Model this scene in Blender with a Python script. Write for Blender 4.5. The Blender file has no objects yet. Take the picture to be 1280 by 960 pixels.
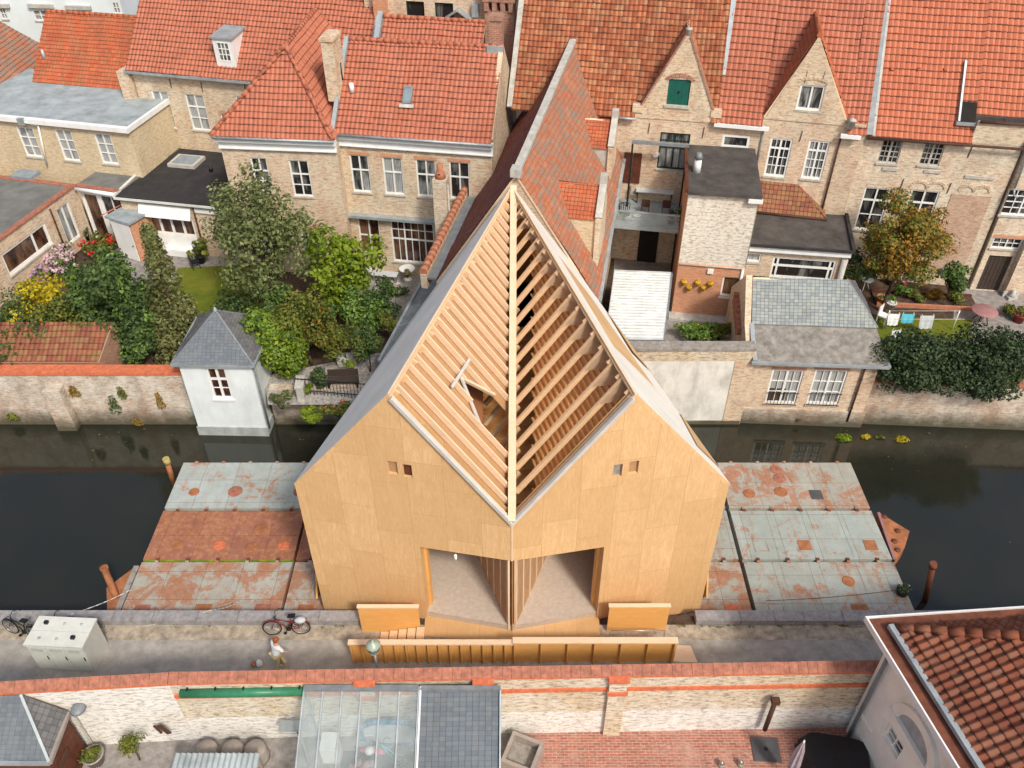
import bpy, bmesh, math, random
import numpy as np
from mathutils import Vector, Matrix
PI = math.pi
R = math.radians
random.seed(7)
scene = bpy.context.scene
C = scene.collection

# ------------------------------------------------------------------ camera
FOC, TH, CAMH = 1060.0, R(39.7), 27.5
CT, ST = math.cos(TH), math.sin(TH)
EYE = Vector((0, 0, CAMH))
cam_d = bpy.data.cameras.new('camera')
cam = bpy.data.objects.new('camera', cam_d)
C.objects.link(cam)
cam.location = EYE
cam.rotation_euler = (PI / 2 - TH, 0, 0)
cam_d.sensor_width = 36
cam_d.lens = 36 * FOC / 1280
cam_d.clip_end = 8000
scene.camera = cam


def ray(px, py):
    x, y = (px - 640) / FOC, -(py - 480) / FOC
    return Vector((x, CT + y * ST, -ST + y * CT))


def G(px, py, z):
    "point of the plane of height z seen at a place of the survey photograph"
    d = ray(px, py)
    return EYE + d * ((z - CAMH) / d.z)


def AY(px, py, Y):
    d = ray(px, py)
    return EYE + d * (Y / d.y)


GZ = 0.6      # garden level beyond the canal
WZ = -1.6     # water level

# ------------------------------------------------------------------ material nodes


class NT:
    def __init__(s, name):
        m = bpy.data.materials.new(name)
        m.use_nodes = True
        s.m, s.t = m, m.node_tree
        s.b = s.t.nodes['Principled BSDF']
        s.out = s.t.nodes['Material Output']

    def n(s, typ, ins=None, **kw):
        nd = s.t.nodes.new(typ)
        for k, v in kw.items():
            setattr(nd, k, v)
        for k, v in (ins or {}).items():
            s.set(nd.inputs[k], v)
        return nd

    def set(s, sock, v):
        if hasattr(v, 'is_output'):
            s.t.links.new(v, sock)
        else:
            if isinstance(v, tuple) and len(v) == 3 and sock.type == 'RGBA':
                v = (*v, 1)
            sock.default_value = v

    def noise(s, vec, scale, detail=4, rough=.6, dist=0.0):
        nd = s.n('ShaderNodeTexNoise', {'Scale': scale, 'Detail': detail, 'Roughness': rough, 'Distortion': dist})
        if vec is not None:
            s.set(nd.inputs['Vector'], vec)
        return nd.outputs['Fac']

    def ramp(s, fac, stops, interp='LINEAR'):
        nd = s.n('ShaderNodeValToRGB', {'Fac': fac})
        cr = nd.color_ramp
        cr.interpolation = interp
        while len(cr.elements) < len(stops):
            cr.elements.new(.5)
        for e, (p, c) in zip(cr.elements, stops):
            e.position = p
            e.color = (*c, 1) if isinstance(c, tuple) else (c, c, c, 1)
        return nd.outputs['Color']

    def mix(s, fac, a, b, mode='MIX'):
        nd = s.n('ShaderNodeMix', data_type='RGBA', blend_type=mode)
        s.set(nd.inputs[0], fac)
        s.set(nd.inputs[6], a)
        s.set(nd.inputs[7], b)
        return nd.outputs[2]

    def math(s, op, a, b=None):
        nd = s.n('ShaderNodeMath', operation=op)
        s.set(nd.inputs[0], a)
        if b is not None:
            s.set(nd.inputs[1], b)
        return nd.outputs[0]

    def uv(s):
        return s.n('ShaderNodeTexCoord').outputs['UV']

    def pos(s):
        return s.n('ShaderNodeNewGeometry').outputs['Position']

    def mapping(s, vec, scale=(1, 1, 1), rot=(0, 0, 0), loc=(0, 0, 0)):
        nd = s.n('ShaderNodeMapping', {'Vector': vec, 'Scale': scale, 'Rotation': rot, 'Location': loc})
        return nd.outputs[0]

    def bump(s, h, strength=.3, dist=.02):
        nd = s.n('ShaderNodeBump', {'Height': h, 'Strength': strength, 'Distance': dist})
        s.set(s.b.inputs['Normal'], nd.outputs[0])

    def done(s, col, rough=.8, metal=0.0, spec=.3):
        s.set(s.b.inputs['Base Color'], col)
        s.set(s.b.inputs['Roughness'], rough)
        s.set(s.b.inputs['Metallic'], metal)
        s.set(s.b.inputs['Specular IOR Level'], spec)
        return s.m


def plain(name, col, rough=.7, metal=0.0, spec=.3, var=.18, scale=3.0, grime=0.0):
    "paint, metal or cloth: uneven tone plus fine grain"
    t = NT(name)
    p = t.pos()
    a = t.noise(p, scale, 5, .65)
    lo = tuple(c * (1 - var) for c in col)
    hi = tuple(min(1, c * (1 + var)) for c in col)
    c = t.ramp(a, [(.3, lo), (.7, hi)])
    if grime:
        g = t.noise(t.mapping(p, (1, 1, .35)), scale * 1.7, 6, .7)
        c = t.mix(t.ramp(g, [(.45, 0.0), (.75, grime)]), c, (.07, .055, .04))
    t.bump(t.noise(p, scale * 14, 3), .12, .01)
    return t.done(c, rough, metal, spec)


def brick(name, c1, c2, mortar, patch=None, amt=.5, dirt=.5, scale=1.0, pscale=.45, ramp2=None, fleck=.6, damp=False):
    t = NT(name)
    uv, p = t.uv(), t.pos()
    w = t.n('ShaderNodeTexNoise', {'Vector': uv, 'Scale': 6.0, 'Detail': 2.0})
    uvj = t.mix(.012, uv, w.outputs['Color'], 'ADD')
    br = t.n('ShaderNodeTexBrick', {'Vector': uvj, 'Color1': c1, 'Color2': c2, 'Mortar': mortar, 'Scale': 1.0, 'Mortar Size': .012 * scale,
                                    'Mortar Smooth': .3, 'Bias': 0.0, 'Brick Width': .27 * scale, 'Row Height': .095 * scale})
    br.offset = .5
    c = br.outputs['Color']
    # each brick a little different: noise stretched along the course
    f = t.noise(t.mapping(uv, (3.2, 9.5, 1)), 1.0, 2, .85)
    f2 = t.noise(t.mapping(uv, (3.0, 9.5, 1), loc=(7, 3, 0)), 1.0, 2, .85)
    c = t.mix(t.ramp(f2, [(.54, 0.0), (.82, .5)]), c, (.68, .61, .49))
    k = t.noise(t.mapping(uv, (2.6, 7, 1)), 1.0, 4, .85)
    if patch:
        g = t.noise(p, pscale, 6, .68, .4)
        gk = t.math('ADD', g, t.math('MULTIPLY', t.math('SUBTRACT', k, .5), .8))
        line = t.mix(t.math('MULTIPLY', br.outputs['Fac'], .30), patch, tuple(x * .55 for x in patch))
        line = t.mix(t.ramp(f2, [(.35, .28), (.6, 0.0)]), line, tuple(x * .62 for x in patch))
        c = t.mix(t.ramp(gk, [(.60 - .32 * amt, 0.0), (.80 - .32 * amt, .92)]), c, line)
    if ramp2:
        g2 = t.math('ADD', t.noise(p, .8, 5, .7, .3), t.math('MULTIPLY', t.math('SUBTRACT', k, .5), .5))
        c = t.mix(t.ramp(g2, [(.50, 0.0), (.72, .8)]), c, ramp2)
    c = t.mix(t.ramp(f, [(.36, fleck * .8), (.51, 0.0)]), c, (.20, .13, .09))
    d = t.noise(t.mapping(p, (1.1, 1.1, .45)), 1.0, 7, .72)
    c = t.mix(t.ramp(d, [(.46, 0.0), (.76, dirt)]), c, (.13, .105, .08))
    if damp:
        z = t.n('ShaderNodeSeparateXYZ', {0: p}).outputs[2]
        zn = t.math('ADD', z, t.math('MULTIPLY', t.noise(p, 1.4, 5, .7), 1.1))
        c = t.mix(t.ramp(t.math('ADD', t.math('MULTIPLY', zn, .5), .6), [(.16, .92), (.42, .45), (.62, 0.0)]), c, (.07, .065, .04))
    t.bump(br.outputs['Fac'], -.6, .014)
    return t.done(c, .92, 0, .15)


def tiles(name, stops, stain=(.12, .05, .03), amt=.4, stain2=None, amt2=.5, valley=.48, rough=.75, sc=.5):
    "roof covering: UV counts tiles, so every tile takes its own tone"
    t = NT(name)
    uv, p = t.uv(), t.pos()
    fl = t.n('ShaderNodeVectorMath', {0: uv}, operation='FLOOR').outputs[0]
    wn = t.n('ShaderNodeTexWhiteNoise', {'Vector': fl}, noise_dimensions='2D')
    big = t.noise(p, sc, 6, .7, .4)
    f = t.math('ADD', t.math('MULTIPLY', wn.outputs['Value'], .55), t.math('MULTIPLY', t.noise(p, 1.1, 3), .45))
    c = t.ramp(f, stops)
    c = t.mix(t.ramp(big, [(.45, 0.0), (.72, amt)]), c, stain)
    if stain2:
        b2 = t.math('ADD', t.noise(p, sc * 1.6, 6, .78, .9), t.math('MULTIPLY', t.math('SUBTRACT', wn.outputs['Value'], .5), .22))
        c = t.mix(t.ramp(b2, [(.47, 0.0), (.58, amt2)]), c, stain2)
    sk = t.noise(t.mapping(uv, (.9, .07, 1)), 1.0, 5, .75)
    c = t.mix(t.ramp(sk, [(.52, 0.0), (.76, .42)]), c, stain)
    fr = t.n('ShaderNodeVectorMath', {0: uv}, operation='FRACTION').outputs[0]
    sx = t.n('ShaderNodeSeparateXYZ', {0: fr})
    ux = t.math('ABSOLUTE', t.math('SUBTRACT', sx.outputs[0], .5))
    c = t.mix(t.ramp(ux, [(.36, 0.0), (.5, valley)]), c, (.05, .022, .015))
    c = t.mix(t.ramp(sx.outputs[1], [(0.0, min(.9, valley * 1.9)), (.10, valley * 1.2), (.2, 0.0)]), c, (.05, .022, .015))  # shadow at each tile row's lower edge, put into the colour
    g = t.noise(p, 22, 3, .7)
    c = t.mix(t.ramp(g, [(.3, .22), (.65, 0.0)]), c, (.10, .05, .035))
    t.bump(g, .2, .01)
    return t.done(c, rough, 0, .25)


def wood(name, c1, c2, sheet=None, rough=.6, knots=.25):
    t = NT(name)
    uv, p = t.uv(), t.pos()
    g = t.noise(t.mapping(uv, (14, 1.3, 1) if sheet else (1.6, 13, 1)), 1.0, 6, .7, 1.6)
    c = t.ramp(g, [(.28, c2), (.68, c1)])
    if sheet:
        br = t.n('ShaderNodeTexBrick', {'Vector': t.mapping(uv, (1, 1, 1), (0, 0, PI / 2)), 'Color1': (1.0, .97, .93), 'Color2': (.84, .79, .71), 'Mortar': (.68, .57, .46), 'Scale': 1.0,
                                        'Mortar Size': .009, 'Brick Width': sheet[1], 'Row Height': sheet[0], 'Bias': .25})
        br.offset = .45
        c = t.mix(1.0, c, br.outputs['Color'], 'MULTIPLY')
        g2 = t.noise(t.mapping(uv, (6, .9, 1)), 1.0, 5, .75, 2.2)
        c = t.mix(t.ramp(g2, [(.44, 0.0), (.56, .45), (.64, .15), (.72, .75)]), c, (.58, .33, .14))
        sp = t.noise(uv, 5.0, 7, .8)
        c = t.mix(t.ramp(sp, [(.56, 0.0), (.75, .35)]), c, (.82, .65, .43))
        wd = t.noise(t.mapping(p, (1, 1, .3)), .7, 6, .7, .5)
        c = t.mix(t.ramp(wd, [(.42, 0.0), (.72, .26)]), c, (.52, .34, .17))
    k = t.noise(p, 1.3, 4, .6)
    c = t.mix(t.ramp(k, [(.5, 0.0), (.8, knots)]), c, tuple(x * .6 for x in c2))
    t.bump(g, .1, .004)
    return t.done(c, rough, 0, .25)


def leafmat(name, stops, trans=.25):
    t = NT(name)
    uv = t.uv()
    sx = t.n('ShaderNodeSeparateXYZ', {0: uv})
    f = t.math('ADD', t.math('MULTIPLY', sx.outputs[0], .55), t.math('MULTIPLY', t.noise(t.pos(), 1.1, 3), .45))
    c = t.ramp(f, stops)
    t.done(c, .6, 0, .25)
    tr = t.n('ShaderNodeBsdfTranslucent', {'Color': c})
    mx = t.n('ShaderNodeMixShader', {0: trans, 1: t.b.outputs[0], 2: tr.outputs[0]})
    t.t.links.new(mx.outputs[0], t.out.inputs[0])
    return t.m


def glassmat(name, dark, lite, amt, rough=.08):
    "window pane with the dim room, curtains and furniture that show behind it"
    t = NT(name)
    p = t.pos()
    g = t.noise(t.mapping(p, (1.6, 1.6, .5)), 1.0, 3, .6, .5)
    w = t.n('ShaderNodeTexWave', {'Vector': t.mapping(t.uv(), (1, .12, 1)), 'Scale': 3.0, 'Distortion': 3.0, 'Detail': 3.0})
    c = t.mix(t.ramp(g, [(.55 - .3 * amt, 0.0), (.75 - .3 * amt, .9)]), dark, t.mix(t.math('MULTIPLY', w.outputs[1], .6), lite, tuple(x * .45 for x in lite)))
    return t.done(c, rough, 0, .6)


M = {}
# bricks
M['buff'] = brick('buff_brick', (.68, .56, .36), (.56, .43, .26), (.64, .56, .43), (.72, .61, .42), .4, .22, fleck=.4)
M['pinkbuff'] = brick('pink_buff_brick', (.72, .56, .40), (.58, .40, .27), (.72, .65, .52), (.72, .62, .47), .50, .30, ramp2=(.56, .34, .23), fleck=.6)
M['oldbuff'] = brick('old_buff_brick', (.72, .58, .40), (.60, .43, .28), (.72, .64, .50), (.74, .65, .50), .56, .32, ramp2=(.54, .34, .22), fleck=.65)
M['pale'] = brick('pale_washed_brick', (.76, .64, .48), (.62, .46, .32), (.76, .69, .57), (.74, .68, .55), .60, .34, ramp2=(.56, .37, .26), fleck=.65)
M['white_brick'] = brick('whitewashed_brick', (.74, .68, .58), (.60, .49, .38), (.74, .70, .62), (.80, .77, .68), .82, .24, fleck=.75)
M['orange_brick'] = brick('orange_brick', (.66, .29, .15), (.54, .22, .11), (.56, .40, .29), (.62, .31, .18), .4, .2, fleck=.35)
M['red_brick'] = brick('red_brick', (.44, .18, .11), (.30, .11, .07), (.46, .38, .31), (.46, .28, .20), .45, .35)
M['worn_red'] = brick('worn_red_brick', (.54, .33, .24), (.46, .25, .17), (.58, .48, .38), (.62, .48, .36), .5, .3, pscale=.9)
M['canal_brick'] = brick('canal_wall_brick', (.56, .44, .34), (.42, .27, .19), (.58, .52, .44), (.72, .69, .60), .66, .55, ramp2=(.42, .25, .17), damp=True)
M['wall_yellow'] = brick('yellow_wall_brick', (.66, .56, .38), (.52, .40, .26), (.62, .56, .45), (.74, .70, .60), .62, .28, fleck=.85)
M['wall_white'] = brick('white_painted_wall_brick', (.74, .72, .65), (.62, .55, .45), (.74, .72, .66), (.82, .82, .78), .9, .22, fleck=.7)
M['paver_brick'] = brick('brick_paving', (.44, .16, .11), (.32, .10, .075), (.44, .34, .28), (.52, .32, .25), .35, .3, 1.0)
M['band'] = plain('orange_terracotta_band', (.60, .17, .08), .8, var=.25, scale=6, grime=.3)
M['coping'] = plain('weathered_coping_tile', (.37, .15, .098), .85, var=.35, scale=5, grime=.4)
# roofs
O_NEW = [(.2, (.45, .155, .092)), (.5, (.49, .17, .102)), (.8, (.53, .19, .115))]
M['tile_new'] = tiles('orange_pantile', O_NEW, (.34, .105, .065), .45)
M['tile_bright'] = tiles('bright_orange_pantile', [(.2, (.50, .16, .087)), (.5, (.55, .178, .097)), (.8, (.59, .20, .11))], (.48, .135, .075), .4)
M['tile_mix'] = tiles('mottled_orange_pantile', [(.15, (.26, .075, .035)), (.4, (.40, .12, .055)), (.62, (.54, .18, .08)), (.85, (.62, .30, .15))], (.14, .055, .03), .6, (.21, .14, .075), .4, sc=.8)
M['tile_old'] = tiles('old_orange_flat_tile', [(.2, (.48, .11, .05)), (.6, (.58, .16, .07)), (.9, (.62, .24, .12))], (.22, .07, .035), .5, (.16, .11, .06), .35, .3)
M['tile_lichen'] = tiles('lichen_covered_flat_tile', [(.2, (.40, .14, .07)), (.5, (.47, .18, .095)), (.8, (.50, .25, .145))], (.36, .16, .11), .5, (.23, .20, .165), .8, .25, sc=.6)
M['tile_red_shade'] = tiles('shaded_red_flat_tile', [(.2, (.17, .045, .035)), (.6, (.25, .06, .045)), (.9, (.30, .09, .06))], (.10, .035, .03), .5, (.15, .10, .08), .5, .3)  # red tile darkened: the slope's shade is put into its colour
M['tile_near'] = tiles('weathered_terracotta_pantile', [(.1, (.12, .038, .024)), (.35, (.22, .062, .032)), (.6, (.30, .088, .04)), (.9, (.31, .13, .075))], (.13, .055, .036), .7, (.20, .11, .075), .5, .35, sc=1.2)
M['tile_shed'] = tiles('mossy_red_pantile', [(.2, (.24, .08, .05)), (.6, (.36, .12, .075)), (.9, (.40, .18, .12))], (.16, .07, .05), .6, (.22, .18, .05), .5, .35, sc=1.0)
S_ST = [(.2, (.22, .265, .28)), (.5, (.29, .34, .35)), (.85, (.37, .42, .42))]
M['slate_pale'] = tiles('pale_slate', S_ST, (.20, .22, .20), .4, (.34, .36, .31), .4, .25)
M['slate_blue'] = tiles('blue_slate', [(.2, (.135, .17, .20)), (.6, (.16, .20, .235)), (.9, (.19, .23, .262))], (.10, .115, .12), .5, (.20, .21, .19), .25, .16)
M['slate_dark'] = tiles('grey_slate', [(.2, (.10, .115, .13)), (.6, (.15, .165, .18)), (.9, (.20, .21, .22))], (.09, .09, .085), .5, (.21, .20, .17), .3, .3)
M['tarfelt'] = plain('black_roofing_felt', (.035, .033, .034), .8, var=.35, scale=1.2, grime=0)
M['felt_brown'] = plain('brown_roofing_felt', (.075, .068, .062), .85, var=.4, scale=1.4)
M['flatroof'] = plain('grey_flat_roof', (.17, .175, .165), .9, var=.3, scale=.7, grime=.35)
M['zinc'] = plain('zinc', (.38, .43, .45), .5, .3, .4, .2, 1.5, grime=.25)
M['zinc_roof'] = plain('weathered_zinc_sheet', (.37, .43, .45), .6, .1, .35, .22, .8, grime=.45)
M['lead'] = plain('lead', (.22, .245, .26), .6, .2, .4, .25, 3)
M['stone_slope'] = plain('lichened_stone_roofing', (.25, .235, .21), .9, var=.4, scale=2.2, grime=.5)
M['stone'] = plain('grey_stone', (.30, .28, .25), .9, var=.3, scale=4, grime=.45)
M['kerb'] = plain('bluish_kerb_stone', (.31, .30, .30), .9, var=.22, scale=4, grime=.4)
M['white'] = plain('white_paint', (.80, .82, .81), .45, var=.06, scale=1.2, grime=.1)
M['offwhite'] = plain('off_white_paint', (.68, .69, .64), .6, var=.08, scale=1.0, grime=.2)
M['stucco'] = plain('white_stucco', (.72, .79, .80), .85, var=.08, scale=.8, grime=.16)
M['plinth'] = plain('grey_plinth', (.40, .43, .43), .9, var=.2, scale=1.5, grime=.4)
M['cream'] = plain('cream_render', (.88, .87, .78), .85, var=.08, scale=.7, grime=.16)
M['white_far'] = plain('white_wall_paint', (.72, .80, .83), .9, var=.06, scale=.4, grime=.1)
M['lintel'] = plain('stone_sill', (.48, .47, .43), .85, var=.2, scale=3, grime=.3)
M['green_paint'] = plain('dark_green_paint', (.012, .11, .085), .4, var=.2, scale=3)
M['dkgreen'] = plain('black_green_paint', (.012, .035, .03), .4, var=.2, scale=3)
M['green_pipe'] = plain('green_plastic', (.035, .19, .10), .35, var=.2, scale=4, grime=.15)
M['browndoor'] = plain('brown_stained_wood', (.11, .035, .02), .6, var=.4, scale=5)
M['olddoor'] = wood('old_dark_door_wood', (.075, .055, .045), (.04, .03, .025), None, .8)
M['black'] = plain('black_metal', (.02, .02, .022), .45, .3, .4)
M['darkvoid'] = plain('dark_interior', (.02, .017, .015), .9)  # near-black stands in for the shade inside openings
M['iron'] = plain('rusty_iron', (.10, .05, .035), .8, .3)
M['glass'] = glassmat('dark_window_glass', (.018, .017, .018), (.30, .31, .29), .2)
M['glass_c'] = glassmat('curtained_window_glass', (.06, .06, .06), (.46, .48, .47), .95, .12)
M['glass_h'] = glassmat('half_curtained_glass', (.03, .03, .03), (.42, .44, .43), .55)
M['glass_r'] = glassmat('warm_room_glass', (.035, .014, .010), (.22, .12, .07), .4)
M['skyglass'] = plain('roof_light_glass', (.22, .28, .33), .1, 0, .6, .2)
# pavilion
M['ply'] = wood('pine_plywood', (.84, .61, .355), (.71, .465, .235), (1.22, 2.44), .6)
M['ply_in'] = wood('shaded_plywood', (.70, .47, .25), (.62, .38, .18), (1.22, 2.44), .65)  # darker copy of the pine plywood, shade put into its colour
M['ply_orange'] = wood('amber_shuttering_plywood', (.82, .47, .16), (.70, .36, .10), None, .5)
M['timber'] = wood('pale_softwood', (.81, .63, .45), (.73, .53, .35), None, .6)
M['timber_o'] = wood('fresh_softwood', (.78, .56, .35), (.68, .44, .24), None, .6)
M['deckwood'] = wood('tan_boarding', (.47, .29, .15), (.38, .22, .11), None, .7)
M['redwood'] = wood('shaded_red_brown_wood', (.34, .15, .07), (.26, .10, .045), None, .7)  # darkened to carry the shade below the decking opening
M['amber'] = wood('amber_lit_joist_wood', (.92, .54, .23), (.80, .42, .14), None, .6)  # brightened amber: light inside the roof put into the joist colour
M['white_metal'] = plain('ribbed_white_metal', (.60, .64, .64), .5, var=.12, scale=1.2, grime=.45)
M['plaster'] = plain('flaking_white_plaster', (.72, .72, .67), .9, var=.14, scale=.9, grime=.42)
M['khaki'] = plain('pale_khaki_cloth', (.58, .50, .27), .9, var=.12, scale=6)
M['mustard'] = plain('mustard_paint', (.42, .36, .13), .7, var=.3, scale=6, grime=.4)
M['membrane'] = plain('grey_roof_membrane', (.84, .82, .74), .6, var=.1, scale=.5, grime=.08)
M['trim'] = plain('pale_trim', (.56, .55, .52), .6, var=.12, scale=2)
M['carpet'] = plain('speckled_floor_covering', (.50, .42, .35), .95, var=.12, scale=7)
# metals and ground
M['asphalt'] = plain('old_asphalt', (.37, .345, .305), .95, var=.25, scale=1.6, grime=.3)
M['dirtstrip'] = plain('sandy_gutter_strip', (.40, .34, .26), .95, var=.4, scale=2.5, grime=.5)
M['paver'] = plain('grey_paving', (.28, .26, .245), .95, var=.3, scale=3, grime=.4)
M['soil'] = plain('garden_soil', (.075, .05, .035), 1, var=.5, scale=4)
M['stonepath'] = plain('pale_cobble', (.36, .34, .31), .95, var=.5, scale=7, grime=.3)
M['clay'] = plain('terracotta', (.46, .19, .11), .85, var=.2, scale=5, grime=.2)
M['pot_grey'] = plain('taupe_concrete', (.32, .28, .25), .9, var=.15, scale=4, grime=.15)
M['box'] = plain('pale_green_grey_enamel', (.64, .66, .60), .45, var=.06, scale=2, grime=.12)
M['utility_side'] = plain('grey_enamel', (.56, .57, .52), .5, var=.06, scale=2, grime=.12)
M['fabric_w'] = plain('white_cloth', (.74, .78, .80), .9, var=.08, scale=3)
M['fabric_b'] = plain('turquoise_cloth', (.10, .48, .62), .9, var=.12, scale=3)
M['fabric_g'] = plain('pale_grey_cloth', (.52, .56, .58), .9, var=.12, scale=3)
M['mauve'] = plain('mauve_paint', (.33, .17, .17), .6, var=.12, scale=3, grime=.2)
M['yellow'] = plain('yellow_glaze', (.72, .45, .02), .5, var=.15, scale=5)
M['pink'] = plain('pink_plastic', (.75, .08, .22), .5, var=.2, scale=9)
M['blue'] = plain('blue_plastic', (.03, .20, .38), .4, var=.25, scale=6)
M['cyan'] = plain('cyan_enamel', (.05, .48, .55), .35, var=.15)
M['redmetal'] = plain('dark_red_enamel', (.22, .02, .02), .35, .1, .5)
M['rubber'] = plain('tyre_rubber', (.02, .02, .02), .8)
M['chrome'] = plain('dull_steel', (.55, .56, .56), .35, .8, .5)
M['canvas'] = plain('mauve_grey_canvas', (.36, .31, .34), .9, var=.2, scale=6)
M['rope'] = plain('pale_rope', (.62, .60, .54), .9)
M['bark'] = plain('bark', (.075, .055, .038), .95, var=.4, scale=9)
M['skin'] = plain('skin', (.52, .30, .21), .6, var=.05)
M['hair'] = plain('auburn_hair', (.30, .08, .03), .7, var=.3, scale=30)
M['lampglass'] = plain('sea_green_lantern_glass', (.33, .40, .33), .3, 0, .6, .15, 8)


def rust(name, base, seed, share, deep=(.30, .10, .05)):
    t = NT(name)
    p = t.mapping(t.pos(), (1, 1, 1), loc=(seed * 3.7, seed * 1.9, 0))
    a = t.noise(p, .9, 8, .72, .5)
    b = t.noise(p, 4.5, 6, .75)
    f = t.math('ADD', a, t.math('MULTIPLY', t.math('SUBTRACT', b, .5), .5))
    k = .66 - .36 * share
    c = t.ramp(t.noise(p, 2.0, 6, .7), [(.3, tuple(x * .78 for x in base)), (.7, base)])
    c = t.mix(t.ramp(f, [(k, 0.0), (k + .10, .9)]), c, t.ramp(b, [(.3, deep), (.55, (.42, .19, .10)), (.8, (.52, .36, .26))]))
    st = t.noise(t.mapping(p, (2.2, .35, 1)), 1.6, 6, .75, .4)
    c = t.mix(t.ramp(st, [(.52, 0.0), (.66, .18 + .5 * share)]), c, (.40, .20, .12))
    d = t.noise(p, 9, 5, .8)
    c = t.mix(t.ramp(d, [(.60, 0.0), (.72, .5)]), c, (.24, .12, .08))
    br = t.n('ShaderNodeTexBrick', {'Vector': p, 'Color1': (1., 1., 1.), 'Color2': (.90, .88, .85), 'Mortar': (.62, .52, .45), 'Scale': 1.0, 'Mortar Size': .012, 'Brick Width': 1.5, 'Row Height': 1.38})
    br.offset = 0
    c = t.mix(1.0, c, br.outputs['Color'], 'MULTIPLY')
    t.bump(b, .25, .02)
    return t.done(c, .75, 0, .3)


M['rust_a'] = rust('rust_flecked_white_steel', (.44, .50, .48), 1, .30)
M['rust_b'] = rust('rust_red_steel_deck', (.36, .15, .10), 2, .62, (.24, .075, .045))
M['rust_c'] = rust('rust_blotched_grey_steel', (.44, .45, .40), 3, .62)
M['rust_d'] = rust('rust_washed_pale_steel', (.43, .44, .39), 4, .50)
M['rust_e'] = rust('pale_steel_deck', (.42, .48, .45), 5, .27)
M['rust_f'] = rust('rust_stained_pale_steel', (.42, .46, .42), 6, .42)
M['rust_o'] = plain('orange_rusted_steel', (.38, .15, .065), .8, var=.35, scale=3, grime=.4)
M['rust_dark'] = plain('brown_rusted_steel', (.17, .06, .035), .85, var=.35, scale=3)
M['algae'] = plain('algae_green_steel', (.22, .30, .03), .85, var=.4, scale=3, grime=.4)
M['hatch'] = plain('slate_grey_hatch', (.085, .085, .09), .7)


def grassmat():
    t = NT('lawn_grass')
    p = t.pos()
    f = t.math('ADD', t.math('MULTIPLY', t.noise(p, .9, 5, .6), .6), t.math('MULTIPLY', t.noise(p, 14, 4, .8), .4))
    c = t.ramp(f, [(.32, (.08, .115, .014)), (.5, (.14, .17, .02)), (.68, (.22, .20, .035))])
    t.bump(t.noise(p, 30, 4, .8), .8, .04)
    return t.done(c, .9, 0, .1)


M['grass'] = grassmat()


def watermat():
    t = NT('canal_water')
    p = t.pos()
    c = t.ramp(t.noise(p, .25, 4), [(.3, (.015, .018, .013)), (.7, (.025, .024, .016))])
    h = t.math('ADD', t.noise(p, 1.8, 4), t.math('MULTIPLY', t.noise(t.mapping(p, (1, 2.2, 1)), 8, 3), .35))
    t.bump(h, .06, .05)
    t.done(c, .03, 0, .5)
    t.b.inputs['IOR'].default_value = 1.6
    return t.m


M['water'] = watermat()


def sheermat():
    "thin, slightly milky polycarbonate"
    t = NT('polycarbonate_sheet')
    t.done((.62, .68, .68), .25, 0, .5)
    tr = t.n('ShaderNodeBsdfTransparent', {'Color': (.93, .96, .96)})
    g = t.noise(t.pos(), 1.5, 4)
    mx = t.n('ShaderNodeMixShader', {0: t.ramp(g, [(.3, .86), (.7, .72)]), 1: t.b.outputs[0], 2: tr.outputs[0]})
    t.t.links.new(mx.outputs[0], t.out.inputs[0])
    return t.m


M['sheer'] = sheermat()
LEAF = {
    'conifer': leafmat('blackish_green_needles', [(.25, (.020, .040, .016)), (.5, (.04, .068, .028)), (.8, (.085, .12, .05))], .1),
    'dark': leafmat('dark_green_leaves', [(.25, (0.032, 0.061, 0.021)), (.5, (0.067, 0.114, 0.035)), (.8, (0.140, 0.210, 0.061))]),
    'olive': leafmat('grey_green_leaves', [(.25, (0.088, 0.114, 0.038)), (.5, (0.166, 0.201, 0.074)), (.8, (0.315, 0.350, 0.140))]),
    'bright': leafmat('bright_green_leaves', [(.25, (0.108, 0.176, 0.016)), (.5, (0.203, 0.297, 0.024)), (.8, (0.365, 0.446, 0.041))], .35),
    'mid': leafmat('mid_green_leaves', [(.25, (0.072, 0.136, 0.029)), (.5, (0.136, 0.240, 0.045)), (.8, (0.240, 0.368, 0.080))]),
    'yellow': leafmat('yellow_leaves', [(.25, (0.336, 0.276, 0.014)), (.5, (0.540, 0.444, 0.024)), (.8, (0.720, 0.600, 0.048))], .35),
    'moss': leafmat('moss_green_leaves', [(.25, (0.075, 0.105, 0.022)), (.5, (0.150, 0.180, 0.033)), (.8, (0.270, 0.255, 0.045))]),
    'autumn': leafmat('russet_leaves', [(.2, (0.144, 0.120, 0.026)), (.45, (0.272, 0.176, 0.029)), (.7, (0.432, 0.208, 0.032)), (.9, (0.544, 0.320, 0.048))]),
    'brownish': leafmat('bronze_green_leaves', [(.25, (0.085, 0.085, 0.031)), (.5, (0.145, 0.145, 0.048)), (.8, (0.221, 0.238, 0.085))]),
    'hydr': leafmat('pink_hydrangea_petals', [(.25, (.52, .36, .42)), (.5, (.66, .48, .52)), (.8, (.76, .60, .62))], .2),
    'mauvef': leafmat('mauve_petals', [(.25, (.40, .24, .45)), (.8, (.62, .40, .62))], .2),
    'redf': leafmat('red_petals', [(.25, (.50, .03, .02)), (.8, (.72, .08, .05))], .2),
    'pinkf': leafmat('pink_petals', [(.25, (.62, .08, .12)), (.8, (.78, .28, .32))], .2),
    'whitef': leafmat('whitish_petals', [(.25, (.50, .42, .40)), (.8, (.72, .66, .62))], .2),
}

# ------------------------------------------------------------------ mesh helpers


def V3(*a):
    return Vector(a)


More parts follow.
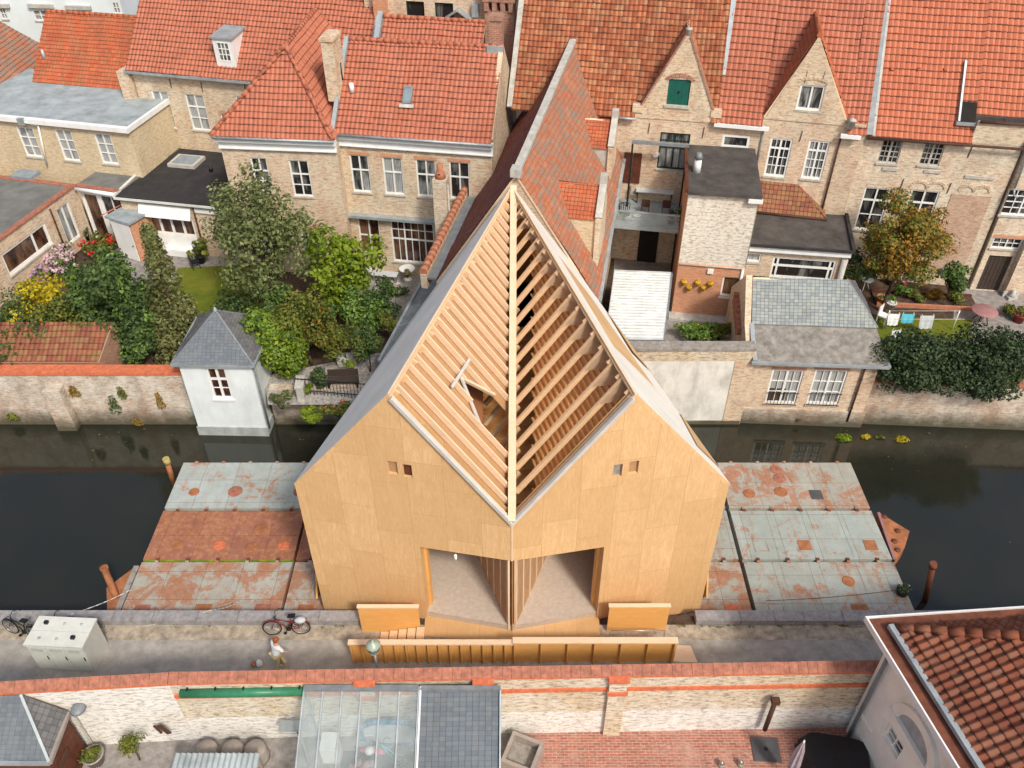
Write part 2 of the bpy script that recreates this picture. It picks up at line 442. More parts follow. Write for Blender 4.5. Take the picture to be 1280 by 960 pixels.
def clip_poly(poly, conv):
    "clip a 2D polygon by a counter-clockwise convex one"
    out = list(poly)
    for i in range(len(conv)):
        (ax, ay), (bx, by) = conv[i], conv[(i + 1) % len(conv)]
        res = []
        for j in range(len(out)):
            p, q = out[j], out[(j + 1) % len(out)]
            sp = (bx - ax) * (p[1] - ay) - (by - ay) * (p[0] - ax)
            sq = (bx - ax) * (q[1] - ay) - (by - ay) * (q[0] - ax)
            if sp >= -1e-9:
                res.append(p)
            if (sp > 1e-9 and sq < -1e-9) or (sp < -1e-9 and sq > 1e-9):
                k = sp / (sp - sq)
                res.append((p[0] + (q[0] - p[0]) * k, p[1] + (q[1] - p[1]) * k))
        out = res
        if len(out) < 3:
            return []
    return out


class MB:
    def __init__(s, xf=None):
        s.v, s.f, s.m, s.uv = [], [], [], []
        s.sm = []
        s.xf = xf

    def face(s, pts, m=0, uv=None, smooth=False):
        i = len(s.v)
        pts = [Vector(p) for p in pts]
        if s.xf is not None:
            pts = [s.xf @ p for p in pts]
        s.v += pts
        s.f.append(list(range(i, i + len(pts))))
        s.m.append(m)
        s.uv.append(uv)
        s.sm.append(smooth)
        return s

    def box(s, x0, y0, z0, x1, y1, z1, m=0):
        P = [(x0, y0, z0), (x1, y0, z0), (x1, y1, z0), (x0, y1, z0), (x0, y0, z1), (x1, y0, z1), (x1, y1, z1), (x0, y1, z1)]
        for q in ((3, 2, 1, 0), (4, 5, 6, 7), (0, 1, 5, 4), (1, 2, 6, 5), (2, 3, 7, 6), (3, 0, 4, 7)):
            s.face([P[k] for k in q], m)
        return s

    def beam(s, p, q, w, h, m=0, up=(0, 0, 1), off=0.0):
        "bar from p to q, w across, h along up"
        p, q, up = Vector(p), Vector(q), Vector(up)
        d = (q - p).normalized()
        sd = d.cross(up)
        if sd.length < 1e-6:
            sd = d.cross(Vector((1, 0, 0)))
        sd.normalize()
        u = sd.cross(d).normalized()
        P = []
        for e in (p, q):
            for a, b in ((-1, -1), (1, -1), (1, 1), (-1, 1)):
                P.append(e + sd * (a * w / 2) + u * (b * h / 2 + off))
        for k in ((3, 2, 1, 0), (4, 5, 6, 7), (0, 1, 5, 4), (1, 2, 6, 5), (2, 3, 7, 6), (3, 0, 4, 7)):
            s.face([P[i] for i in k], m)
        return s

    def cyl(s, p, q, r0, r1=None, n=10, m=0, cap=True):
        p, q = Vector(p), Vector(q)
        r1 = r0 if r1 is None else r1
        d = (q - p).normalized()
        a = d.orthogonal().normalized()
        b = d.cross(a)
        A = [p + (a * math.cos(t) + b * math.sin(t)) * r0 for t in [2 * PI * k / n for k in range(n)]]
        B = [q + (a * math.cos(t) + b * math.sin(t)) * r1 for t in [2 * PI * k / n for k in range(n)]]
        for k in range(n):
            s.face([A[k], A[(k + 1) % n], B[(k + 1) % n], B[k]], m, None, True)
        if cap:
            s.face(A[::-1], m)
            s.face(B, m)
        return s

    def path(s, pts, r, n=8, m=0):
        for a, b in zip(pts[:-1], pts[1:]):
            s.cyl(a, b, r if not callable(r) else r(a), None, n, m)
        return s

    def lathe(s, c, prof, n=20, m=0, sx=1, sy=1):
        c = Vector(c)
        rings = [[c + Vector((r * math.cos(2 * PI * k / n) * sx, r * math.sin(2 * PI * k / n) * sy, z)) for k in range(n)] for r, z in prof]
        for A, B in zip(rings[:-1], rings[1:]):
            for k in range(n):
                s.face([A[k], A[(k + 1) % n], B[(k + 1) % n], B[k]], m, None, True)
        if prof[0][0] > .001:
            s.face(rings[0][::-1], m)
        if prof[-1][0] > .001:
            s.face(rings[-1], m)
        return s

    def prism(s, poly, y0, y1, m=0):
        "outline in local x,z pushed from y0 to y1 (counter-clockwise seen from the front)"
        A = [(x, y0, z) for x, z in poly]
        B = [(x, y1, z) for x, z in poly]
        s.face(A, m)
        s.face(B[::-1], m)
        k = len(poly)
        for i in range(k):
            j = (i + 1) % k
            s.face([A[j], A[i], B[i], B[j]], m)
        return s

    def slab(s, poly3, t, m=0, m2=None):
        "flat polygon in space (top, ccw from above) thickened downwards by t"
        P = [Vector(p) for p in poly3]
        n = (P[1] - P[0]).cross(P[2] - P[0]).normalized()
        Q = [p - n * t for p in P]
        s.face(P, m)
        s.face(Q[::-1], m if m2 is None else m2)
        k = len(P)
        for i in range(k):
            j = (i + 1) % k
            s.face([P[i], Q[i], Q[j], P[j]], m if m2 is None else m2)
        return s

    def facade(s, x0, x1, z0, z1, ops=(), y=0.0, depth=.18, m=0, outline=None, mr=None):
        "wall face towards -y with openings and reveals"
        xs = sorted({x0, x1, *[min(max(o[k], x0), x1) for o in ops for k in (0, 1)]})
        zs = sorted({z0, z1, *[min(max(o[k], z0), z1) for o in ops for k in (2, 3)]})
        for a, b in zip(xs[:-1], xs[1:]):
            for c, d in zip(zs[:-1], zs[1:]):
                if b - a < 1e-5 or d - c < 1e-5:
                    continue
                mx, mz = (a + b) / 2, (c + d) / 2
                if any(o[0] < mx < o[1] and o[2] < mz < o[3] for o in ops):
                    continue
                q = [(a, c), (b, c), (b, d), (a, d)]
                if outline:
                    q = clip_poly(q, outline)
                if q:
                    s.face([(x, y, z) for x, z in q], m)
        mr = m if mr is None else mr
        for o in ops:
            a, b, c, d = o[:4]
            e = y + depth
            if d <= z0 or c >= z1:
                continue
            s.face([(a, y, c), (a, e, c), (a, e, d), (a, y, d)][::-1], mr)
            s.face([(b, y, c), (b, e, c), (b, e, d), (b, y, d)], mr)
            s.face([(a, y, c), (b, y, c), (b, e, c), (a, e, c)], mr)
            if d < z1 - 1e-4:
                s.face([(a, y, d), (a, e, d), (b, e, d), (b, y, d)], mr)
        return s

    def build(s, name, mats, parent=None, weld=False):
        me = bpy.data.meshes.new(name)
        me.from_pydata([tuple(p) for p in s.v], [], s.f)
        mats = mats if isinstance(mats, (list, tuple)) else [mats]
        for k in mats:
            me.materials.append(M[k] if isinstance(k, str) else k)
        ul = me.uv_layers.new(name='UVMap')
        Z = Vector((0, 0, 1))
        uvs = []
        for pi, f in enumerate(s.f):
            if s.uv[pi] is not None:
                for w in s.uv[pi]:
                    uvs += [w[0], w[1]]
                continue
            P = [s.v[i] for i in f]
            n = Vector((0, 0, 0))
            for a, b in zip(P, P[1:] + P[:1]):
                n += a.cross(b)
            if n.length < 1e-12:
                n = Z.copy()
            n.normalize()
            if abs(n.z) > .97:
                for p in P:
                    uvs += [p.x, p.y]
            else:
                u = Z.cross(n).normalized()
                v = n.cross(u)
                for p in P:
                    uvs += [p.dot(u), p.dot(v)]
        ul.data.foreach_set('uv', uvs)
        me.polygons.foreach_set('material_index', s.m)
        me.polygons.foreach_set('use_smooth', s.sm)
        if any(s.sm) or weld:
            bm = bmesh.new()
            bm.from_mesh(me)
            bmesh.ops.remove_doubles(bm, verts=bm.verts, dist=1e-4)
            bm.to_mesh(me)
            bm.free()
        me.update()
        o = bpy.data.objects.new(name, me)
        C.objects.link(o)
        if parent:
            o.parent = parent
        return o


def tag(o, label=None, cat=None, group=None, kind=None):
    if label:
        o['label'] = label
    if cat:
        o['category'] = cat
    if group:
        o['group'] = group
    if kind:
        o['kind'] = kind
    return o


def thing(name, label, cat, loc=(0, 0, 0), rz=0.0, group=None):
    o = bpy.data.objects.new(name, None)
    o.empty_display_size = .3
    C.objects.link(o)
    o.location = loc
    o.rotation_euler = (0, 0, rz)
    return tag(o, label, cat, group)


def dup(root, loc, rz=0.0, label=None, mats=None):
    "a copy of a thing, its parts and sub-parts, sharing meshes"
    def cp(o, par):
        c = o.copy()
        C.objects.link(c)
        if par:
            c.parent = par
        for ch in [k for k in o.children]:
            cp(ch, c)
        return c
    r = cp(root, None)
    r.location = loc
    r.rotation_euler = (0, 0, rz)
    if label:
        r['label'] = label
    return r


def tile_roof(name, mat, O, U, V, poly, parent, tw=.25, th=.34, amp=.055, step=.035, flat=False, base='timber', slab=.1, seg=4, sag=.03):
    "tiled slope: O eave origin, U along the eave, V up the slope, poly convex outline in (u,v)"
    O, U, V = Vector(O), Vector(U).normalized(), Vector(V).normalized()
    N = U.cross(V).normalized()
    us = [p[0] for p in poly]
    vs = [p[1] for p in poly]
    u0, u1, v0, v1 = min(us), max(us), min(vs), max(vs)
    nu, nv = int(math.ceil((u1 - u0) / tw)), int(math.ceil((v1 - v0) / th))
    if flat:
        sg = [0, .06, .94]
        hs = [0, 1, 1]
    else:
        sg = [k / seg for k in range(seg)]
        hs = [.5 - .5 * math.cos(2 * PI * k / seg) for k in range(seg)]
    k = len(sg)
    ss = np.array([i + a for i in range(nu) for a in sg] + [nu])
    hh = np.array([h for i in range(nu) for h in hs] + [0.0]) * amp
    rng = np.random.default_rng(int(abs(O.x * 31 + O.y * 17)) + 5)
    rows = []
    uvr = []
    for r in range(nv):
        jit = np.repeat(rng.normal(0, amp * .22, nu), k)
        jit = np.append(jit, 0)
        rows.append(np.stack([u0 + ss * tw, np.full_like(ss, v0 + r * th), hh + step + jit], 1))
        rows.append(np.stack([u0 + ss * tw, np.full_like(ss, v0 + (r + 1) * th), hh + jit * .5], 1))
    P = np.concatenate(rows)
    ph = O.x * 1.3 + O.y * .7
    P[:, 2] += sag * (np.sin(P[:, 0] * .9 + ph) * np.cos(P[:, 1] * .8 + ph * 1.7) + .5 * np.sin(P[:, 0] * 2.3 + P[:, 1] * 1.1 + ph))
    P[:, 1] += sag * .35 * np.sin(P[:, 0] * 1.7 + ph * 2)
    nc = len(ss)
    F = []
    UV = []
    su = ss
    i = np.arange(nc - 1)
    fl = []
    uvl = []
    for r in range(nv):
        a, b = 2 * r * nc, (2 * r + 1) * nc
        fl.append(np.stack([a + i, a + i + 1, b + i + 1, b + i], 1))
        q = np.zeros((nc - 1, 4, 2))
        q[:, 0, 0] = su[i] + .001
        q[:, 3, 0] = su[i] + .001
        q[:, 1, 0] = su[i + 1] - .001
        q[:, 2, 0] = su[i + 1] - .001
        q[:, 0, 1] = q[:, 1, 1] = r + .02
        q[:, 2, 1] = q[:, 3, 1] = r + .98
        uvl.append(q)
        if r < nv - 1:
            c = (2 * r + 2) * nc
            fl.append(np.stack([b + i, b + i + 1, c + i + 1, c + i], 1))
            q2 = q.copy()
            q2[:, :, 1] = r + 1.04
            uvl.append(q2)
    F = np.concatenate(fl)
    UV = np.concatenate(uvl).reshape(-1, 2)
    me = bpy.data.meshes.new(name)
    me.from_pydata(P.tolist(), [], F.tolist())
    ul = me.uv_layers.new(name='UVMap')
    ul.data.foreach_set('uv', UV.ravel())
    bm = bmesh.new()
    bm.from_mesh(me)
    for a, b in zip(poly, list(poly[1:]) + [poly[0]]):
        d = Vector((b[0] - a[0], b[1] - a[1], 0))
        if d.length < 1e-6:
            continue
        nrm = Vector((d.y, -d.x, 0)).normalized()
        bmesh.ops.bisect_plane(bm, geom=bm.verts[:] + bm.edges[:] + bm.faces[:], dist=1e-5, plane_co=Vector((a[0], a[1], 0)), plane_no=nrm, clear_outer=True)
    # boarding under the tiles
    ulay = bm.loops.layers.uv.active
    top = [bm.verts.new((p[0], p[1], -.004)) for p in poly]
    bot = [bm.verts.new((p[0], p[1], -slab)) for p in poly]
    nf = [bm.faces.new(bot[::-1])]
    for q in range(len(poly)):
        w = (q + 1) % len(poly)
        nf.append(bm.faces.new([top[q], bot[q], bot[w], top[w]]))
    for f in nf:
        f.material_index = 1
        for l in f.loops:
            l[ulay].uv = (l.vert.co.x, l.vert.co.y)
    bm.to_mesh(me)
    bm.free()
    mtx = Matrix(((U.x, V.x, N.x, O.x), (U.y, V.y, N.y, O.y), (U.z, V.z, N.z, O.z), (0, 0, 0, 1)))
    me.transform(mtx)
    me.materials.append(M[mat])
    me.materials.append(M[base])
    me.update()
    o = bpy.data.objects.new(name, me)
    C.objects.link(o)
    if parent:
        o.parent = parent
    return o


def ridge_tiles(p, q, mat, parent, r=.13, L=.38, name='ridge_tiles'):
    p, q = Vector(p), Vector(q)
    d = (q - p)
    n = max(1, int(d.length / L))
    mb = MB()
    for i in range(n):
        a, b = p + d * (i / n), p + d * ((i + 1.04) / n)
        mb.cyl(a, b, r * 1.06, r * .94, 8)
    return mb.build(name, mat, parent)


class B:
    "a house or shed with its own frame: x along the front, y away from the viewer, z up"

    def __init__(s, name, label, cat, pL=None, pR=None, z=None, z0=GZ, P=None, Q=None, group=None):
        P = G(*pL, z) if P is None else Vector(P)
        Q = G(*pR, z) if Q is None else Vector(Q)
        s.W = math.hypot(Q.x - P.x, Q.y - P.y)
        s.ang = math.atan2(Q.y - P.y, Q.x - P.x)
        s.M = Matrix.Translation((P.x, P.y, z0)) @ Matrix.Rotation(s.ang, 4, 'Z')
        s.I = s.M.inverted()
        s.E = s.I @ EYE
        s.root = thing(name, label, cat, (P.x, P.y, z0), s.ang, group)
        s.ops = []
        s.z0 = z0
        if z is not None:
            s.h = z - z0

    def d(s, px, py):
        return s.I.to_3x3() @ ray(px, py)

    def y(s, px, py, yl=0.0):
        d = s.d(px, py)
        return s.E + d * ((yl - s.E.y) / d.y)

    def x(s, px, py, xl=0.0):
        d = s.d(px, py)
        return s.E + d * ((xl - s.E.x) / d.x)

    def z(s, px, py, zl):
        d = s.d(px, py)
        return s.E + d * ((zl - s.E.z) / d.z)

    def loc(s, p):
        return s.I @ Vector(p)

    def win(s, TL, BR, v=((.5, .07),), h=((.62, .07),), fr='white', glass='glass', sill='lintel', fw=.07, y=0.0, rec=.15, lintel=None, op=True, name='window', arch=False, bars=None):
        a, b = s.y(*TL, y), s.y(*BR, y)
        return s.win_l(a.x, b.x, b.z, a.z, v, h, fr, glass, sill, fw, y, rec, lintel, op, name, arch, bars)

    def win_l(s, x0, x1, z0, z1, v=((.5, .07),), h=((.62, .07),), fr='white', glass='glass', sill='lintel', fw=.07, y=0.0, rec=.15, lintel=None, op=True, name='window', arch=False, bars=None):
        if op:
            s.ops.append((x0, x1, z0, z1))
        yp = y + rec - .02
        pane = MB().face([(x0, yp, z0), (x1, yp, z0), (x1, yp, z1), (x0, yp, z1)]).build(name, glass, s.root)
        mb = MB()
        ya, yb = y + rec - .10, y + rec - .025
        mb.box(x0, ya, z0, x0 + fw, yb, z1)
        mb.box(x1 - fw, ya, z0, x1, yb, z1)
        mb.box(x0 + fw, ya, z0, x1 - fw, yb, z0 + fw)
        mb.box(x0 + fw, ya, z1 - fw, x1 - fw, yb, z1)
        ix0, ix1, iz0, iz1 = x0 + fw, x1 - fw, z0 + fw, z1 - fw
        for f, w in v:
            c = ix0 + (ix1 - ix0) * f
            mb.box(c - w / 2, ya + .012, iz0, c + w / 2, yb - .004, iz1)
        for f, w in h:
            c = iz0 + (iz1 - iz0) * f
            mb.box(ix0, ya + .02, c - w / 2, ix1, yb - .008, c + w / 2)
        mb.build('frame', fr, pane)
        if sill:
            MB().box(x0 - .06, y - .07, z0 - .10, x1 + .06, y + .03, z0 - .003).build('sill', sill, pane)
        if lintel:
            MB().box(x0 - .08, y - .012, z1 + .003, x1 + .08, y + .05, z1 + .20).build('lintel', lintel, pane)
        if bars:
            bb = MB()
            for k in range(9):
                xx = x0 + (x1 - x0) * (k + .5) / 9
                bb.cyl((xx, y - .1, z0 + .02), (xx, y - .1, z0 + .75), .012, None, 5)
            for zz in (z0 + .02, z0 + .75):
                bb.box(x0 - .02, y - .115, zz - .015, x1 + .02, y - .085, zz + .015)
            bb.build('railing', 'black', pane)
        return pane

    def wall(s, mat, x0, x1, z1, z0=0.0, depth=6.0, y=0.0, rec=.18, outline=None, sides=True, back=True, name='wall', extra=None):
        mb = MB()
        mb.facade(x0, x1, z0, z1, s.ops, y, rec, 0, outline)
        if sides:
            mb.face([(x0, y + depth, z0), (x0, y, z0), (x0, y, z1), (x0, y + depth, z1)])
            mb.face([(x1, y, z0), (x1, y + depth, z0), (x1, y + depth, z1), (x1, y, z1)])
        if back:
            mb.face([(x1, y + depth, z0), (x0, y + depth, z0), (x0, y + depth, z1), (x1, y + depth, z1)])
            mb.face([(x0, y + rec + .05, z1 - .02), (x1, y + rec + .05, z1 - .02), (x1, y + depth, z1 - .02), (x0, y + depth, z1 - .02)])
        if extra:
            extra(mb)
        return mb.build(name, mat, s.root)

    def part(s, name, mb, mat, parent=None):
        return mb.build(name, mat, parent or s.root)

    def chimney(s, base, top, w=.7, dp=.7, mat='red_brick', cap='clay'):
        mb = MB()
        x, y, z = base
        mb.box(x - w / 2, y - dp / 2, z, x + w / 2, y + dp / 2, top - .22)
        mb.box(x - w / 2 - .06, y - dp / 2 - .06, top - .22, x + w / 2 + .06, y + dp / 2 + .06, top - .06)
        mb.box(x - w / 2, y - dp / 2, top - .06, x + w / 2, y + dp / 2, top)
        c = mb.build('chimney', mat, s.root)
        return c


# ------------------------------------------------------------------ plants


def foliage(name, mat, blobs, n, size, parent, seed=1, up=.35, aspect=.6, flat=0.0, zmin=None):
    "n leaf faces scattered through clumps; every leaf keeps its own tone in its UV"
    rng = np.random.default_rng(seed)
    bl = np.array(blobs, float)
    w = (bl[:, 3] * bl[:, 4] * bl[:, 5]) ** (2 / 3)
    idx = rng.choice(len(bl), n, p=w / w.sum())
    d = rng.normal(size=(n, 3))
    d /= np.linalg.norm(d, axis=1)[:, None]
    r = .45 + .58 * rng.random(n) ** .6
    r += rng.normal(0, .05, n)
    pos = bl[idx, :3] + d * bl[idx, 3:6] * r[:, None]
    if zmin is not None:
        pos[:, 2] = np.maximum(pos[:, 2], zmin + rng.random(n) * .15)
    nr = d + rng.normal(0, .55, (n, 3)) + np.array([0, 0, up])
    nr /= np.linalg.norm(nr, axis=1)[:, None]
    t = np.cross(nr, rng.normal(size=(n, 3)))
    t /= np.linalg.norm(t, axis=1)[:, None]
    if flat:
        t[:, 2] -= flat
        t /= np.linalg.norm(t, axis=1)[:, None]
    b = np.cross(nr, t)
    L = size * (.6 + .8 * rng.random(n))[:, None]
    Wd = L * aspect
    P = np.stack([pos - t * L * .5, pos + b * Wd * .5 + nr * L * .08, pos + t * L * .5, pos - b * Wd * .5 + nr * L * .08], 1).reshape(-1, 3)
    me = bpy.data.meshes.new(name)
    me.vertices.add(4 * n)
    me.vertices.foreach_set('co', P.ravel())
    me.loops.add(4 * n)
    me.loops.foreach_set('vertex_index', np.arange(4 * n))
    me.polygons.add(n)
    me.polygons.foreach_set('loop_start', np.arange(n) * 4)
    me.polygons.foreach_set('loop_total', np.full(n, 4))
    ul = me.uv_layers.new(name='UVMap')
    tone = np.clip(rng.normal(.5, .22, n) + (rng.random(len(bl)) * .3 - .15)[idx], 0, 1)
    uv = np.repeat(np.stack([tone, rng.random(n)], 1), 4, axis=0)
    ul.data.foreach_set('uv', uv.ravel())
    me.materials.append(LEAF[mat])
    me.update()
    me.validate()
    o = bpy.data.objects.new(name, me)
    C.objects.link(o)
    if parent:
        o.parent = parent
    return o


def clumps(c, r, n, seed, k=.42, cone=False):
    rnd = random.Random(seed)
    out = []
    for i in range(n):
        if cone:
            h = rnd.random() ** .8
            a = rnd.random() * 2 * PI
            q = (1 - h) * .75 * rnd.uniform(.45, 1)
            s_ = (.22 + .28 * (1 - h))
            out.append((c[0] + r[0] * q * math.cos(a), c[1] + r[1] * q * math.sin(a), c[2] + r[2] * (2 * h - 1) * .92, r[0] * s_, r[1] * s_, r[2] * .16))
            continue
        a = rnd.random() * 2 * PI
        z = rnd.uniform(-1, 1)
        q = rnd.uniform(.30, .95)
        e = math.sqrt(1 - z * z)
        s_ = k * rnd.uniform(.45, 1.25)
        out.append((c[0] + r[0] * q * e * math.cos(a), c[1] + r[1] * q * e * math.sin(a), c[2] + r[2] * q * z, r[0] * s_, r[1] * s_, r[2] * s_ * .85))
    return out


def tree(name, label, cat, base, top, rx, ry=None, z_low=None, leaf='mid', n=3500, size=.24, seed=1, nb=22, trunk=.16, group=None, cone=False, extra=None, k=.42, lean=(0, 0), aspect=.6, zmin=.02):
    "base: world point on the ground; top: crown top (world z); z_low: crown underside (world z)"
    ry = ry or rx
    z_low = base[2] + .3 if z_low is None else z_low
    root = thing(name, label, cat, base, 0, group)
    h0, h1 = z_low - base[2], top - base[2]
    c = (lean[0], lean[1], (h0 + h1) / 2)
    r = (rx, ry, (h1 - h0) / 2)
    bl = clumps(c, r, nb, seed, k, cone)
    foliage('crown', leaf, bl, n, size, root, seed, aspect=aspect, zmin=zmin)
    if extra:
        foliage('crown', extra[0], bl[::2], int(n * extra[1]), size, root, seed + 5, aspect=aspect, zmin=zmin)
    mb = MB()
    rnd = random.Random(seed)
    pts = [Vector((0, 0, 0))]
    for i in range(1, 5):
        f = i / 4
        pts.append(Vector((c[0] * f + rnd.uniform(-.08, .08), c[1] * f + rnd.uniform(-.08, .08), (h0 + (h1 - h0) * .55) * f)))
    for i in range(4):
        mb.cyl(pts[i], pts[i + 1], trunk * (1 - i * .18), trunk * (1 - (i + 1) * .18), 9)
    for b in bl[:9]:
        s_ = pts[rnd.choice((2, 3, 3))]
        e = Vector(b[:3])
        m_ = (s_ + e) / 2 + Vector((0, 0, .12))
        mb.cyl(s_, m_, trunk * .42, trunk * .28, 6)
        mb.cyl(m_, e, trunk * .28, trunk * .1, 6)
    mb.build('trunk', 'bark', root)
    return root


def shrub(name, label, base, r, h, leaf='mid', n=900, size=.16, seed=1, nb=10, cat='shrub', group=None, fl=None, nf=0, fsize=.1, ry=None, k=.5, aspect=.6):
    "bush with stems; fl adds blossoms"
    root = thing(name, label, cat, base, 0, group)
    ry = ry or r
    bl = clumps((0, 0, h * .52), (r, ry, h * .5), nb, seed, k)
    foliage('foliage', leaf, bl, n, size, root, seed, aspect=aspect, zmin=.02)
    mb = MB()
    for b in bl[:6]:
        mb.cyl((b[0] * .15, b[1] * .15, 0), b[:3], .03, .012, 5)
    mb.build('stem', 'bark', root)
    if fl:
        tb = [(b[0], b[1], b[2] + b[5] * .35, b[3], b[4], b[5] * .8) for b in bl]
        rnd = random.Random(seed)
        hb = []
        for i in range(nf):
            b = rnd.choice(tb)
            a = rnd.random() * 2 * PI
            e = rnd.random()
            q = math.sqrt(1 - e * e)
            hb.append((b[0] + b[3] * q * math.cos(a), b[1] + b[4] * q * math.sin(a), b[2] + b[5] * e, fsize, fsize, fsize * .8))
        foliage('blossom', fl, hb, nf * 14, fsize * .9, root, seed + 3, aspect=.9)
    return root


def potted(name, label, base, r, h, leaf, fh, fr_, pot='clay', n=200, seed=3, size=.13, fl=None, nf=0, taper=.72, group=None, cat='potted plant'):
    root = thing(name, label, cat, base, 0, group)
    MB().lathe((0, 0, 0), [(r * taper, 0), (r * .96, h * .9), (r * 1.06, h * .9), (r * 1.06, h), (r * .9, h), (r * .88, h * .88), (0.0, h * .86)], 18).build('pot', pot, root)
    bl = clumps((0, 0, h + fh * .45), (fr_, fr_, fh * .55), 6, seed, .55)
    foliage('foliage', leaf, bl, n, size, root, seed)
    if fl:
        foliage('blossom', fl, [(b[0], b[1], b[2] + b[5] * .4, b[3], b[4], b[5]) for b in bl], nf, size * .7, root, seed + 2, aspect=.9)
    return root

# ------------------------------------------------------------------ the setting
gr = MB()
gr.face([(-3000, 32.05, GZ), (3000, 32.05, GZ), (3000, 4000, GZ), (-3000, 4000, GZ)])
gr.face([(-3000, -600, 0), (3000, -600, 0), (3000, 19.25, 0), (-3000, 19.25, 0)])
gr.face([(-3000, 19.25, 0), (3000, 19.25, 0), (3000, 19.25, -3.5), (-3000, 19.25, -3.5)][::-1])
gr.face([(-3000, 32.05, -3.5), (3000, 32.05, -3.5), (3000, 32.05, GZ), (-3000, 32.05, GZ)])
gr.face([(-3000, 19.25, -3.5), (3000, 19.25, -3.5), (3000, 32.05, -3.5), (-3000, 32.05, -3.5)])
tag(gr.build('ground', 'soil'), kind='structure')
tag(MB().face([(-900, 19.2, WZ), (900, 19.2, WZ), (900, 32.1, WZ), (-900, 32.1, WZ)]).build('water', 'water'), kind='structure')


def sheet(name, pts, mat, z=None, kind='structure'):
    P = [(p[0], p[1], z if z is not None else p[2]) for p in pts]
    return tag(MB().face(P).build(name, mat), kind=kind)


sheet('quay_road', [(-60, 15, 0), (60, 15, 0), (60, 18.25, 0), (-60, 18.25, 0)], 'asphalt', .004)
sheet('quay_verge', [(-60, 18.2, 0), (60, 18.2, 0), (60, 18.86, 0), (-60, 18.86, 0)], 'dirtstrip', .008)
kb = MB()
x = -40.0
rr = random.Random(3)
while x < 40:
    w = rr.uniform(1.1, 1.7)
    if x + w < -5.3 or x > 5.4:
        kb.box(x + .008, 18.84 + rr.uniform(-.006, .006), -.2, x + w - .008, 19.30, .30 + rr.uniform(-.006, .006))
    x += w
tag(kb.build('quay_kerb', 'kerb'), kind='structure')
sheet('patio_paving', [(2.6e-1, 5, 0), (11.5, 5, 0), (11.5, 14.9, 0), (2.6e-1, 14.9, 0)], 'paver_brick', .004)
sheet('yard_paving', [(-30, 5, 0), (0.25, 5, 0), (0.25, 14.9, 0), (-30, 14.9, 0)], 'paver', .004)
wr = random.Random(5)
wb_ = []
for k in range(70):
    wx = wr.uniform(-22, 22)
    if abs(wx) > 6.2:
        wb_.append((wx, 18.78 + wr.uniform(-.06, .05), .03, wr.uniform(.06, .22), .05, .05))
tag(foliage('verge_weeds', 'moss', wb_, 900, .07, None, 9), kind='stuff')
# quay wall facing the canal
tag(MB().facade(-60, 60, 0, 3.2, (), 0).build('quay_wall', 'red_brick'), kind='structure').matrix_world = Matrix.Translation((0, 19.26, -3.2)) @ Matrix.Rotation(PI, 4, 'Z')

# ------------------------------------------------------------------ the pavilion
PY = 24.0
pav = thing('pavilion', 'twin-gabled plywood pavilion with open rafters standing on steel pontoons', 'pavilion', (0, PY, 0))


def pp(x, y, z):
    return Vector((x, y - PY, z))


Cc, Lc, Rc, Bk = (0, 18.5), (-7.35, 19.9), (7.35, 19.9), (0, 32.6)
ZE, ZP, ZV = 6.5, 11.1, 6.2
LEN = math.hypot(7.35, 1.4)
DV = Vector((3.675, 13.4, 0))          # ridge and eave run of the left half


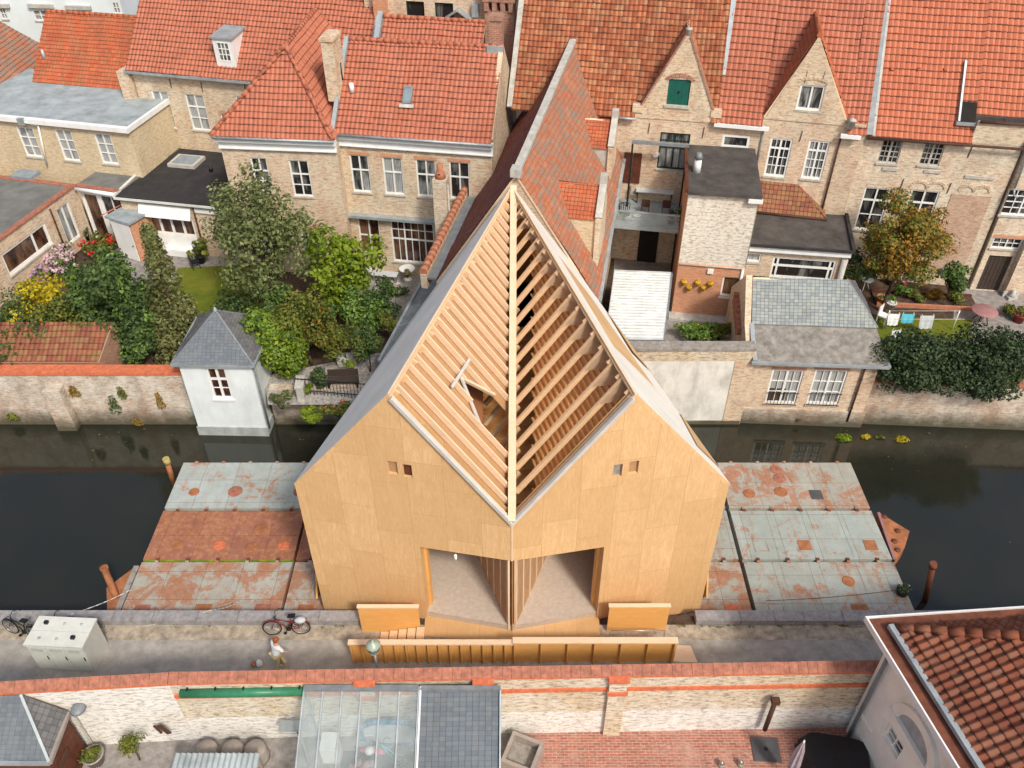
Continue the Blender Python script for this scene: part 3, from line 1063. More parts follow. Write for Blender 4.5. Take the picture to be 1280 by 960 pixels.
def half(sgn):
    "sgn -1: left gable, +1: right gable"
    S = (lambda v: Vector((-v[0] if sgn > 0 else v[0], v[1], v[2])))
    A, Bq = (Lc, Cc) if sgn < 0 else (Cc, Rc)
    ang = math.atan2(Bq[1] - A[1], Bq[0] - A[0])
    Mx = Matrix.Translation((A[0], A[1] - PY, 0)) @ Matrix.Rotation(ang, 4, 'Z')
    W = LEN
    if sgn < 0:
        outline = [(0, -.55), (W, -.55), (W, ZV), (W / 2, ZP), (0, ZE)]
        ops = [(W - 3.27, W + .01, -.56, 4.25), (3.42, 3.74, 7.75, 8.32), (3.92, 4.22, 7.70, 8.27)]
    else:
        outline = [(0, -.55), (W, -.55), (W, ZE), (W / 2, ZP), (0, ZV)]
        ops = [(-.01, 3.27, -.56, 4.25), (3.30, 3.60, 7.70, 8.27), (3.82, 4.14, 7.75, 8.32)]
    mb = MB(Mx)
    mb.facade(0, W, -.55, ZP, ops, 0, .36, 0, outline)
    mb.face([(p[0], .36, p[1]) for p in clip_poly([(0, 4.25), (W, 4.25), (W, 12), (0, 12)], outline)][::-1], 0)
    if sgn < 0:
        q = [(0, -.55), (W - 3.27, -.55), (W - 3.27, 4.25), (0, 4.25)]
    else:
        q = [(3.27, -.55), (W, -.55), (W, 4.25), (3.27, 4.25)]
    mb.face([(p[0], .36, p[1]) for p in q][::-1], 0)
    # the free ends
    xo = 0 if sgn < 0 else W
    mb.face([(xo, 0, -.55), (xo, .36, -.55), (xo, .36, ZE), (xo, 0, ZE)][::sgn], 0)
    mb.face([(0, 0, -.55), (W, 0, -.55), (W, .36, -.55), (0, .36, -.55)], 0)
    fac = mb.build('gable_wall', 'ply', pav)
    for k, o in enumerate(ops[1:]):
        MB(Mx).box(o[0] - .02, .10, o[2] - .02, o[1] + .02, .14, o[3] + .02).build('window_backing', ('deckwood', 'browndoor')[(k + (sgn > 0)) % 2] if (k, sgn) != (0, 1) else 'stone', pav)  # panel added behind the opening to hide its lit reveal
    # jamb posts
    xj = W - 3.27 if sgn < 0 else 3.27
    jm = MB(Mx)
    jm.box(xj - (.02 if sgn < 0 else .10), .37, -.1, xj + (.10 if sgn < 0 else .02), .62, 4.22)
    jm.build('door_jamb', 'ply_orange', pav)
    # roof planes
    Pk = S(pp(-3.675, 19.2, ZP))
    Ef = S(pp(*Lc, ZE))
    Cv = pp(*Cc, ZV)
    Bb = pp(*Bk, ZP)
    Eb = Ef + S(DV + Vector((.75, -.1, .15)))
    t = Vector((0, 0, .02))
    q = [Ef + t, Pk + t, Bb + t, Eb + t]
    n = (q[1] - q[0]).cross(q[2] - q[0]).normalized()
    if n.z < 0:
        q = q[::-1]
        n = -n
    ov = S(Vector((-.18, -.2, -.22)))
    rf = MB()
    up = [p + n * .06 for p in q]
    rf.slab(up, .14, 0, 1)
    roof = rf.build('outer_roof', ['membrane', 'ply'], pav)
    # bare boards not yet covered by the membrane
    if sgn > 0:
        for a0, a1, wd in ((.06, .26, .26), (.45, .74, .24)):
            e0, e1 = Ef.lerp(Eb, a0), Ef.lerp(Eb, a1)
            k0, k1 = Pk.lerp(Bb, a0), Pk.lerp(Bb, a1)
            b = MB()
            b.face([p + n * .10 for p in (e0, e0.lerp(k0, wd), e1.lerp(k1, .03), e1)][::(1 if ((e0.lerp(k0, wd) - e0).cross(e1 - e0)).dot(n) > 0 else -1)])
            b.build('bare_board', 'ply', roof)
    # inner slope
    n2 = (Cv - Pk).cross(Bb - Pk).normalized()
    if n2.z < 0:
        n2 = -n2

    def pt(a, b, off=0.0):
        return Pk + (Bb - Pk) * a + (Cv - Pk) * b + n2 * off
    hole = None
    if sgn < 0:
        # irregular opening in the decking
        def solve(px, py):
            o, d = EYE - Vector((0, PY, 0)), ray(px, py)
            p = o + d * ((Pk - n2 * .2 - o).dot(n2) / d.dot(n2))
            e1, e2, r = Bb - Pk, Cv - Pk, p - Pk
            a11, a12, a22 = e1.dot(e1), e1.dot(e2), e2.dot(e2)
            b1, b2 = r.dot(e1), r.dot(e2)
            de = a11 * a22 - a12 * a12
            return ((b1 * a22 - b2 * a12) / de, (b2 * a11 - b1 * a12) / de)
        Ah, U1, L1 = solve(573.8, 473), solve(615.8, 494.4), solve(598.6, 534.6)
        V1, V2 = (U1[0], 1 - U1[0]), (L1[0], 1 - L1[0])
        dk = MB()
        for pl in (((0, 0), (0, 1), V2, (L1[0], 0)), ((L1[0], 0), L1, Ah, (Ah[0], 0)), ((Ah[0], 0), Ah, U1, (U1[0], 0)), ((U1[0], 0), V1, (1, 0))):
            pts = [pt(a, b, -.22) for a, b in pl]
            if (pts[1] - pts[0]).cross(pts[2] - pts[0]).dot(n2) < 0:
                pts = pts[::-1]
            dk.slab(pts, .03)
        dk.build('roof_decking', 'deckwood', pav)
        MB().beam(pt(*Ah, -.13), pt(*U1, -.13), .10, .12, 0, n2).build('opening_trim', 'timber', pav)
        MB().beam(pt(*Ah, -.10), pt(*L1, -.10), .12, .05, 0, n2).build('opening_trim', 'trim', pav)
        c0_, c1_ = solve(558.4, 486.6), solve(580.7, 451.5)
        MB().beam(pt(*c0_, .03), pt(*c1_, .03), .11, .04, 0, n2).build('loose_board', 'trim', pav)
    else:
        # feet of the rafters running on below the valley into the other half
        for i in range(2, 11):
            a = (i + .22) / 17 * .985
            MB().beam(pt(a, 1 - a, -.30), pt(a, 1.34 - a, -.30), .15, .16, 0, n2).build('rafter_foot', 'timber_o', pav)
    N = 26 if sgn < 0 else 17
    w, h = (.062, .20) if sgn < 0 else (.11, .18)
    for i in range(N):
        a = (i + .22) / N * .985
        segs = [(0.0, 1 - a)]
        if sgn < 0:
            def cross(p, q):
                k = (a - p[0]) / (q[0] - p[0])
                return p[1] + (q[1] - p[1]) * k if 0 <= k <= 1 else None
            edge = [c for c in (cross(L1, Ah), cross(Ah, U1)) if c is not None]
            if len(edge) == 1:
                segs = [(0.0, edge[0])]
            elif len(edge) == 2:
                segs = [(0.0, min(edge)), (max(edge), 1 - a)]
        for b0, b1 in segs:
            if b1 - b0 < .02:
                continue
            if b1 > .985 - a:
                b1 -= .02 * (1 - a)
            mb = MB()
            mb.beam(pt(a, b0, -.09), pt(a, b1, -.09), w, h, 0, n2)
            mb.build('rafter', 'timber' if sgn < 0 else 'timber_o', pav)
    if sgn > 0:
        # folded gussets where the rafters meet the ridge
        dr_ = (Bb - Pk).normalized()
        for i in range(N):
            a0 = (i + .22) / N * .985
            k_ = 1 - a0 * .6
            o_ = -dr_ * .06
            r0 = Pk.lerp(Bb, a0) + o_ + Vector((0, 0, -.03))
            q1 = r0 + (Cv - Pk) * (.20 * k_)
            q2 = r0 + (Ef - Pk) * (.20 * k_) - n * .12
            g = MB()
            g.face([r0, q1, q2])
            g.face([r0, q2, q1])
            g.build('gusset', 'timber', pav)
    # verge trim on the inner edge of the gable and along the ridge
    tb = MB()
    tb.beam(pt(0, .01, .03) + S(Vector((0, -.06, 0))), pt(0, 1.0, .03) + S(Vector((0, -.06, 0))), .13, .12, 0, n2)
    tb.build('verge_trim', 'trim', pav)
    rb = MB()
    rb.beam(Pk + Vector((0, 0, -.02)), Bb + Vector((0, 0, -.02)), .06, .24, 0)
    rb.build('ridge_beam', 'timber', pav)
    # outer wall, its inner lining of studs
    wl = MB()
    a, b = Ef + S(Vector((.22, .25, 0))), Eb + S(Vector((.25, -.3, 0)))
    a.z = b.z = 0
    for z0, z1, lst in ((-.4, ZE - .25, None),):
        P = [a + Vector((0, 0, z0)), b + Vector((0, 0, z0)), b + Vector((0, 0, z1)), a + Vector((0, 0, z1))]
        wl.face(P)
        wl.face(P[::-1])
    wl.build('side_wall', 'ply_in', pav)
    st = MB()
    for i in range(20):
        c = a.lerp(b, (i + .5) / 20) + S(Vector((.09, 0, 0)))
        st.beam(c + Vector((0, 0, .1)), c + Vector((0, 0, ZE - .3)), .09, .06, 0, (0, 1, 0))
    so = st.build('stud_row', 'timber_o', pav)
    # under side of the outer slope: rafters seen from inside
    ur = MB()
    for i in range(18):
        k = (i + .5) / 18
        ur.beam(Ef.lerp(Eb, k) - n * .14 + S(Vector((.15, 0, .05))), Pk.lerp(Bb, k) - n * .16, .07, .18, 0, n)
    ur.build('outer_rafters', 'timber_o', pav)
    # boarded soffit of close joists hung below the open rafters
    ce = MB()
    lo = -.95
    P = [pt(.02, .06, lo), pt(.02, .96, lo), pt(.90, .06, lo)]
    if (P[1] - P[0]).cross(P[2] - P[0]).dot(n2) < 0:
        P = P[::-1]
    if sgn > 0:
        ce.slab(P, .03)
        for i in range(1, 24):
            b_ = .06 + .9 * i / 24
            a1 = .02 + .88 * (1 - (b_ - .06) / .9)
            if a1 > .04:
                ce.beam(pt(.02, b_, lo + .09), pt(a1, b_, lo + .09), .045, .16, 0, n2)
        for i in range(1, 15):
            a_ = .02 + .88 * i / 15
            b1 = .06 + .9 * (1 - (a_ - .02) / .88)
            ce.beam(pt(a_, .06, lo + .07), pt(a_, b1, lo + .07), .05, .13, 0, n2)
        ce.build('soffit_joists', 'amber', pav)
    else:
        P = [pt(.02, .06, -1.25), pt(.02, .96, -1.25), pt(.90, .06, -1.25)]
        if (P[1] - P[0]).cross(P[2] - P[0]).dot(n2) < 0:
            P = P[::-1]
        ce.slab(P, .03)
        ce.build('opening_backing', 'redwood', pav)  # dark backing added under the opening, shade put into its colour
    f0, f1 = S(pp(-7.1, 20.35, 0)), S(pp(-.12, 19.05, 0))
    g0, g1 = S(pp(-3.4, 31.4, 0)), S(pp(-.12, 31.4, 0))
    zc = 4.5
    lc = MB()
    P = [p + Vector((0, 0, zc)) for p in (f0, f1, g1, g0)]
    if (P[1] - P[0]).cross(P[2] - P[0]).z < 0:
        P = P[::-1]
    lc.slab(P, .04)
    for i in range(16):
        k = i / 15
        lc.beam(f0.lerp(g0, k) + Vector((0, 0, zc + .16)), f1.lerp(g1, k) + Vector((0, 0, zc + .16)), .09, .24)
    lc.build('ceiling_joists', 'amber', pav)
    # slanting partition beside the entrance
    pt_ = MB()
    b0, b1 = S(pp(-.14, 18.62, .12)), S(pp(-2.25, 24.0, .12))
    up_ = Vector((0, 0, 4.1))
    pt_.beam(b0 + Vector((0, 0, .05)), b1 + Vector((0, 0, .05)), .09, .1)
    pt_.beam(b0 + up_, b1 + up_, .09, .1)
    for i in range(9):
        c = b0.lerp(b1, i / 8)
        pt_.beam(c, c + up_, .07, .09 if i else .16, 0, (b1 - b0))
    prt = pt_.build('partition_frame', 'timber', pav)
    lin = MB()
    ii = S(Vector((-.022, .01, 0)))
    lin.face([b0 + ii, b1 + ii, b1 + ii + up_, b0 + ii + up_])
    lin.face([b0 + ii, b1 + ii, b1 + ii + up_, b0 + ii + up_][::-1])
    lin.build('lining', 'timber_o', prt)
    # slender bracing board at the outer wall
    br = MB()
    br.beam(S(pp(-7.72, 20.6, -.6)), S(pp(-7.72, 22.6, 2.4)), .07, .5, 0, (0, 0, 1))
    br.build('bracing_board', 'ply_orange', pav)
    return Pk, Bb


half(-1)
half(1)
vb = MB()
vb.beam(pp(0, 18.42, ZV + .12), pp(.06, 32.55, ZP + .06), .26, .3)
vb.build('valley_beam', 'timber', pav)
# nose of the gables
MB().beam(pp(0, 18.50, 4.26), pp(0, 18.50, 6.05), .05, .04, 0, (0, 1, 0)).build('corner_bead', 'timber', pav)
fl = MB()
fl.slab([pp(-7.2, 19.95, .1), pp(-3.3, 19.2, .1), pp(0, 18.55, .1), pp(3.3, 19.2, .1), pp(7.2, 19.95, .1), pp(2.7, 32.6, .1), pp(-2.7, 32.6, .1)], .3)
fl.build('floor', 'carpet', pav)
th = MB()
th.slab([pp(-3.3, 18.35, .04), pp(0, 18.05, .04), pp(3.3, 18.35, .04), pp(3.3, 19.2, .108), pp(0, 18.55, .108), pp(-3.3, 19.2, .108)], .05)
th.build('threshold', 'ply_in', pav)
bw = MB()
bw.face([pp(-2.75, 32.65, 0), pp(2.75, 32.65, 0), pp(2.75, 32.65, ZE - .1), pp(-2.75, 32.65, ZE - .1)])
bw.face([pp(-2.75, 32.65, 0), pp(2.75, 32.65, 0), pp(2.75, 32.65, ZE - .1), pp(-2.75, 32.65, ZE - .1)][::-1])
for s_ in (-1, 1):
    tri = [pp(s_ * 2.7, 32.6, ZE), pp(0, 32.5, ZP - .1), pp(0, 32.6, ZE)]
    bw.face(tri)
    bw.face(tri[::-1])
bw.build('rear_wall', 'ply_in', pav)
mp = MB()
for z0, z1, y0, y1 in ((.12, 1.1, 21.6, 21.7),):
    mp.box(-.95, y0 - PY, z0, .95, y1 - PY, z1)
mp.beam(pp(-.75, 21.55, 1.12), pp(0, 21.3, 1.12), .09, .05)
mp.beam(pp(.75, 21.55, 1.12), pp(0, 21.3, 1.12), .09, .05)
mp.build('inner_parapet', 'timber', pav)
# wing panels beside the doors
for nm, x0, x1, yy, zt in (('wing_panel', -5.62, -3.42, 18.55, 1.5), ('wing_panel', 3.55, 5.75, 18.55, 1.55)):
    w_ = MB()
    w_.box(x0, yy - PY, 0.01, x1, yy + .05 - PY, zt)
    wp = w_.build('wing_panel', 'ply_orange', pav)
    MB().box(x0 - .03, yy - .03 - PY, zt + .003, x1 + .03, yy + .12 - PY, zt + .06).build('capping', 'timber', wp)
# little steps up to the left door
for i in range(5):
    MB().box(-4.9 + i * .34, 17.55 - PY, .004, -4.6 + i * .34, 18.5 - PY, .10 + .075 * i).build('step', 'timber_o', pav)
MB().box(-3.2, 17.4 - PY, .004, 3.4, 18.06 - PY, .05).build('landing', 'ply_in', pav)
ro = MB()
ro.slab([pp(5.75, 17.3, .03), pp(6.75, 17.25, .02), pp(6.6, 17.95, .02), pp(5.75, 18.0, .03)], .02)
ro.build('ramp_board', 'timber', pav)
hr = MB()
hr.path([pp(3.6, 18.1, .05), pp(3.6, 18.1, .75), pp(5.6, 18.1, .75), pp(5.6, 18.1, .05)], .018, 6)
hr.build('handrail', 'chrome', pav)
MB().cyl(pp(-1.95, 18.75, 4.25), pp(-1.95, 18.75, 4.0), .05, None, 8).build('spotlight', 'white', pav)
MB().box(-7.0, 20.3 - PY, -.72, 7.0, 31 - PY, -.2).build('underframe', 'rust_dark', pav)

# the stud fence in front of the entrance
fence = thing('plywood_fence', 'amber plywood fence with upright studs between brick wall and pavilion', 'fence', (0, 17.25, 0))
for x0, x1, zt, nn, nm in ((-5.78, .05, 1.26, 15, 'l'), (.05, 5.85, 1.34, 7, 'r')):
    MB().box(x0, .06, .005, x1, .085, zt).build('panel', 'ply_orange', fence)
    for i in range(nn):
        xx = x0 + .05 + (x1 - x0 - .1) * i / (nn - 1 if nm == 'r' else nn - .4)
        MB().box(xx - .035, -.06, .005, xx + .035, .058, zt - .02).build('stud', 'ply_orange', fence)
    MB().box(x0 - .03, -.09, zt - .02, x1 + (.03 if nm == 'r' else -.004), .12 if nm == 'l' else .16, zt + .04).build('top_rail', 'timber', fence)

# ------------------------------------------------------------------ pontoons
rows = [(19.45, 22.38, -.7), (22.53, 25.22, -.7), (25.38, 28.2, -.7)]
cols = [(-15.38, -9.12), (-9.0, -2.9), (3.2, 9.45), (9.62, 15.85)]
bm_ = {(0, 0): 'rust_c', (1, 0): 'rust_b', (2, 0): 'rust_a', (0, 1): 'rust_c', (1, 1): 'rust_b', (2, 1): 'rust_a',
       (0, 2): 'rust_c', (1, 2): 'rust_f', (2, 2): 'rust_d', (0, 3): 'rust_f', (1, 3): 'rust_e', (2, 3): 'rust_d'}
bl_ = {(0, 0): 'rust-blotched grey pontoon, left of pavilion and nearest the quay', (1, 0): 'rust-red pontoon with orange spots and green edge, left of pavilion',
       (2, 0): 'rust-flecked white pontoon, left of pavilion and farthest from the quay', (0, 1): 'grey pontoon tucked beside left pavilion wall next to the quay kerb',
       (1, 1): 'red pontoon sliver showing beside left pavilion wall', (2, 1): 'white pontoon sliver behind left eave of pavilion',
       (0, 2): 'orange-stained pontoon sliver beside right pavilion wall next to the quay', (1, 2): 'pale pontoon sliver with round rust spot beside right pavilion wall',
       (2, 2): 'pale pontoon mostly hidden behind right eave of pavilion', (0, 3): 'pale rust-stained pontoon, right of pavilion and nearest the quay',
       (1, 3): 'pale pontoon with two square rusty hatches, right of pavilion', (2, 3): 'rust-washed pontoon with dark square hatch, right of pavilion and farthest from the quay'}
for r, (y0, y1, zt) in enumerate(rows):
    for c, (x0, x1) in enumerate(cols):
        root = thing('steel_pontoon', bl_[r, c], 'pontoon', ((x0 + x1) / 2, (y0 + y1) / 2, WZ), 0, 'steel pontoons under the pavilion')
        hx, hy = (x1 - x0) / 2, (y1 - y0) / 2
        zz = zt - WZ
        hb = MB()
        hb.box(-hx, -hy, -1.0, hx, hy, zz)
        hull = hb.build('hull', bm_[r, c], root)
        bv = hull.modifiers.new('bevel', 'BEVEL')
        bv.width = .05
        bv.segments = 2
        rr = random.Random(r * 7 + c)
        for k in range(1, 4):
            xx = -hx + 2 * hx * k / 4 + rr.uniform(-.08, .08)
            MB().box(xx - .02, -hy + .03, zz - .01, xx + .02, hy - .03, zz + .012).build('weld_seam', bm_[r, c], root)
        for k in range(5):
            xx = -hx + 2 * hx * (k + .5) / 5
            for sy in (-1, 1):
                l = MB()
                l.box(xx - .07, sy * hy - .05, zz - .12, xx + .07, sy * hy + .05, zz + .05)
                l.build('lug', 'rust_dark' if r == 1 else 'rust_c', root)
        if (r, c) == (1, 0):
            MB().box(-hx, -hy - .035, zz - .32, hx, -hy - .002, zz - .03).build('rubbing_strip', 'algae', root)
        # hatches and rusty discs
        if c in (0, 3) or True:
            spots = {(1, 0): [('d', -1.95, -.55, .26, 'rust_o'), ('d', -.15, -.6, .27, 'band'), ('d', 1.25, -.7, .26, 'rust_o'), ('d', 2.6, -.6, .27, 'band'), ('d', 1.4, .3, .3, 'rust_o')],
                     (2, 0): [('d', -2.1, -.45, .24, 'rust_o'), ('d', -.25, -.42, .33, 'coping'), ('d', 3 - .3, -.42, .33, 'coping')],
                     (0, 0): [('s', -2.35, -.95, .30, 'coping'), ('s', .05, -.95, .33, 'rust_o'), ('s', 2.4, -.92, .3, 'coping')],
                     (1, 3): [('s', -.35, -.6, .26, 'rust_o'), ('s', 2.45, -.6, .26, 'rust_o'), ('f', -2.2, -.62, .3, None)],
                     (2, 3): [('s', .95, -.62, .27, 'hatch'), ('d', -.6, -.45, .30, 'rust_o'), ('d', -2.05, -.55, .27, 'rust_o'), ('d', -.45, .4, .28, 'coping'), ('d', -.5, .95, .26, 'coping')],
                     (0, 3): [('s', 1.0, -.95, .32, 'rust_o'), ('d', .95, .5, .26, 'rust_o'), ('f', -2.3, -.9, .3, None), ('f', -.4, -.9, .3, None)],
                     (0, 2): [('s', 2.4, -.95, .3, 'band')], (1, 2): [('d', 2.1, -.35, .24, 'rust_o')], (0, 1): [('s', -2.2, -.95, .3, 'rust_o')]}.get((r, c), [])
            for kd, sx, sy, sr, mt in spots:
                q = MB()
                if kd == 'd':
                    q.lathe((sx, sy, zz - .004), [(sr, 0), (sr, .016), (sr - .03, .022), (0, .022)], 20)
                    q.build('manhole_cover', mt, root)
                elif kd == 's':
                    q.box(sx - sr, sy - sr, zz - .004, sx + sr, sy + sr, zz + .022)
                    q.build('hatch', mt, root)
                else:
                    for a in ((-sr, -sr, sr, -sr + .03), (-sr, sr - .03, sr, sr), (-sr, -sr, -sr + .03, sr), (sr - .03, -sr, sr, sr)):
                        q.box(sx + a[0], sy + a[1], zz - .004, sx + a[2], sy + a[3], zz + .016)
                    q.build('hatch_rim', 'rust_c', root)

# bow pieces and mooring posts


def bow(name, label, pts, z, th, cat='bow section'):
    P = [Vector((p.x, p.y, z)) for p in pts]
    c = sum(P, Vector()) / len(P)
    root = thing(name, label, cat, (c.x, c.y, WZ))
    Q = [p - Vector((c.x, c.y, WZ)) for p in P]
    if (Q[1] - Q[0]).cross(Q[2] - Q[0]).z < 0:
        Q = Q[::-1]
    MB().slab(Q, th).build('hull', 'rust_o', root)
    return root, Q


rt, Q = bow('bow_section', 'orange rusted triangular bow section by left near pontoon and quay', [G(172, 706, -.85), G(150, 764, -.85), G(134, 764, -.85), G(133, 735, -.85)], -.85, .9)
zb = .75
MB().cyl(rt.matrix_basis.inverted() @ G(146, 748, -.85), rt.matrix_basis.inverted() @ G(130, 710, -.1), .14, None, 12).build('post', 'rust_o', rt)
MB().lathe(rt.matrix_basis.inverted() @ G(130, 710, -.1), [(.17, -.1), (.17, .06), (0, .06)], 12).build('post_cap', 'rust_o', rt)
f_ = MB()
f_.beam(rt.matrix_basis.inverted() @ G(171, 708, -.75), rt.matrix_basis.inverted() @ G(147, 764, -.75), .22, .1)
f_.build('fender_plank', 'stone', rt)
rt, Q = bow('bow_section', 'orange rusted bow section floating at the end of right middle pontoon', [G(1098, 640, -.8), G(1137, 664, -.8), G(1131, 684, -.8), G(1119, 700, -.8)], -.8, .8)
MB().beam(rt.matrix_basis.inverted() @ G(1098, 641, -.74), rt.matrix_basis.inverted() @ G(1118, 699, -.74), .12, .08).build('fender_plank', 'mauve', rt)
for k, (a, b) in enumerate(((1122, 664), (1118, 677), (1105, 646), (1122, 688))):
    MB().lathe(rt.matrix_basis.inverted() @ G(a, b, -.8), [(.12, 0), (.12, .05), (0, .05)], 10).build('bollard', 'rust_dark', rt)
mp_ = thing('mooring_post', 'slanting rusty mooring post with yellow top beside farthest left pontoon', 'mooring post', G(217, 604, WZ))
a = mp_.matrix_basis.inverted()
MB().cyl(a @ G(217, 604, WZ), a @ AY(209, 578, G(217, 604, WZ).y), .13, .12, 12).build('tube', 'rust_o', mp_)
MB().cyl(a @ AY(209.5, 579, G(217, 604, WZ).y), a @ AY(207, 573, G(217, 604, WZ).y), .17, .15, 12).build('cap', 'mustard', mp_)
mp_ = thing('mooring_post', 'thin brown rusty mooring post standing alone in water at right', 'mooring post', G(1156, 752, WZ))
a = mp_.matrix_basis.inverted()
yy = G(1156, 752, WZ).y
MB().cyl(a @ G(1156, 752, WZ), a @ AY(1166, 708, yy), .12, None, 12).build('tube', 'rust_dark', mp_)
MB().cyl(a @ AY(1166, 709, yy), a @ AY(1167, 704, yy), .16, .14, 12).build('cap', 'rust_dark', mp_)


def cable(name, label, pts, r, mat, cat):
    root = thing(name, label, cat, pts[0])
    q = []
    for p, n in zip(pts[:-1], pts[1:]):
        for k in range(8):
            t = k / 8
            v = Vector(p).lerp(Vector(n), t)
            v.z -= .10 * math.sin(PI * t) * 1.0
            q.append(v - Vector(pts[0]))
    q.append(Vector(pts[-1]) - Vector(pts[0]))
    MB().path(q, r, 5).build('cord', mat, root)


cable('mooring_rope', 'pale rope running from quay kerb past the box to left bow section', [G(88, 768, .36), G(166, 736, -.6)], .018, 'rope', 'rope')
cable('mooring_rope', 'pale rope lying across quay kerb towards the grey left pontoon', [G(178, 783, .05), G(262, 763, .36), G(300, 752, -.66)], .014, 'rope', 'rope')
cable('mooring_rope', 'dark rope stretched along nearest right pontoon towards the white house', [G(958, 751, -.6), G(1120, 738, -.55)], .012, 'rust_dark', 'rope')
bu = thing('flower_tub', 'dark tub of speckled flowers on corner of nearest right pontoon', 'flower tub', G(1127, 742, -.7))
MB().lathe((0, 0, 0), [(.2, 0), (.26, .22), (.22, .22), (0, .2)], 14).build('pot', 'black', bu)
foliage('foliage', 'dark', [(0, 0, .3, .27, .27, .16)], 120, .10, bu, 3)
foliage('blossom', 'whitef', [(0, 0, .36, .26, .26, .15)], 24, .07, bu, 4)

# ------------------------------------------------------------------ the houses across the canal


def tile_poly(name, mat, pts, parent, **kw):
    P = [Vector(p) for p in pts]
    N = Vector((0, 0, 0))
    for a, b in zip(P, P[1:] + P[:1]):
        N += a.cross(b)
    N.normalize()
    if N.z < 0:
        N = -N
        P = P[::-1]
    V = (Vector((0, 0, 1)) - N * N.z).normalized()
    U = V.cross(N).normalized()
    O = min(P, key=lambda p: p.dot(V))
    poly = [((p - O).dot(U), (p - O).dot(V)) for p in P]
    return tile_roof(name, mat, O, U, V, poly, parent, **kw)


def gable_end(b, mat, x, depth, h, rise, out=1, up=.0, name='side_wall'):
    mb = MB()
    P = [(x, 0, 0), (x, depth, 0), (x, depth, h), (x, depth / 2, h + rise + up), (x, 0, h + up)]
    mb.face(P if out > 0 else P[::-1])
    Q = [(x - out * .25, p[1], p[2]) for p in P]
    mb.face(Q[::-1] if out > 0 else Q)
    for a, c, d, e in ((P[3], P[4], Q[4], Q[3]), (P[2], P[3], Q[3], Q[2])):
        mb.face([a, c, d, e] if out > 0 else [a, e, d, c])
    return mb.build(name, mat, b.root)


def gutter(b, x0, x1, z, y=-.38, mat='zinc', r=.075, name='gutter'):
    return MB().cyl((x0, y, z), (x1, y, z), r, None, 8).build(name, mat, b.root)


def downpipe(b, x, z0, z1, y=-.10, mat='zinc', r=.05):
    mb = MB().cyl((x, y, z0), (x, y, z1), r, None, 8)
    for k in range(1, 4):
        zz = z0 + (z1 - z0) * k / 4
        mb.cyl((x, y, zz - .02), (x, y, zz + .02), r * 1.4, None, 8)
    return mb.build('downpipe', mat, b.root)


def anchors(b, pts, y=-.03):
    for px, py in pts:
        p = b.y(px, py)
        MB().beam((p.x, y, p.z - .3), (p.x + .03, y, p.z + .3), .045, .03, 0, (1, 0, 0)).build('wall_anchor', 'iron', b.root)


# --- middle house with four tall windows
b8 = B('town_house', 'pale brick house with orange roof, roof window and two rows of tall white windows', 'house', (421, 164), (615, 177.5), 9.1)
h, W = b8.h, b8.W
for TL, BR, g in (((436, 193), (465, 241), 'glass_h'), ((477, 196), (506, 244), 'glass_c'), ((519, 199), (547, 247), 'glass_h'), ((561, 202), (588, 250), 'glass')):
    b8.win(TL, BR, h=((.60, .08),), glass=g, lintel='orange_brick')
b8.win((446, 271), (478, 318), h=((.5, .07),), glass='glass_r')
b8.win((487, 274), (545, 331), v=((.30, .08), (.80, .07), (.15, .03), (.47, .03), (.64, .03)), h=((.55, .09), (.78, .035)), glass='glass_r')
dep = 7.2
b8.wall('oldbuff', 0, W, h - .42, depth=dep)
gable_end(b8, 'oldbuff', W + .02, dep, h, dep / 2, 1, .12)
cm = MB()
cm.box(-.02, -.12, h - .68, W + .06, .02, h - .30)
cm.box(-.02, -.18, h - .73, W + .06, .02, h - .68)
cm.box(-.02, -.30, h - .30, W + .06, .1, h - .08)
b8.part('cornice', cm, 'white')
gutter(b8, -.05, W + .1, h - .02, -.40)
top = (dep / 2)
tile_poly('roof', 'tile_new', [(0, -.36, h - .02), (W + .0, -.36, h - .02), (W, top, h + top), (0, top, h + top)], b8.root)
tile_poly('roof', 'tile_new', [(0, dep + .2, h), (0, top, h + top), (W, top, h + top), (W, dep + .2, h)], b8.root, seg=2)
ridge_tiles((0, top, h + top + .05), (W, top, h + top + .05), 'tile_new', b8.root)
MB().box(-.12, -.36, h - .3, -.0, .1, h).build('cornice_end', 'offwhite', b8.root)
pf = MB()
pf.beam((-.12, -.3, h + .10), (-.12, top, h + top + .12), .22, .26)
b8.part('parapet_flashing', pf, 'zinc')
cp = MB().box(.1, -.42, b8.y(492, 272).z - .02, W - .55, .02, b8.y(492, 272).z + .14)
b8.part('lintel_canopy', cp, 'zinc')
downpipe(b8, -.12, .3, h - .6)
N45 = Vector((0, -1, 1)).normalized()


def on_slope(b, px, py, O, N):
    d = b.d(px, py)
    return b.E + d * ((Vector(O) - b.E).dot(N) / d.dot(N))


p, q = on_slope(b8, 503, 130, (0, -.36, h), N45), on_slope(b8, 517, 109, (0, -.36, h), N45)
sk = MB()
Vs, Us = Vector((0, 1, 1)).normalized(), Vector((1, 0, 0))
c0 = Vector((p.x, p.y, p.z)) + N45 * .06
wd, hg = q.x - p.x, (q - p).dot(Vs)
fr = MB()
for a, c_, e, f in ((0, 0, wd, .1), (0, hg - .1, wd, hg), (0, .1, .1, hg - .1), (wd - .1, .1, wd, hg - .1)):
    P = [c0 + Us * a + Vs * c_, c0 + Us * e + Vs * c_, c0 + Us * e + Vs * f, c0 + Us * a + Vs * f]
    fr.slab([k + N45 * .07 for k in P], .14)
skl = MB().slab([c0 + N45 * .03, c0 + Us * wd + N45 * .03, c0 + Us * wd + Vs * hg + N45 * .03, c0 + Vs * hg + N45 * .03], .05).build('roof_window', 'skyglass', b8.root)
fr.build('frame', 'lead', skl)
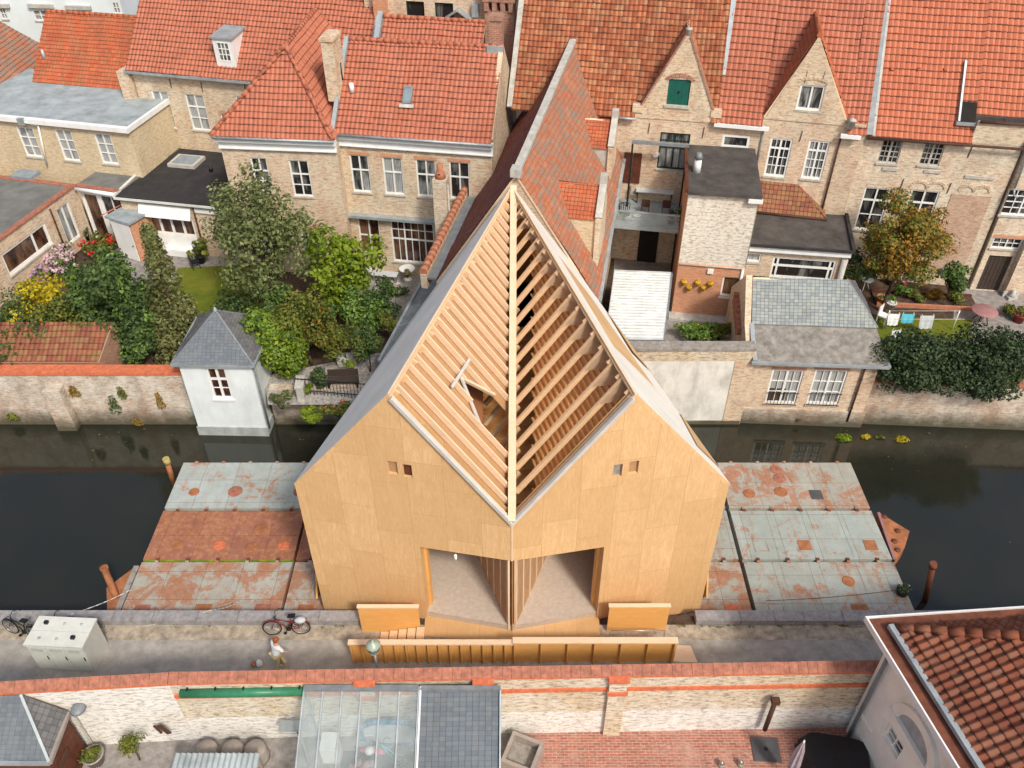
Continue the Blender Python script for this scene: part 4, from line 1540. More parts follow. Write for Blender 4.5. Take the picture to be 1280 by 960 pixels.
MB().slab([c0 - Vs * .22 - Us * .15 + N45 * .03, c0 - Vs * .02 - Us * .15 + N45 * .04, c0 - Vs * .02 + Us * (wd + .15) + N45 * .04, c0 - Vs * .22 + Us * (wd + .15) + N45 * .03][::-1], .03).build('apron', 'lintel', skl)
for px, py, nm in ((440, 113, 'white'),):
    p = on_slope(b8, px, py, (0, -.36, h), N45)
    MB().cyl(p - Vector((0, 0, .1)), p + Vector((0, 0, .38)), .13, .11, 12).build('vent_pipe', nm, b8.root)
p = on_slope(b8, 428, 100, (0, -.36, h), N45)
MB().cyl(p, p + Vector((0, 0, .9)), .05, None, 8).build('flue_pipe', 'black', b8.root)
p = b8.loc(AY(410, 132, 43.6))
b8.chimney((-.30, 1.6, h + 1.2), b8.loc(AY(410, 46, 44.2)).z, .62, 1.25, 'oldbuff')
b8.chimney((W - .42, top + .35, h + top - .5), b8.loc(AY(615, 18, 45.7)).z, .62, .75, 'red_brick')
ap = MB().box(W - .85, top - .25, h + top - .32, W + .02, top - .02, h + top + .12)
b8.part('chimney_apron', ap, 'zinc')
st = b8.y(478, 345)

# --- hipped wing
b7 = B('hipped_house', 'brick house with white cornice under a steep hipped orange roof', 'house', (272, 167.5), (419, 173), 9.0)
h, W = b7.h, b7.W
for TL, BR, g in (((312, 197), (341, 240), 'glass'), ((360, 200), (392, 246), 'glass')):
    b7.win(TL, BR, h=((.62, .08), (.30, .04)), glass=g)
b7.win((376, 291), (397, 314), h=((.5, .05),))
b7.win((318, 290), (342, 314), h=((.5, .05),))
b7.wall('pinkbuff', 0, W, h - .42, depth=8)
cm = MB()
cm.box(-.05, -.12, h - .68, W + .02, .02, h - .30)
cm.box(-.05, -.18, h - .73, W + .02, .02, h - .68)
cm.box(-.12, -.32, h - .30, W + .02, .1, h - .08)
b7.part('cornice', cm, 'white')
gutter(b7, -.2, W + .02, h - .02, -.42)
MB().box(b7.y(372, 288).x, -.03, b7.y(372, 281).z - .25, b7.y(400, 288).x, .01, b7.y(372, 281).z).build('brick_band', 'orange_brick', b7.root)
za = h + 3.75
A_ = b7.z(357, 58, za)
Bq = b7.z(395, 12, za)
el, er = Vector((-.25, -.38, h)), Vector((W - .02, -.38, h))
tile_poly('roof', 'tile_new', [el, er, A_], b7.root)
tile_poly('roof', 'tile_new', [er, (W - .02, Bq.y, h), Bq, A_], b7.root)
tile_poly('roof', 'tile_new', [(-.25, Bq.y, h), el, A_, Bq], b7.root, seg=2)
for a, c in ((el, A_), (er, A_), (A_, Bq)):
    ridge_tiles(a + Vector((0, 0, .06)), c + Vector((0, 0, .06)), 'tile_new', b7.root)

# --- big house behind on the left, white dormer
b6 = B('town_house', 'buff brick house with broad orange roof and single white dormer', 'house', (162, 86), (320, 100), 9.1)
h, W = b6.h, b6.W
wR = b6.y(458, 112).x
for TL, BR in (((188, 113), (221, 161)), ((230, 117), (264, 164))):
    b6.win(TL, BR, h=((.66, .09), (.33, .04)), glass='glass_c')
b6.win((294, 120), (301, 129), v=((.5, .03),), h=(), fw=.05)
b6.win((275, 142), (284, 153), v=((.5, .03),), h=(), fw=.05, lintel='orange_brick')
b6.wall('oldbuff', 0, wR, h - .05, depth=9)
top = 9.0
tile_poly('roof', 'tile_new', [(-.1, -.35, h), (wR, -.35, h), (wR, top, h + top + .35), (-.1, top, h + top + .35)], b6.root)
gb = MB().box(-.15, -.46, h - .12, wR, -.30, h + .02)
b6.part('gutter', gb, 'zinc')
MB().beam((wR + .08, -.3, h + .1), (wR + .08, top, h + top + .45), .26, .3).build('parapet_flashing', 'zinc', b6.root)
MB().prism([(0, 0), (.1, 0), (.1, h), (0, h)], 0, .1).build('quoin', 'oldbuff', b6.root)
anchors(b6, ((213, 104), (252, 108), (306, 108)))
MB().box(-.75, -.35, 0, 0.0, 1.4, h - .1).build('buttress', 'pinkbuff', b6.root)
p = on_slope(b6, 284, 84, (0, -.35, h), N45)
dm = MB()
dw, dh = .62, 1.75
dm.facade(p.x - dw, p.x + dw, p.z, p.z + dh, [(p.x - .40, p.x + .40, p.z + .35, p.z + 1.45)], p.y, .08)
for s_ in (-1, 1):
    tri = [(p.x + s_ * dw, p.y, p.z), (p.x + s_ * dw, p.y + dh, p.z + dh), (p.x + s_ * dw, p.y, p.z + dh)]
    dm.face(tri if s_ > 0 else tri[::-1])
dmo = dm.build('dormer', 'white', b6.root)
w_ = b6.win_l(p.x - .40, p.x + .40, p.z + .35, p.z + 1.45, v=((.33, .04), (.66, .04)), h=((.33, .04), (.66, .04)), y=p.y, rec=.08, op=False, fw=.05, sill=None)
w_.parent = dmo
MB().slab([(p.x - dw - .1, p.y - .12, p.z + dh), (p.x + dw + .1, p.y - .12, p.z + dh), (p.x + dw + .1, p.y + dh + .2, p.z + dh + .15), (p.x - dw - .1, p.y + dh + .2, p.z + dh + .15)], .1).build('dormer_roof', 'zinc', dmo)

# --- cream-buff house with flat zinc roof
b3 = B('flat_roofed_house', 'buff brick house with flat zinc roof and three white windows', 'house', (-60, 138.5), (160, 160), 7.3)
h, W = b3.h, b3.W
for TL, BR in (((19, 158), (54, 197)), ((67, 161), (101, 202)), ((116, 166), (149, 206))):
    b3.win(TL, BR, h=((.66, .05), (.33, .05)), glass='glass_c')
b3.wall('buff', 0, W, h - .12, depth=7.5)
fa = MB()
fa.box(-.1, -.28, h - .22, W + .12, .06, h + .06)
fa.box(W - .08, .06, h - .22, W + .12, 5.0, h + .06)
b3.part('fascia', fa, 'white')
MB().slab([(-.1, .05, h), (W - .05, .05, h), (W - .05, 7.4, h + .03), (-.1, 7.4, h + .03)], .1).build('flat_roof', 'zinc_roof', b3.root)
p = b3.y(30, 150)
q = b3.y(66, 222)
x0 = b3.y(31, 150).x
dp = MB()
dp.path([Vector((x0, -.3, h - .1)), Vector((x0 + .9, -.12, h - .35)), Vector((b3.y(66, 222).x, -.12, 3.7))], .055, 8)
b3.part('downpipe', dp, 'white')
hp = MB().box(x0 - .2, -.42, h - .3, x0 + .2, -.2, h + .1)
b3.part('hopper', hp, 'zinc')
e0, e1 = b3.z(40, 103, h), b3.z(158, 113, h)
t0, t1 = Vector((e0.x, e0.y + 3.4, h + 3.5)), Vector((e1.x, e1.y + 3.4, h + 3.5))
b3b = thing('old_tiled_house', 'old flame orange tiled roof rising behind the flat zinc roof', 'house', b3.M @ Vector((e0.x, e0.y, -0.0)), b3.ang)
off = Vector((e0.x, e0.y, 0))
tile_poly('roof', 'tile_old', [e0 - off, e1 - off, t1 - off, t0 - off], b3b, tw=.22, th=.26, flat=True, amp=.02, step=.03)
ow = MB()
L_ = (e1 - e0).x
D_ = (e1 - e0).y
for x in (0.02, L_ - .02):
    y0 = D_ * (x / L_)
    tri = [(x, y0, 0), (x, y0 + 7, 0), (x, y0 + 7, h), (x, y0 + 3.4, h + 3.42), (x, y0, h - .05)]
    ow.face(tri if x > 1 else tri[::-1])
ow.face([(0, 0, 0), (L_, D_, 0), (L_, D_, h - .05), (0, 0, h - .05)])
ow.build('wall', 'red_brick', b3b)
ridge_tiles(t0 - off, t1 - off, 'tile_old', b3b)
vp = MB().cyl((.55, 1.2, h + 1.1), (.55, 1.2, h + 1.75), .12, .10, 10)
vp.build('vent_pipe', 'zinc', b3b)

# --- roof at the far left edge
P4 = [G(40, 88, 7.0), G(0, 120, 7.0), G(-40, 150, 7.0)]
nr = thing('mottled_tile_house', 'low house with mottled grey and orange tile roof at left edge', 'house', (P4[1].x, P4[1].y, GZ))
o_ = Vector((P4[1].x, P4[1].y, GZ))
ex = P4[1].x
pa = [Vector((ex, 50.0, 7.0)), Vector((ex, 62.0, 7.0)), Vector((ex - 9, 62.0, 13.0)), Vector((ex - 9, 50.0, 13.0))]
tile_poly('roof', 'tile_lichen', [k - o_ for k in pa], nr, tw=.24, th=.28, flat=True, amp=.02, step=.03)
wq = MB()
for a, c in ((0, 1),):
    wq.face([(0, -3.8, 0), (0, 8, 0), (0, 8, 6.3), (0, -3.8, 6.3)])
    wq.face([(-9, -3.8, 0), (0, -3.8, 0), (0, -3.8, 6.3), (-9, -3.8, 12.3)])
    wq.face([(0, 8, 0), (-9, 8, 0), (-9, 8, 12.3), (0, 8, 6.3)])
wq.build('wall', 'oldbuff', nr)
MB().cyl((.12, -3.8, 6.35), (.12, 8, 6.35), .09, None, 8).build('gutter', 'lead', nr)

# --- white house far behind
b1 = B('white_house', 'white painted house far behind the old tiled roof at top left', 'house', P=(-58, 70, GZ), Q=(-20, 66, GZ))
for TL, BR in (((-2, 10), (11, 24)), ((92, 12), (111, 24)), ((139, 2), (152, 17)), ((40, 12), (62, 26))):
    b1.win(TL, BR, h=((.5, .05),), glass='glass_h', rec=.1)
for x0, x1, yy in ((-4, 12, 6), (36, 67, 6), (83, 114, 8)):
    a, c = b1.y(x0, yy), b1.y(x1, yy)
    MB().box(a.x, -.25, a.z - .15, c.x, .02, a.z + .12).build('ledge', 'lintel', b1.root)
xr = b1.y(152, 10).x
b1.wall('white_far', 0, xr, 17, depth=8)
tile_poly('roof', 'slate_dark', [(-.2, -.3, 17), (xr + .2, -.3, 17), (xr + .2, 4, 20), (-.2, 4, 20)], b1.root, flat=True, amp=.015, step=.02)

# --- second roof and brick house behind the middle house
Pr, Qr = AY(478, 21, 50.4), AY(607, 27, 49.3)
bb = B('rear_house', 'brick house with parallel orange roof and two dark openings behind', 'house', P=Pr, Q=Qr, z=Pr.z)
W, h = bb.W, bb.h
tile_poly('roof', 'tile_new', [(.1, -2.6, h - 2.6), (W, -2.6, h - 2.6), (W, 0, h), (.1, 0, h)], bb.root)
ridge_tiles((.1, 0, h + .05), (W, 0, h + .05), 'tile_new', bb.root)
MB().beam((-.1, -2.6, h - 2.45), (-.1, .1, h + .2), .3, .3).build('parapet_flashing', 'zinc', bb.root)
bb.wall('pinkbuff', 0, W, h - 2.2, depth=1.6, y=-2.3)
y9 = 1.7
for TL, BR in (((507, 1), (531, 21)), ((543, 3), (567, 22))):
    a, c = bb.y(*TL, y9), bb.y(*BR, y9)
    bb.win_l(a.x, c.x, c.z - .6, a.z, v=(), h=(), y=y9, fr='dkgreen', rec=.2, sill=None, glass='glass')
xl, xr = bb.y(456, 10, y9).x, bb.y(612, 10, y9).x
w2 = MB()
w2.facade(xl, xr, 0, h + 6, list(bb.ops), y9, .2)
w2.build('upper_wall', 'pinkbuff', bb.root)
p = bb.y(478, 8, y9)
MB().box(p.x - .4, y9 - .5, h - 1, p.x + .35, y9 - .003, h + 5).build('chimney', 'orange_brick', bb.root)
p = bb.y(573, 22, y9 - .4)
sm = MB()
sm.slab([(p.x - .85, y9 - .7, p.z - .15), (p.x, y9 - .7, p.z + .4), (p.x, y9, p.z + .4), (p.x - .85, y9, p.z - .15)][::-1], .06)
sm.slab([(p.x, y9 - .7, p.z + .4), (p.x + .85, y9 - .7, p.z - .15), (p.x + .85, y9, p.z - .15), (p.x, y9, p.z + .4)][::-1], .06)
sm.build('small_gable_roof', 'zinc', bb.root)
p = bb.y(595, 12, y9)
MB().box(p.x - .2, y9 - .3, p.z - .35, p.x + .2, y9 - .003, p.z + .35).build('wall_box', 'zinc', bb.root)
p = bb.y(624, 14, y9 - .6)
sb = MB()
sb.box(p.x - .85, y9 - .6, 0, p.x + .85, y9 + .2, p.z)
for k in range(4):
    sb.box(p.x - .85 + k * .47, y9 - .72, p.z, p.x - .60 + k * .47, y9 + .2, p.z + .5)
sb.box(p.x - .95, y9 - .75, p.z + .5, p.x + .95, y9 + .2, p.z + 3)
sb.build('stepped_stack', 'red_brick', bb.root)

# --- long steep gabled house whose ridge runs back from the pavilion
RZ = -math.atan2(3.0, 14.3)
b9 = thing('gabled_house', 'long steep gabled house with lichen-covered right slope and shade-darkened red left slope behind pavilion', 'house', (.35, 33.6, GZ), RZ)
M9 = Matrix.Translation((.35, 33.6, GZ)) @ Matrix.Rotation(RZ, 4, 'Z')
I9 = M9.inverted()
rf_, rb_ = I9 @ G(645, 217, 27.5 - .4830 * 33.6), I9 @ AY(718, 48, 48.0)
dz9 = rb_.z - rf_.z
HW, RI = 3.9, 6.0
eR0, eR1 = rf_ + Vector((HW, 0, -RI)), rb_ + Vector((3.35, 0, -3.35 * RI / HW))
eL0, eL1 = rf_ + Vector((-HW, 0, -RI)), rb_ + Vector((-HW, 0, -RI))
tile_poly('roof', 'tile_lichen', [eR0, eR1, rb_, rf_], b9, tw=.21, th=.26, flat=True, amp=.018, step=.028)
tile_poly('roof', 'tile_red_shade', [eL1, eL0, rf_, rb_], b9, tw=.21, th=.26, flat=True, amp=.018, step=.028)  # left slope, shade painted in by the darker tile
MB().beam(rf_ + Vector((0, 0, .06)), rb_ + Vector((0, 0, .06)), .34, .16).build('ridge_mortar', 'lintel', b9)
MB().box(rf_.x - .22, rf_.y - .2, rf_.z - .1, rf_.x + .22, rf_.y + .35, rf_.z + .25).build('finial_block', 'lintel', b9)
wq = MB()
for s_, a, c in ((1, eR0, eR1), (-1, eL0, eL1)):
    P = [Vector((a.x - s_ * .15, a.y, 0)), Vector((c.x - s_ * .15, c.y, 0)), Vector((c.x - s_ * .15, c.y, c.z)), Vector((a.x - s_ * .15, a.y, a.z))]
    wq.face(P if s_ > 0 else P[::-1])
wq.face([Vector((eL0.x, eL0.y + .05, 0)), Vector((eR0.x, eR0.y + .05, 0)), eR0 + Vector((0, .05, 0)), rf_ + Vector((0, .05, -.02)), eL0 + Vector((0, .05, 0))])
wq.build('wall', 'oldbuff', b9)
# left parapet with orange capping and grey gutter
c0, c1 = eL0 + Vector((-.12, .2, .12)), eL1 + Vector((-.12, 0, .12))
ridge_tiles(c0 + Vector((-.55, 0, .25)), c1 + Vector((-.55, 0, .25)), 'clay', b9, .20, .42, 'capping_tile')
MB().beam(c0 + Vector((-.55, 0, -.3)), c1 + Vector((-.55, 0, -.3)), .32, .8).build('parapet', 'pinkbuff', b9)
MB().beam(c0 + Vector((-.12, 0, -.1)), c1 + Vector((-.12, 0, -.1)), .42, .12).build('gutter', 'lead', b9)
MB().beam(eR0 + Vector((.1, 0, -.02)), eR1 + Vector((.1, 0, -.02)), .16, .12).build('gutter', 'zinc', b9)
# cross dormers with brick ends
E9 = I9 @ EYE


def x9(px, py, xl):
    d = I9.to_3x3() @ ray(px, py)
    return E9 + d * ((xl - E9.x) / d.x)


for t_, xe, dd, ckm in (((771, 150), 3.12, 1.15, 'lintel'), ((757, 232), 3.40, 1.2, 'buff')):
    T = x9(*t_, xe)
    Bm = T + Vector((0, -dd, -dd))

    def main_x(y, z):
        k = (y - rf_.y) / (rb_.y - rf_.y)
        zr = rf_.z + dz9 * k
        return rf_.x + (rb_.x - rf_.x) * k + (zr - z) * HW / RI

    def main_z(y, x):
        k = (y - rf_.y) / (rb_.y - rf_.y)
        return rf_.z + dz9 * k - (x - rf_.x - (rb_.x - rf_.x) * k) * RI / HW
    T2, B2 = Vector((main_x(T.y, T.z) - .1, T.y, T.z)), Vector((main_x(Bm.y, Bm.z) - .1, Bm.y, Bm.z))
    dr = tile_poly('dormer', 'tile_old', [B2, Bm, T, T2], b9, tw=.17, th=.20, flat=True, amp=.015, step=.02)
    rs = tile_poly('rear_slope', 'tile_old', [T2, T, T + Vector((0, dd, -dd)), Vector((main_x(T.y + dd, T.z - dd) - .1, T.y + dd, T.z - dd))], dr, tw=.17, th=.20, flat=True, amp=.015, step=.02)
    ck = MB()
    zlow = main_z(Bm.y, xe) - .2
    ck.face([Vector((B2.x, Bm.y + .08, zlow)), Vector((xe, Bm.y + .08, zlow)), Bm + Vector((0, .08, -.02)), B2 + Vector((0, .08, -.02))])
    ck.build('cheek', ckm, dr)
    pe = MB()
    dx = xe + .02
    yb, yt = Bm.y - .05, T.y
    ytop = 2 * yt - yb
    F_ = [(yb, zlow - 1.2), (ytop, zlow - 1.2), (ytop, Bm.z), (yt, T.z + .15), (yb, Bm.z + .1)]
    pe.face([(dx, a, c) for a, c in F_])
    pe.face([(dx - .25, a, c) for a, c in F_][::-1])
    for (a, c), (e, f) in zip(F_, F_[1:] + F_[:1]):
        pe.face([(dx, a, c), (dx - .25, a, c), (dx - .25, e, f), (dx, e, f)])
    pe.build('gable_end', 'oldbuff', dr)
    MB().beam((dx - .12, yb, Bm.z + .18), (dx - .12, yt + .05, T.z + .24), .32, .14).build('coping', 'lintel', dr)
    MB().box(dx - .28, yt - .15, T.z + .1, dx + .05, yt + .2, T.z + .55).build('end_post', 'lintel', dr)

# --- mottled roof with the green-shuttered gable
b10 = B('gable_front_house', 'brick house with mottled orange roof and tall gable holding a green shutter', 'house', (785, 145), (892, 152.5), 9.3)
h, W = b10.h, b10.W
xl = b10.y(640, 130).x
xr = b10.y(889, 152).x
k50 = math.tan(R(50))
D = 7.0
N50 = Vector((0, -math.sin(R(50)), math.cos(R(50))))
MB().beam((xl - .1, -.2, h + .1), (xl - .1, D, h + (D + .25) * k50 + .1), .28, .3).build('parapet', 'lintel', b10.root)
apx = b10.y(860.5, 45)
sl, sr = b10.y(801, 133), b10.y(892, 140)
zt, x_a = apx.z, apx.x
zb_ = (sl.z + sr.z) / 2


def gapped_roof(b, mat, x0, x1, ya, ga, gb, **kw):
    "main slope in three lengths, the middle one starting behind the gable"
    zt_ = h + (D - ya) * k50
    for u0, u1, yy in ((x0, ga, ya), (ga + .002, gb - .002, .35), (gb, x1, ya)):
        zz = h + (yy - ya) * k50
        tile_poly('roof', mat, [(u0, yy, zz), (u1, yy, zz), (u1, D, zt_), (u0, D, zt_)], b.root, **kw)


gapped_roof(b10, 'tile_mix', xl, xr, -.25, sl.x - .25, sr.x + .25, tw=.25, th=.32)
# shutter
p, q = b10.y(836.5, 98), b10.y(860, 132)
b10.ops = [(p.x, q.x, q.z, p.z)]
gm = MB()
gm.facade(sl.x, sr.x, zb_, zt, b10.ops, -.06, .14, 0, [(sl.x, zb_), (sr.x, zb_), (x_a + .13, zt), (x_a - .13, zt)])
for sx_, xx in ((-1, sl.x), (1, sr.x)):
    tri = [(xx, -.06, zb_), (x_a + sx_ * .13, -.06, zt), (x_a + sx_ * .13, .25, zt), (xx, .25, zb_)]
    gm.face(tri if sx_ < 0 else tri[::-1])
gm.face([(x_a - .13, -.06, zt), (x_a + .13, -.06, zt), (x_a + .13, .25, zt), (x_a - .13, .25, zt)])
gab = gm.build('gable', 'oldbuff', b10.root)
sh = MB().box(p.x, .02, q.z, q.x, .07, p.z)
for k in range(6):
    sh.box(p.x + (q.x - p.x) * k / 6, .008, q.z, p.x + (q.x - p.x) * (k + .9) / 6, .02, p.z)
sho = sh.build('shutter', 'green_paint', gab)
MB().cyl(((p.x + q.x) / 2, 0, (p.z + q.z) / 2), ((p.x + q.x) / 2, -.05, (p.z + q.z) / 2), .06, None, 8).build('pull', 'black', sho)
MB().box(p.x - .1, -.14, q.z - .14, q.x + .1, .02, q.z - .003).build('sill', 'lintel', gab)
ar = MB()
for k in range(9):
    a0, a1 = PI * (.12 + .76 * k / 9), PI * (.12 + .76 * (k + .8) / 9)
    cx, rr_ = (p.x + q.x) / 2, (q.x - p.x) / 2 * 1.15
    ar.prism([(cx + rr_ * math.cos(a1), p.z - .22 + .5 * rr_ * math.sin(a1)), (cx + rr_ * math.cos(a0), p.z - .22 + .5 * rr_ * math.sin(a0)),
              (cx + (rr_ + .2) * math.cos(a0), p.z - .22 + .5 * (rr_ + .45) * math.sin(a0)), (cx + (rr_ + .2) * math.cos(a1), p.z - .22 + .5 * (rr_ + .45) * math.sin(a1))][::-1], -.10, .0)
ar.build('arch', 'red_brick', gab)
MB().lathe((x_a, .1, zt), [(.16, 0), (.13, .25), (.17, .28), (.17, .36), (0, .40)], 10).build('finial', 'lintel', gab)
for sx_, pnt in ((-1, sl), (1, sr)):
    MB().box(pnt.x - .28 + sx_ * .15, -.12, zb_ - .28, pnt.x + .28 + sx_ * .15, .3, zb_ + .10).build('kneeler', 'oldbuff', gab)
    cpn = MB()
    nst = 9
    for k in range(nst):
        f0, f1 = k / nst, (k + 1) / nst
        x0, x1 = pnt.x + (x_a + sx_ * .13 - pnt.x) * f0, pnt.x + (x_a + sx_ * .13 - pnt.x) * f1
        z0, z1 = zb_ + (zt - zb_) * f0, zb_ + (zt - zb_) * f1
        cpn.beam((x0, .08, z0 + .03), (x1, .08, z1 + .02), .38, .10, 0, (sx_, 0, .6))
    cpn.build('verge_bricks', 'red_brick', gab)
yb_ = (zt - h) / k50 - .25
yb2 = (zb_ - h) / k50 - .25
for sx_, pnt in ((-1, sl), (1, sr)):
    tile_poly('gable_roof', 'tile_mix', [(pnt.x, .2, zb_ - .1), (x_a, .2, zt - .15), (x_a, yb_ + .2, zt - .15), (pnt.x, yb2 + .4, zb_ - .1)], gab)
anchors(b10, ((832, 100), (868, 97), (811, 160), (879, 165)))
anchors(b10, ((853, 68),))
# wall below
b10.ops = []
fw_ = b10.win((826, 165), (857, 213), v=((.5, .10), (.25, .035), (.75, .035)), h=((.60, .09), (.80, .035)), fr='dkgreen', glass='glass_h')
sd = b10.y(781, 190), b10.y(799, 229)
x_l = b10.y(768, 160).x
x_r = b10.y(953, 160).x
wn = b10.win((904, 168), (935, 186), v=(), h=(), fw=.12, rec=.1, sill=None)
b10.wall('pinkbuff', x_l, x_r, h - .04, depth=6, back=True)
mb = MB()
mb.facade(sl.x - .25, sr.x + .25, h - .04, zb_, (), -.05)
mb.face([(sl.x - .25, -.05, h - .04), (sl.x - .25, -.05, zb_), (sl.x - .25, .3, zb_), (sl.x - .25, .3, h - .04)][::-1])
mb.face([(sr.x + .25, -.05, h - .04), (sr.x + .25, .3, h - .04), (sr.x + .25, .3, zb_), (sr.x + .25, -.05, zb_)])
mb.build('gable_base', 'oldbuff', b10.root)
ds = MB()
for k in range(2):
    x0 = sd[0].x + (sd[1].x - sd[0].x) * k * .52
    ds.box(x0, -.07, sd[1].z, x0 + (sd[1].x - sd[0].x) * .48, -.003, sd[0].z)
    for j in range(5):
        zz = sd[1].z + (sd[0].z - sd[1].z) * j / 5
        ds.box(x0 + .05, -.085, zz + .04, x0 + (sd[1].x - sd[0].x) * .48 - .05, -.07, zz + (sd[0].z - sd[1].z) / 5 - .04)
ds.build('terrace_shutter', 'browndoor', b10.root)
gutter(b10, x_l, sl.x - .2, h - .02, -.3)
p = b10.y(822, 193)
MB().cyl((p.x, -.02, p.z), (p.x - .15, -.25, p.z + .05), .14, .12, 10).build('wall_lamp', 'white', b10.root)

# --- lighter roof with the white-windowed gable
b11 = B('gable_front_house', 'house with lighter orange roof and pointed brick gable holding a small white window', 'house', (892, 151), (1082, 167.5), 9.3)
h, W = b11.h, b11.W
p0_, p1_ = on_slope(b11, 893, 95, (0, -.3, h), N50), Vector((0, D, h + (D + .3) * k50))
MB().beam((.05, p0_.y, p0_.z + .08), (.05, D, h + (D + .3) * k50 + .08), .42, .10).build('flashing', 'zinc', b11.root)
apx, sl, sr = b11.y(1024, 47), b11.y(957, 146), b11.y(1058, 156)
zb_ = (sl.z + sr.z) / 2
zt, x_a = apx.z, apx.x
gapped_roof(b11, 'tile_new', .05, W, -.3, sl.x - .1, sr.x + .1, tw=.27, th=.36)
p, q = b11.y(1001, 105), b11.y(1025, 139)
gop = [(p.x, q.x, q.z, p.z)]
gm = MB()
gm.facade(sl.x, sr.x, zb_, zt, gop, -.04, .14, 0, [(sl.x, zb_), (sr.x, zb_), (x_a + .06, zt), (x_a - .06, zt)])
for sx_, xx in ((-1, sl.x), (1, sr.x)):
    tri = [(xx, -.04, zb_), (x_a + sx_ * .06, -.04, zt), (x_a + sx_ * .06, .22, zt), (xx, .22, zb_)]
    gm.face(tri if sx_ < 0 else tri[::-1])
gab = gm.build('gable', 'oldbuff', b11.root)
gw = b11.win_l(p.x, q.x, q.z, p.z, v=((.5, .09),), h=(), op=False, fw=.10, rec=.12, glass='glass_h')
gw.parent = gab
ar = MB()
cx, rr_ = (p.x + q.x) / 2, (q.x - p.x) / 2 * 1.1
for k in range(9):
    a0, a1 = PI * (.08 + .84 * k / 9), PI * (.08 + .84 * (k + .8) / 9)
    ar.prism([(cx + rr_ * math.cos(a1), p.z + .02 + .4 * rr_ * math.sin(a1)), (cx + rr_ * math.cos(a0), p.z + .02 + .4 * rr_ * math.sin(a0)),
              (cx + (rr_ + .14) * math.cos(a0), p.z + .02 + .4 * (rr_ + .4) * math.sin(a0)), (cx + (rr_ + .14) * math.cos(a1), p.z + .02 + .4 * (rr_ + .4) * math.sin(a1))][::-1], -.08, .0)
ar.build('arch', 'oldbuff', gab)
yb_ = (zt - h) / k50 - .3
yb2 = (zb_ - h) / k50 - .3
for sx_, pnt in ((-1, sl), (1, sr)):
    tile_poly('gable_roof', 'tile_old', [(pnt.x + sx_ * .12, -.0, zb_ + .02), (x_a, -.0, zt + .08), (x_a, yb_ + .3, zt + .08), (pnt.x + sx_ * .12, yb2 + .4, zb_ + .02)], gab, tw=.25, th=.3)
ridge_tiles((x_a, -.02, zt + .12), (x_a, yb_ + .2, zt + .12), 'tile_old', gab)
anchors(b11, ((1007, 96), (1029, 96), (1001, 170)))
for TL, BR, g in (((964, 172), (981, 222), 'glass'), ((1012, 175), (1026, 225), 'glass_h')):
    b11.win(TL, BR, v=((.5, .10), (.25, .03), (.75, .03)), h=((.76, .10), (.50, .03), (.26, .03)), glass=g, fw=.10)
xw0 = b11.y(950, 170).x
xw1 = b11.y(1064, 170).x
b11.wall('pinkbuff', xw0, xw1 + .7, zb_, depth=6)
gbx = MB().box(.05, -.46, h - .14, xw0 + .35, -.26, h + .04)
b11.part('gutter', gbx, 'white')
gbx = MB().box(b11.y(1051, 163).x, -.46, h - .16, W - .25, -.26, h + .02)
b11.part('gutter', gbx, 'white')
p = b11.y(1064, 152)
MB().lathe((p.x, -.25, p.z - .25), [(.2, 0), (.2, .4), (.26, .42), (0, .55)], 10).build('rain_hopper', 'lintel', b11.root)
downpipe(b11, xw0 + .12, 5.6, h - .1, mat='lead')
downpipe(b11, b11.y(1046, 190).x, 3.2, h - .3, mat='iron')
MB().box(xw0, -.05, zb_ - .06, xw1 + .6, .03, zb_ + .06).build('string_course', 'oldbuff', b11.root)

# --- bright roof, long brick wall with blind arches
b12 = B('town_house', 'long brick house with bright orange roof and blind arches at right', 'house', (1084, 168), (1274, 181.5), 9.2)
h, W = b12.h, b12.W
xs = b12.y(1213, 178).x
P = b12.y(1213, 178)
hi = 1.15
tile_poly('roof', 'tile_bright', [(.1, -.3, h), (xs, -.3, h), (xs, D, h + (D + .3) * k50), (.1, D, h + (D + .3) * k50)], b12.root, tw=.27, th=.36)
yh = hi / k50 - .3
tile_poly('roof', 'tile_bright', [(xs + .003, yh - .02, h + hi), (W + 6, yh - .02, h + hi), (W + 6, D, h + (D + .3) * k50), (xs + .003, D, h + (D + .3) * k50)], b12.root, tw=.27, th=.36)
MB().beam((-.02, -.3, h + .08), (-.02, D, h + (D + .3) * k50 + .1), .42, .24).build('parapet', 'lead', b12.root)
MB().beam((.26, -.3, h + .06), (.26, D, h + (D + .3) * k50 + .06), .12, .12).build('verge', 'lintel', b12.root)
for TL, BR in (((1104, 175), (1121, 205)), ((1157, 177), (1173, 208))):
    b12.win(TL, BR, v=((.5, .11), (.25, .03), (.75, .03)), h=((.25, .03), (.5, .03), (.75, .03)), fr='lintel', fw=.06)
for TL, BR in (((1082, 234), (1098, 289)), ((1140, 237), (1157, 292))):
    b12.win(TL, BR, v=((.5, .08),), h=((.72, .10), (.36, .04)), fw=.08, lintel=None)
xe = W + .2
b12.wall('pale', -.2, xe, h - .05, depth=6)
MB().facade(xs, xe, h - .05, h + hi, (), -.02).build('attic_wall', 'oldbuff', b12.root)
gutter(b12, 0, xe, h - .06, -.34, 'iron')
gutter(b12, xs + .1, xe, h + hi - .04, -.1, 'iron')
anchors(b12, ((1127, 230), (1186, 235), (1060, 175), (1212, 190)))
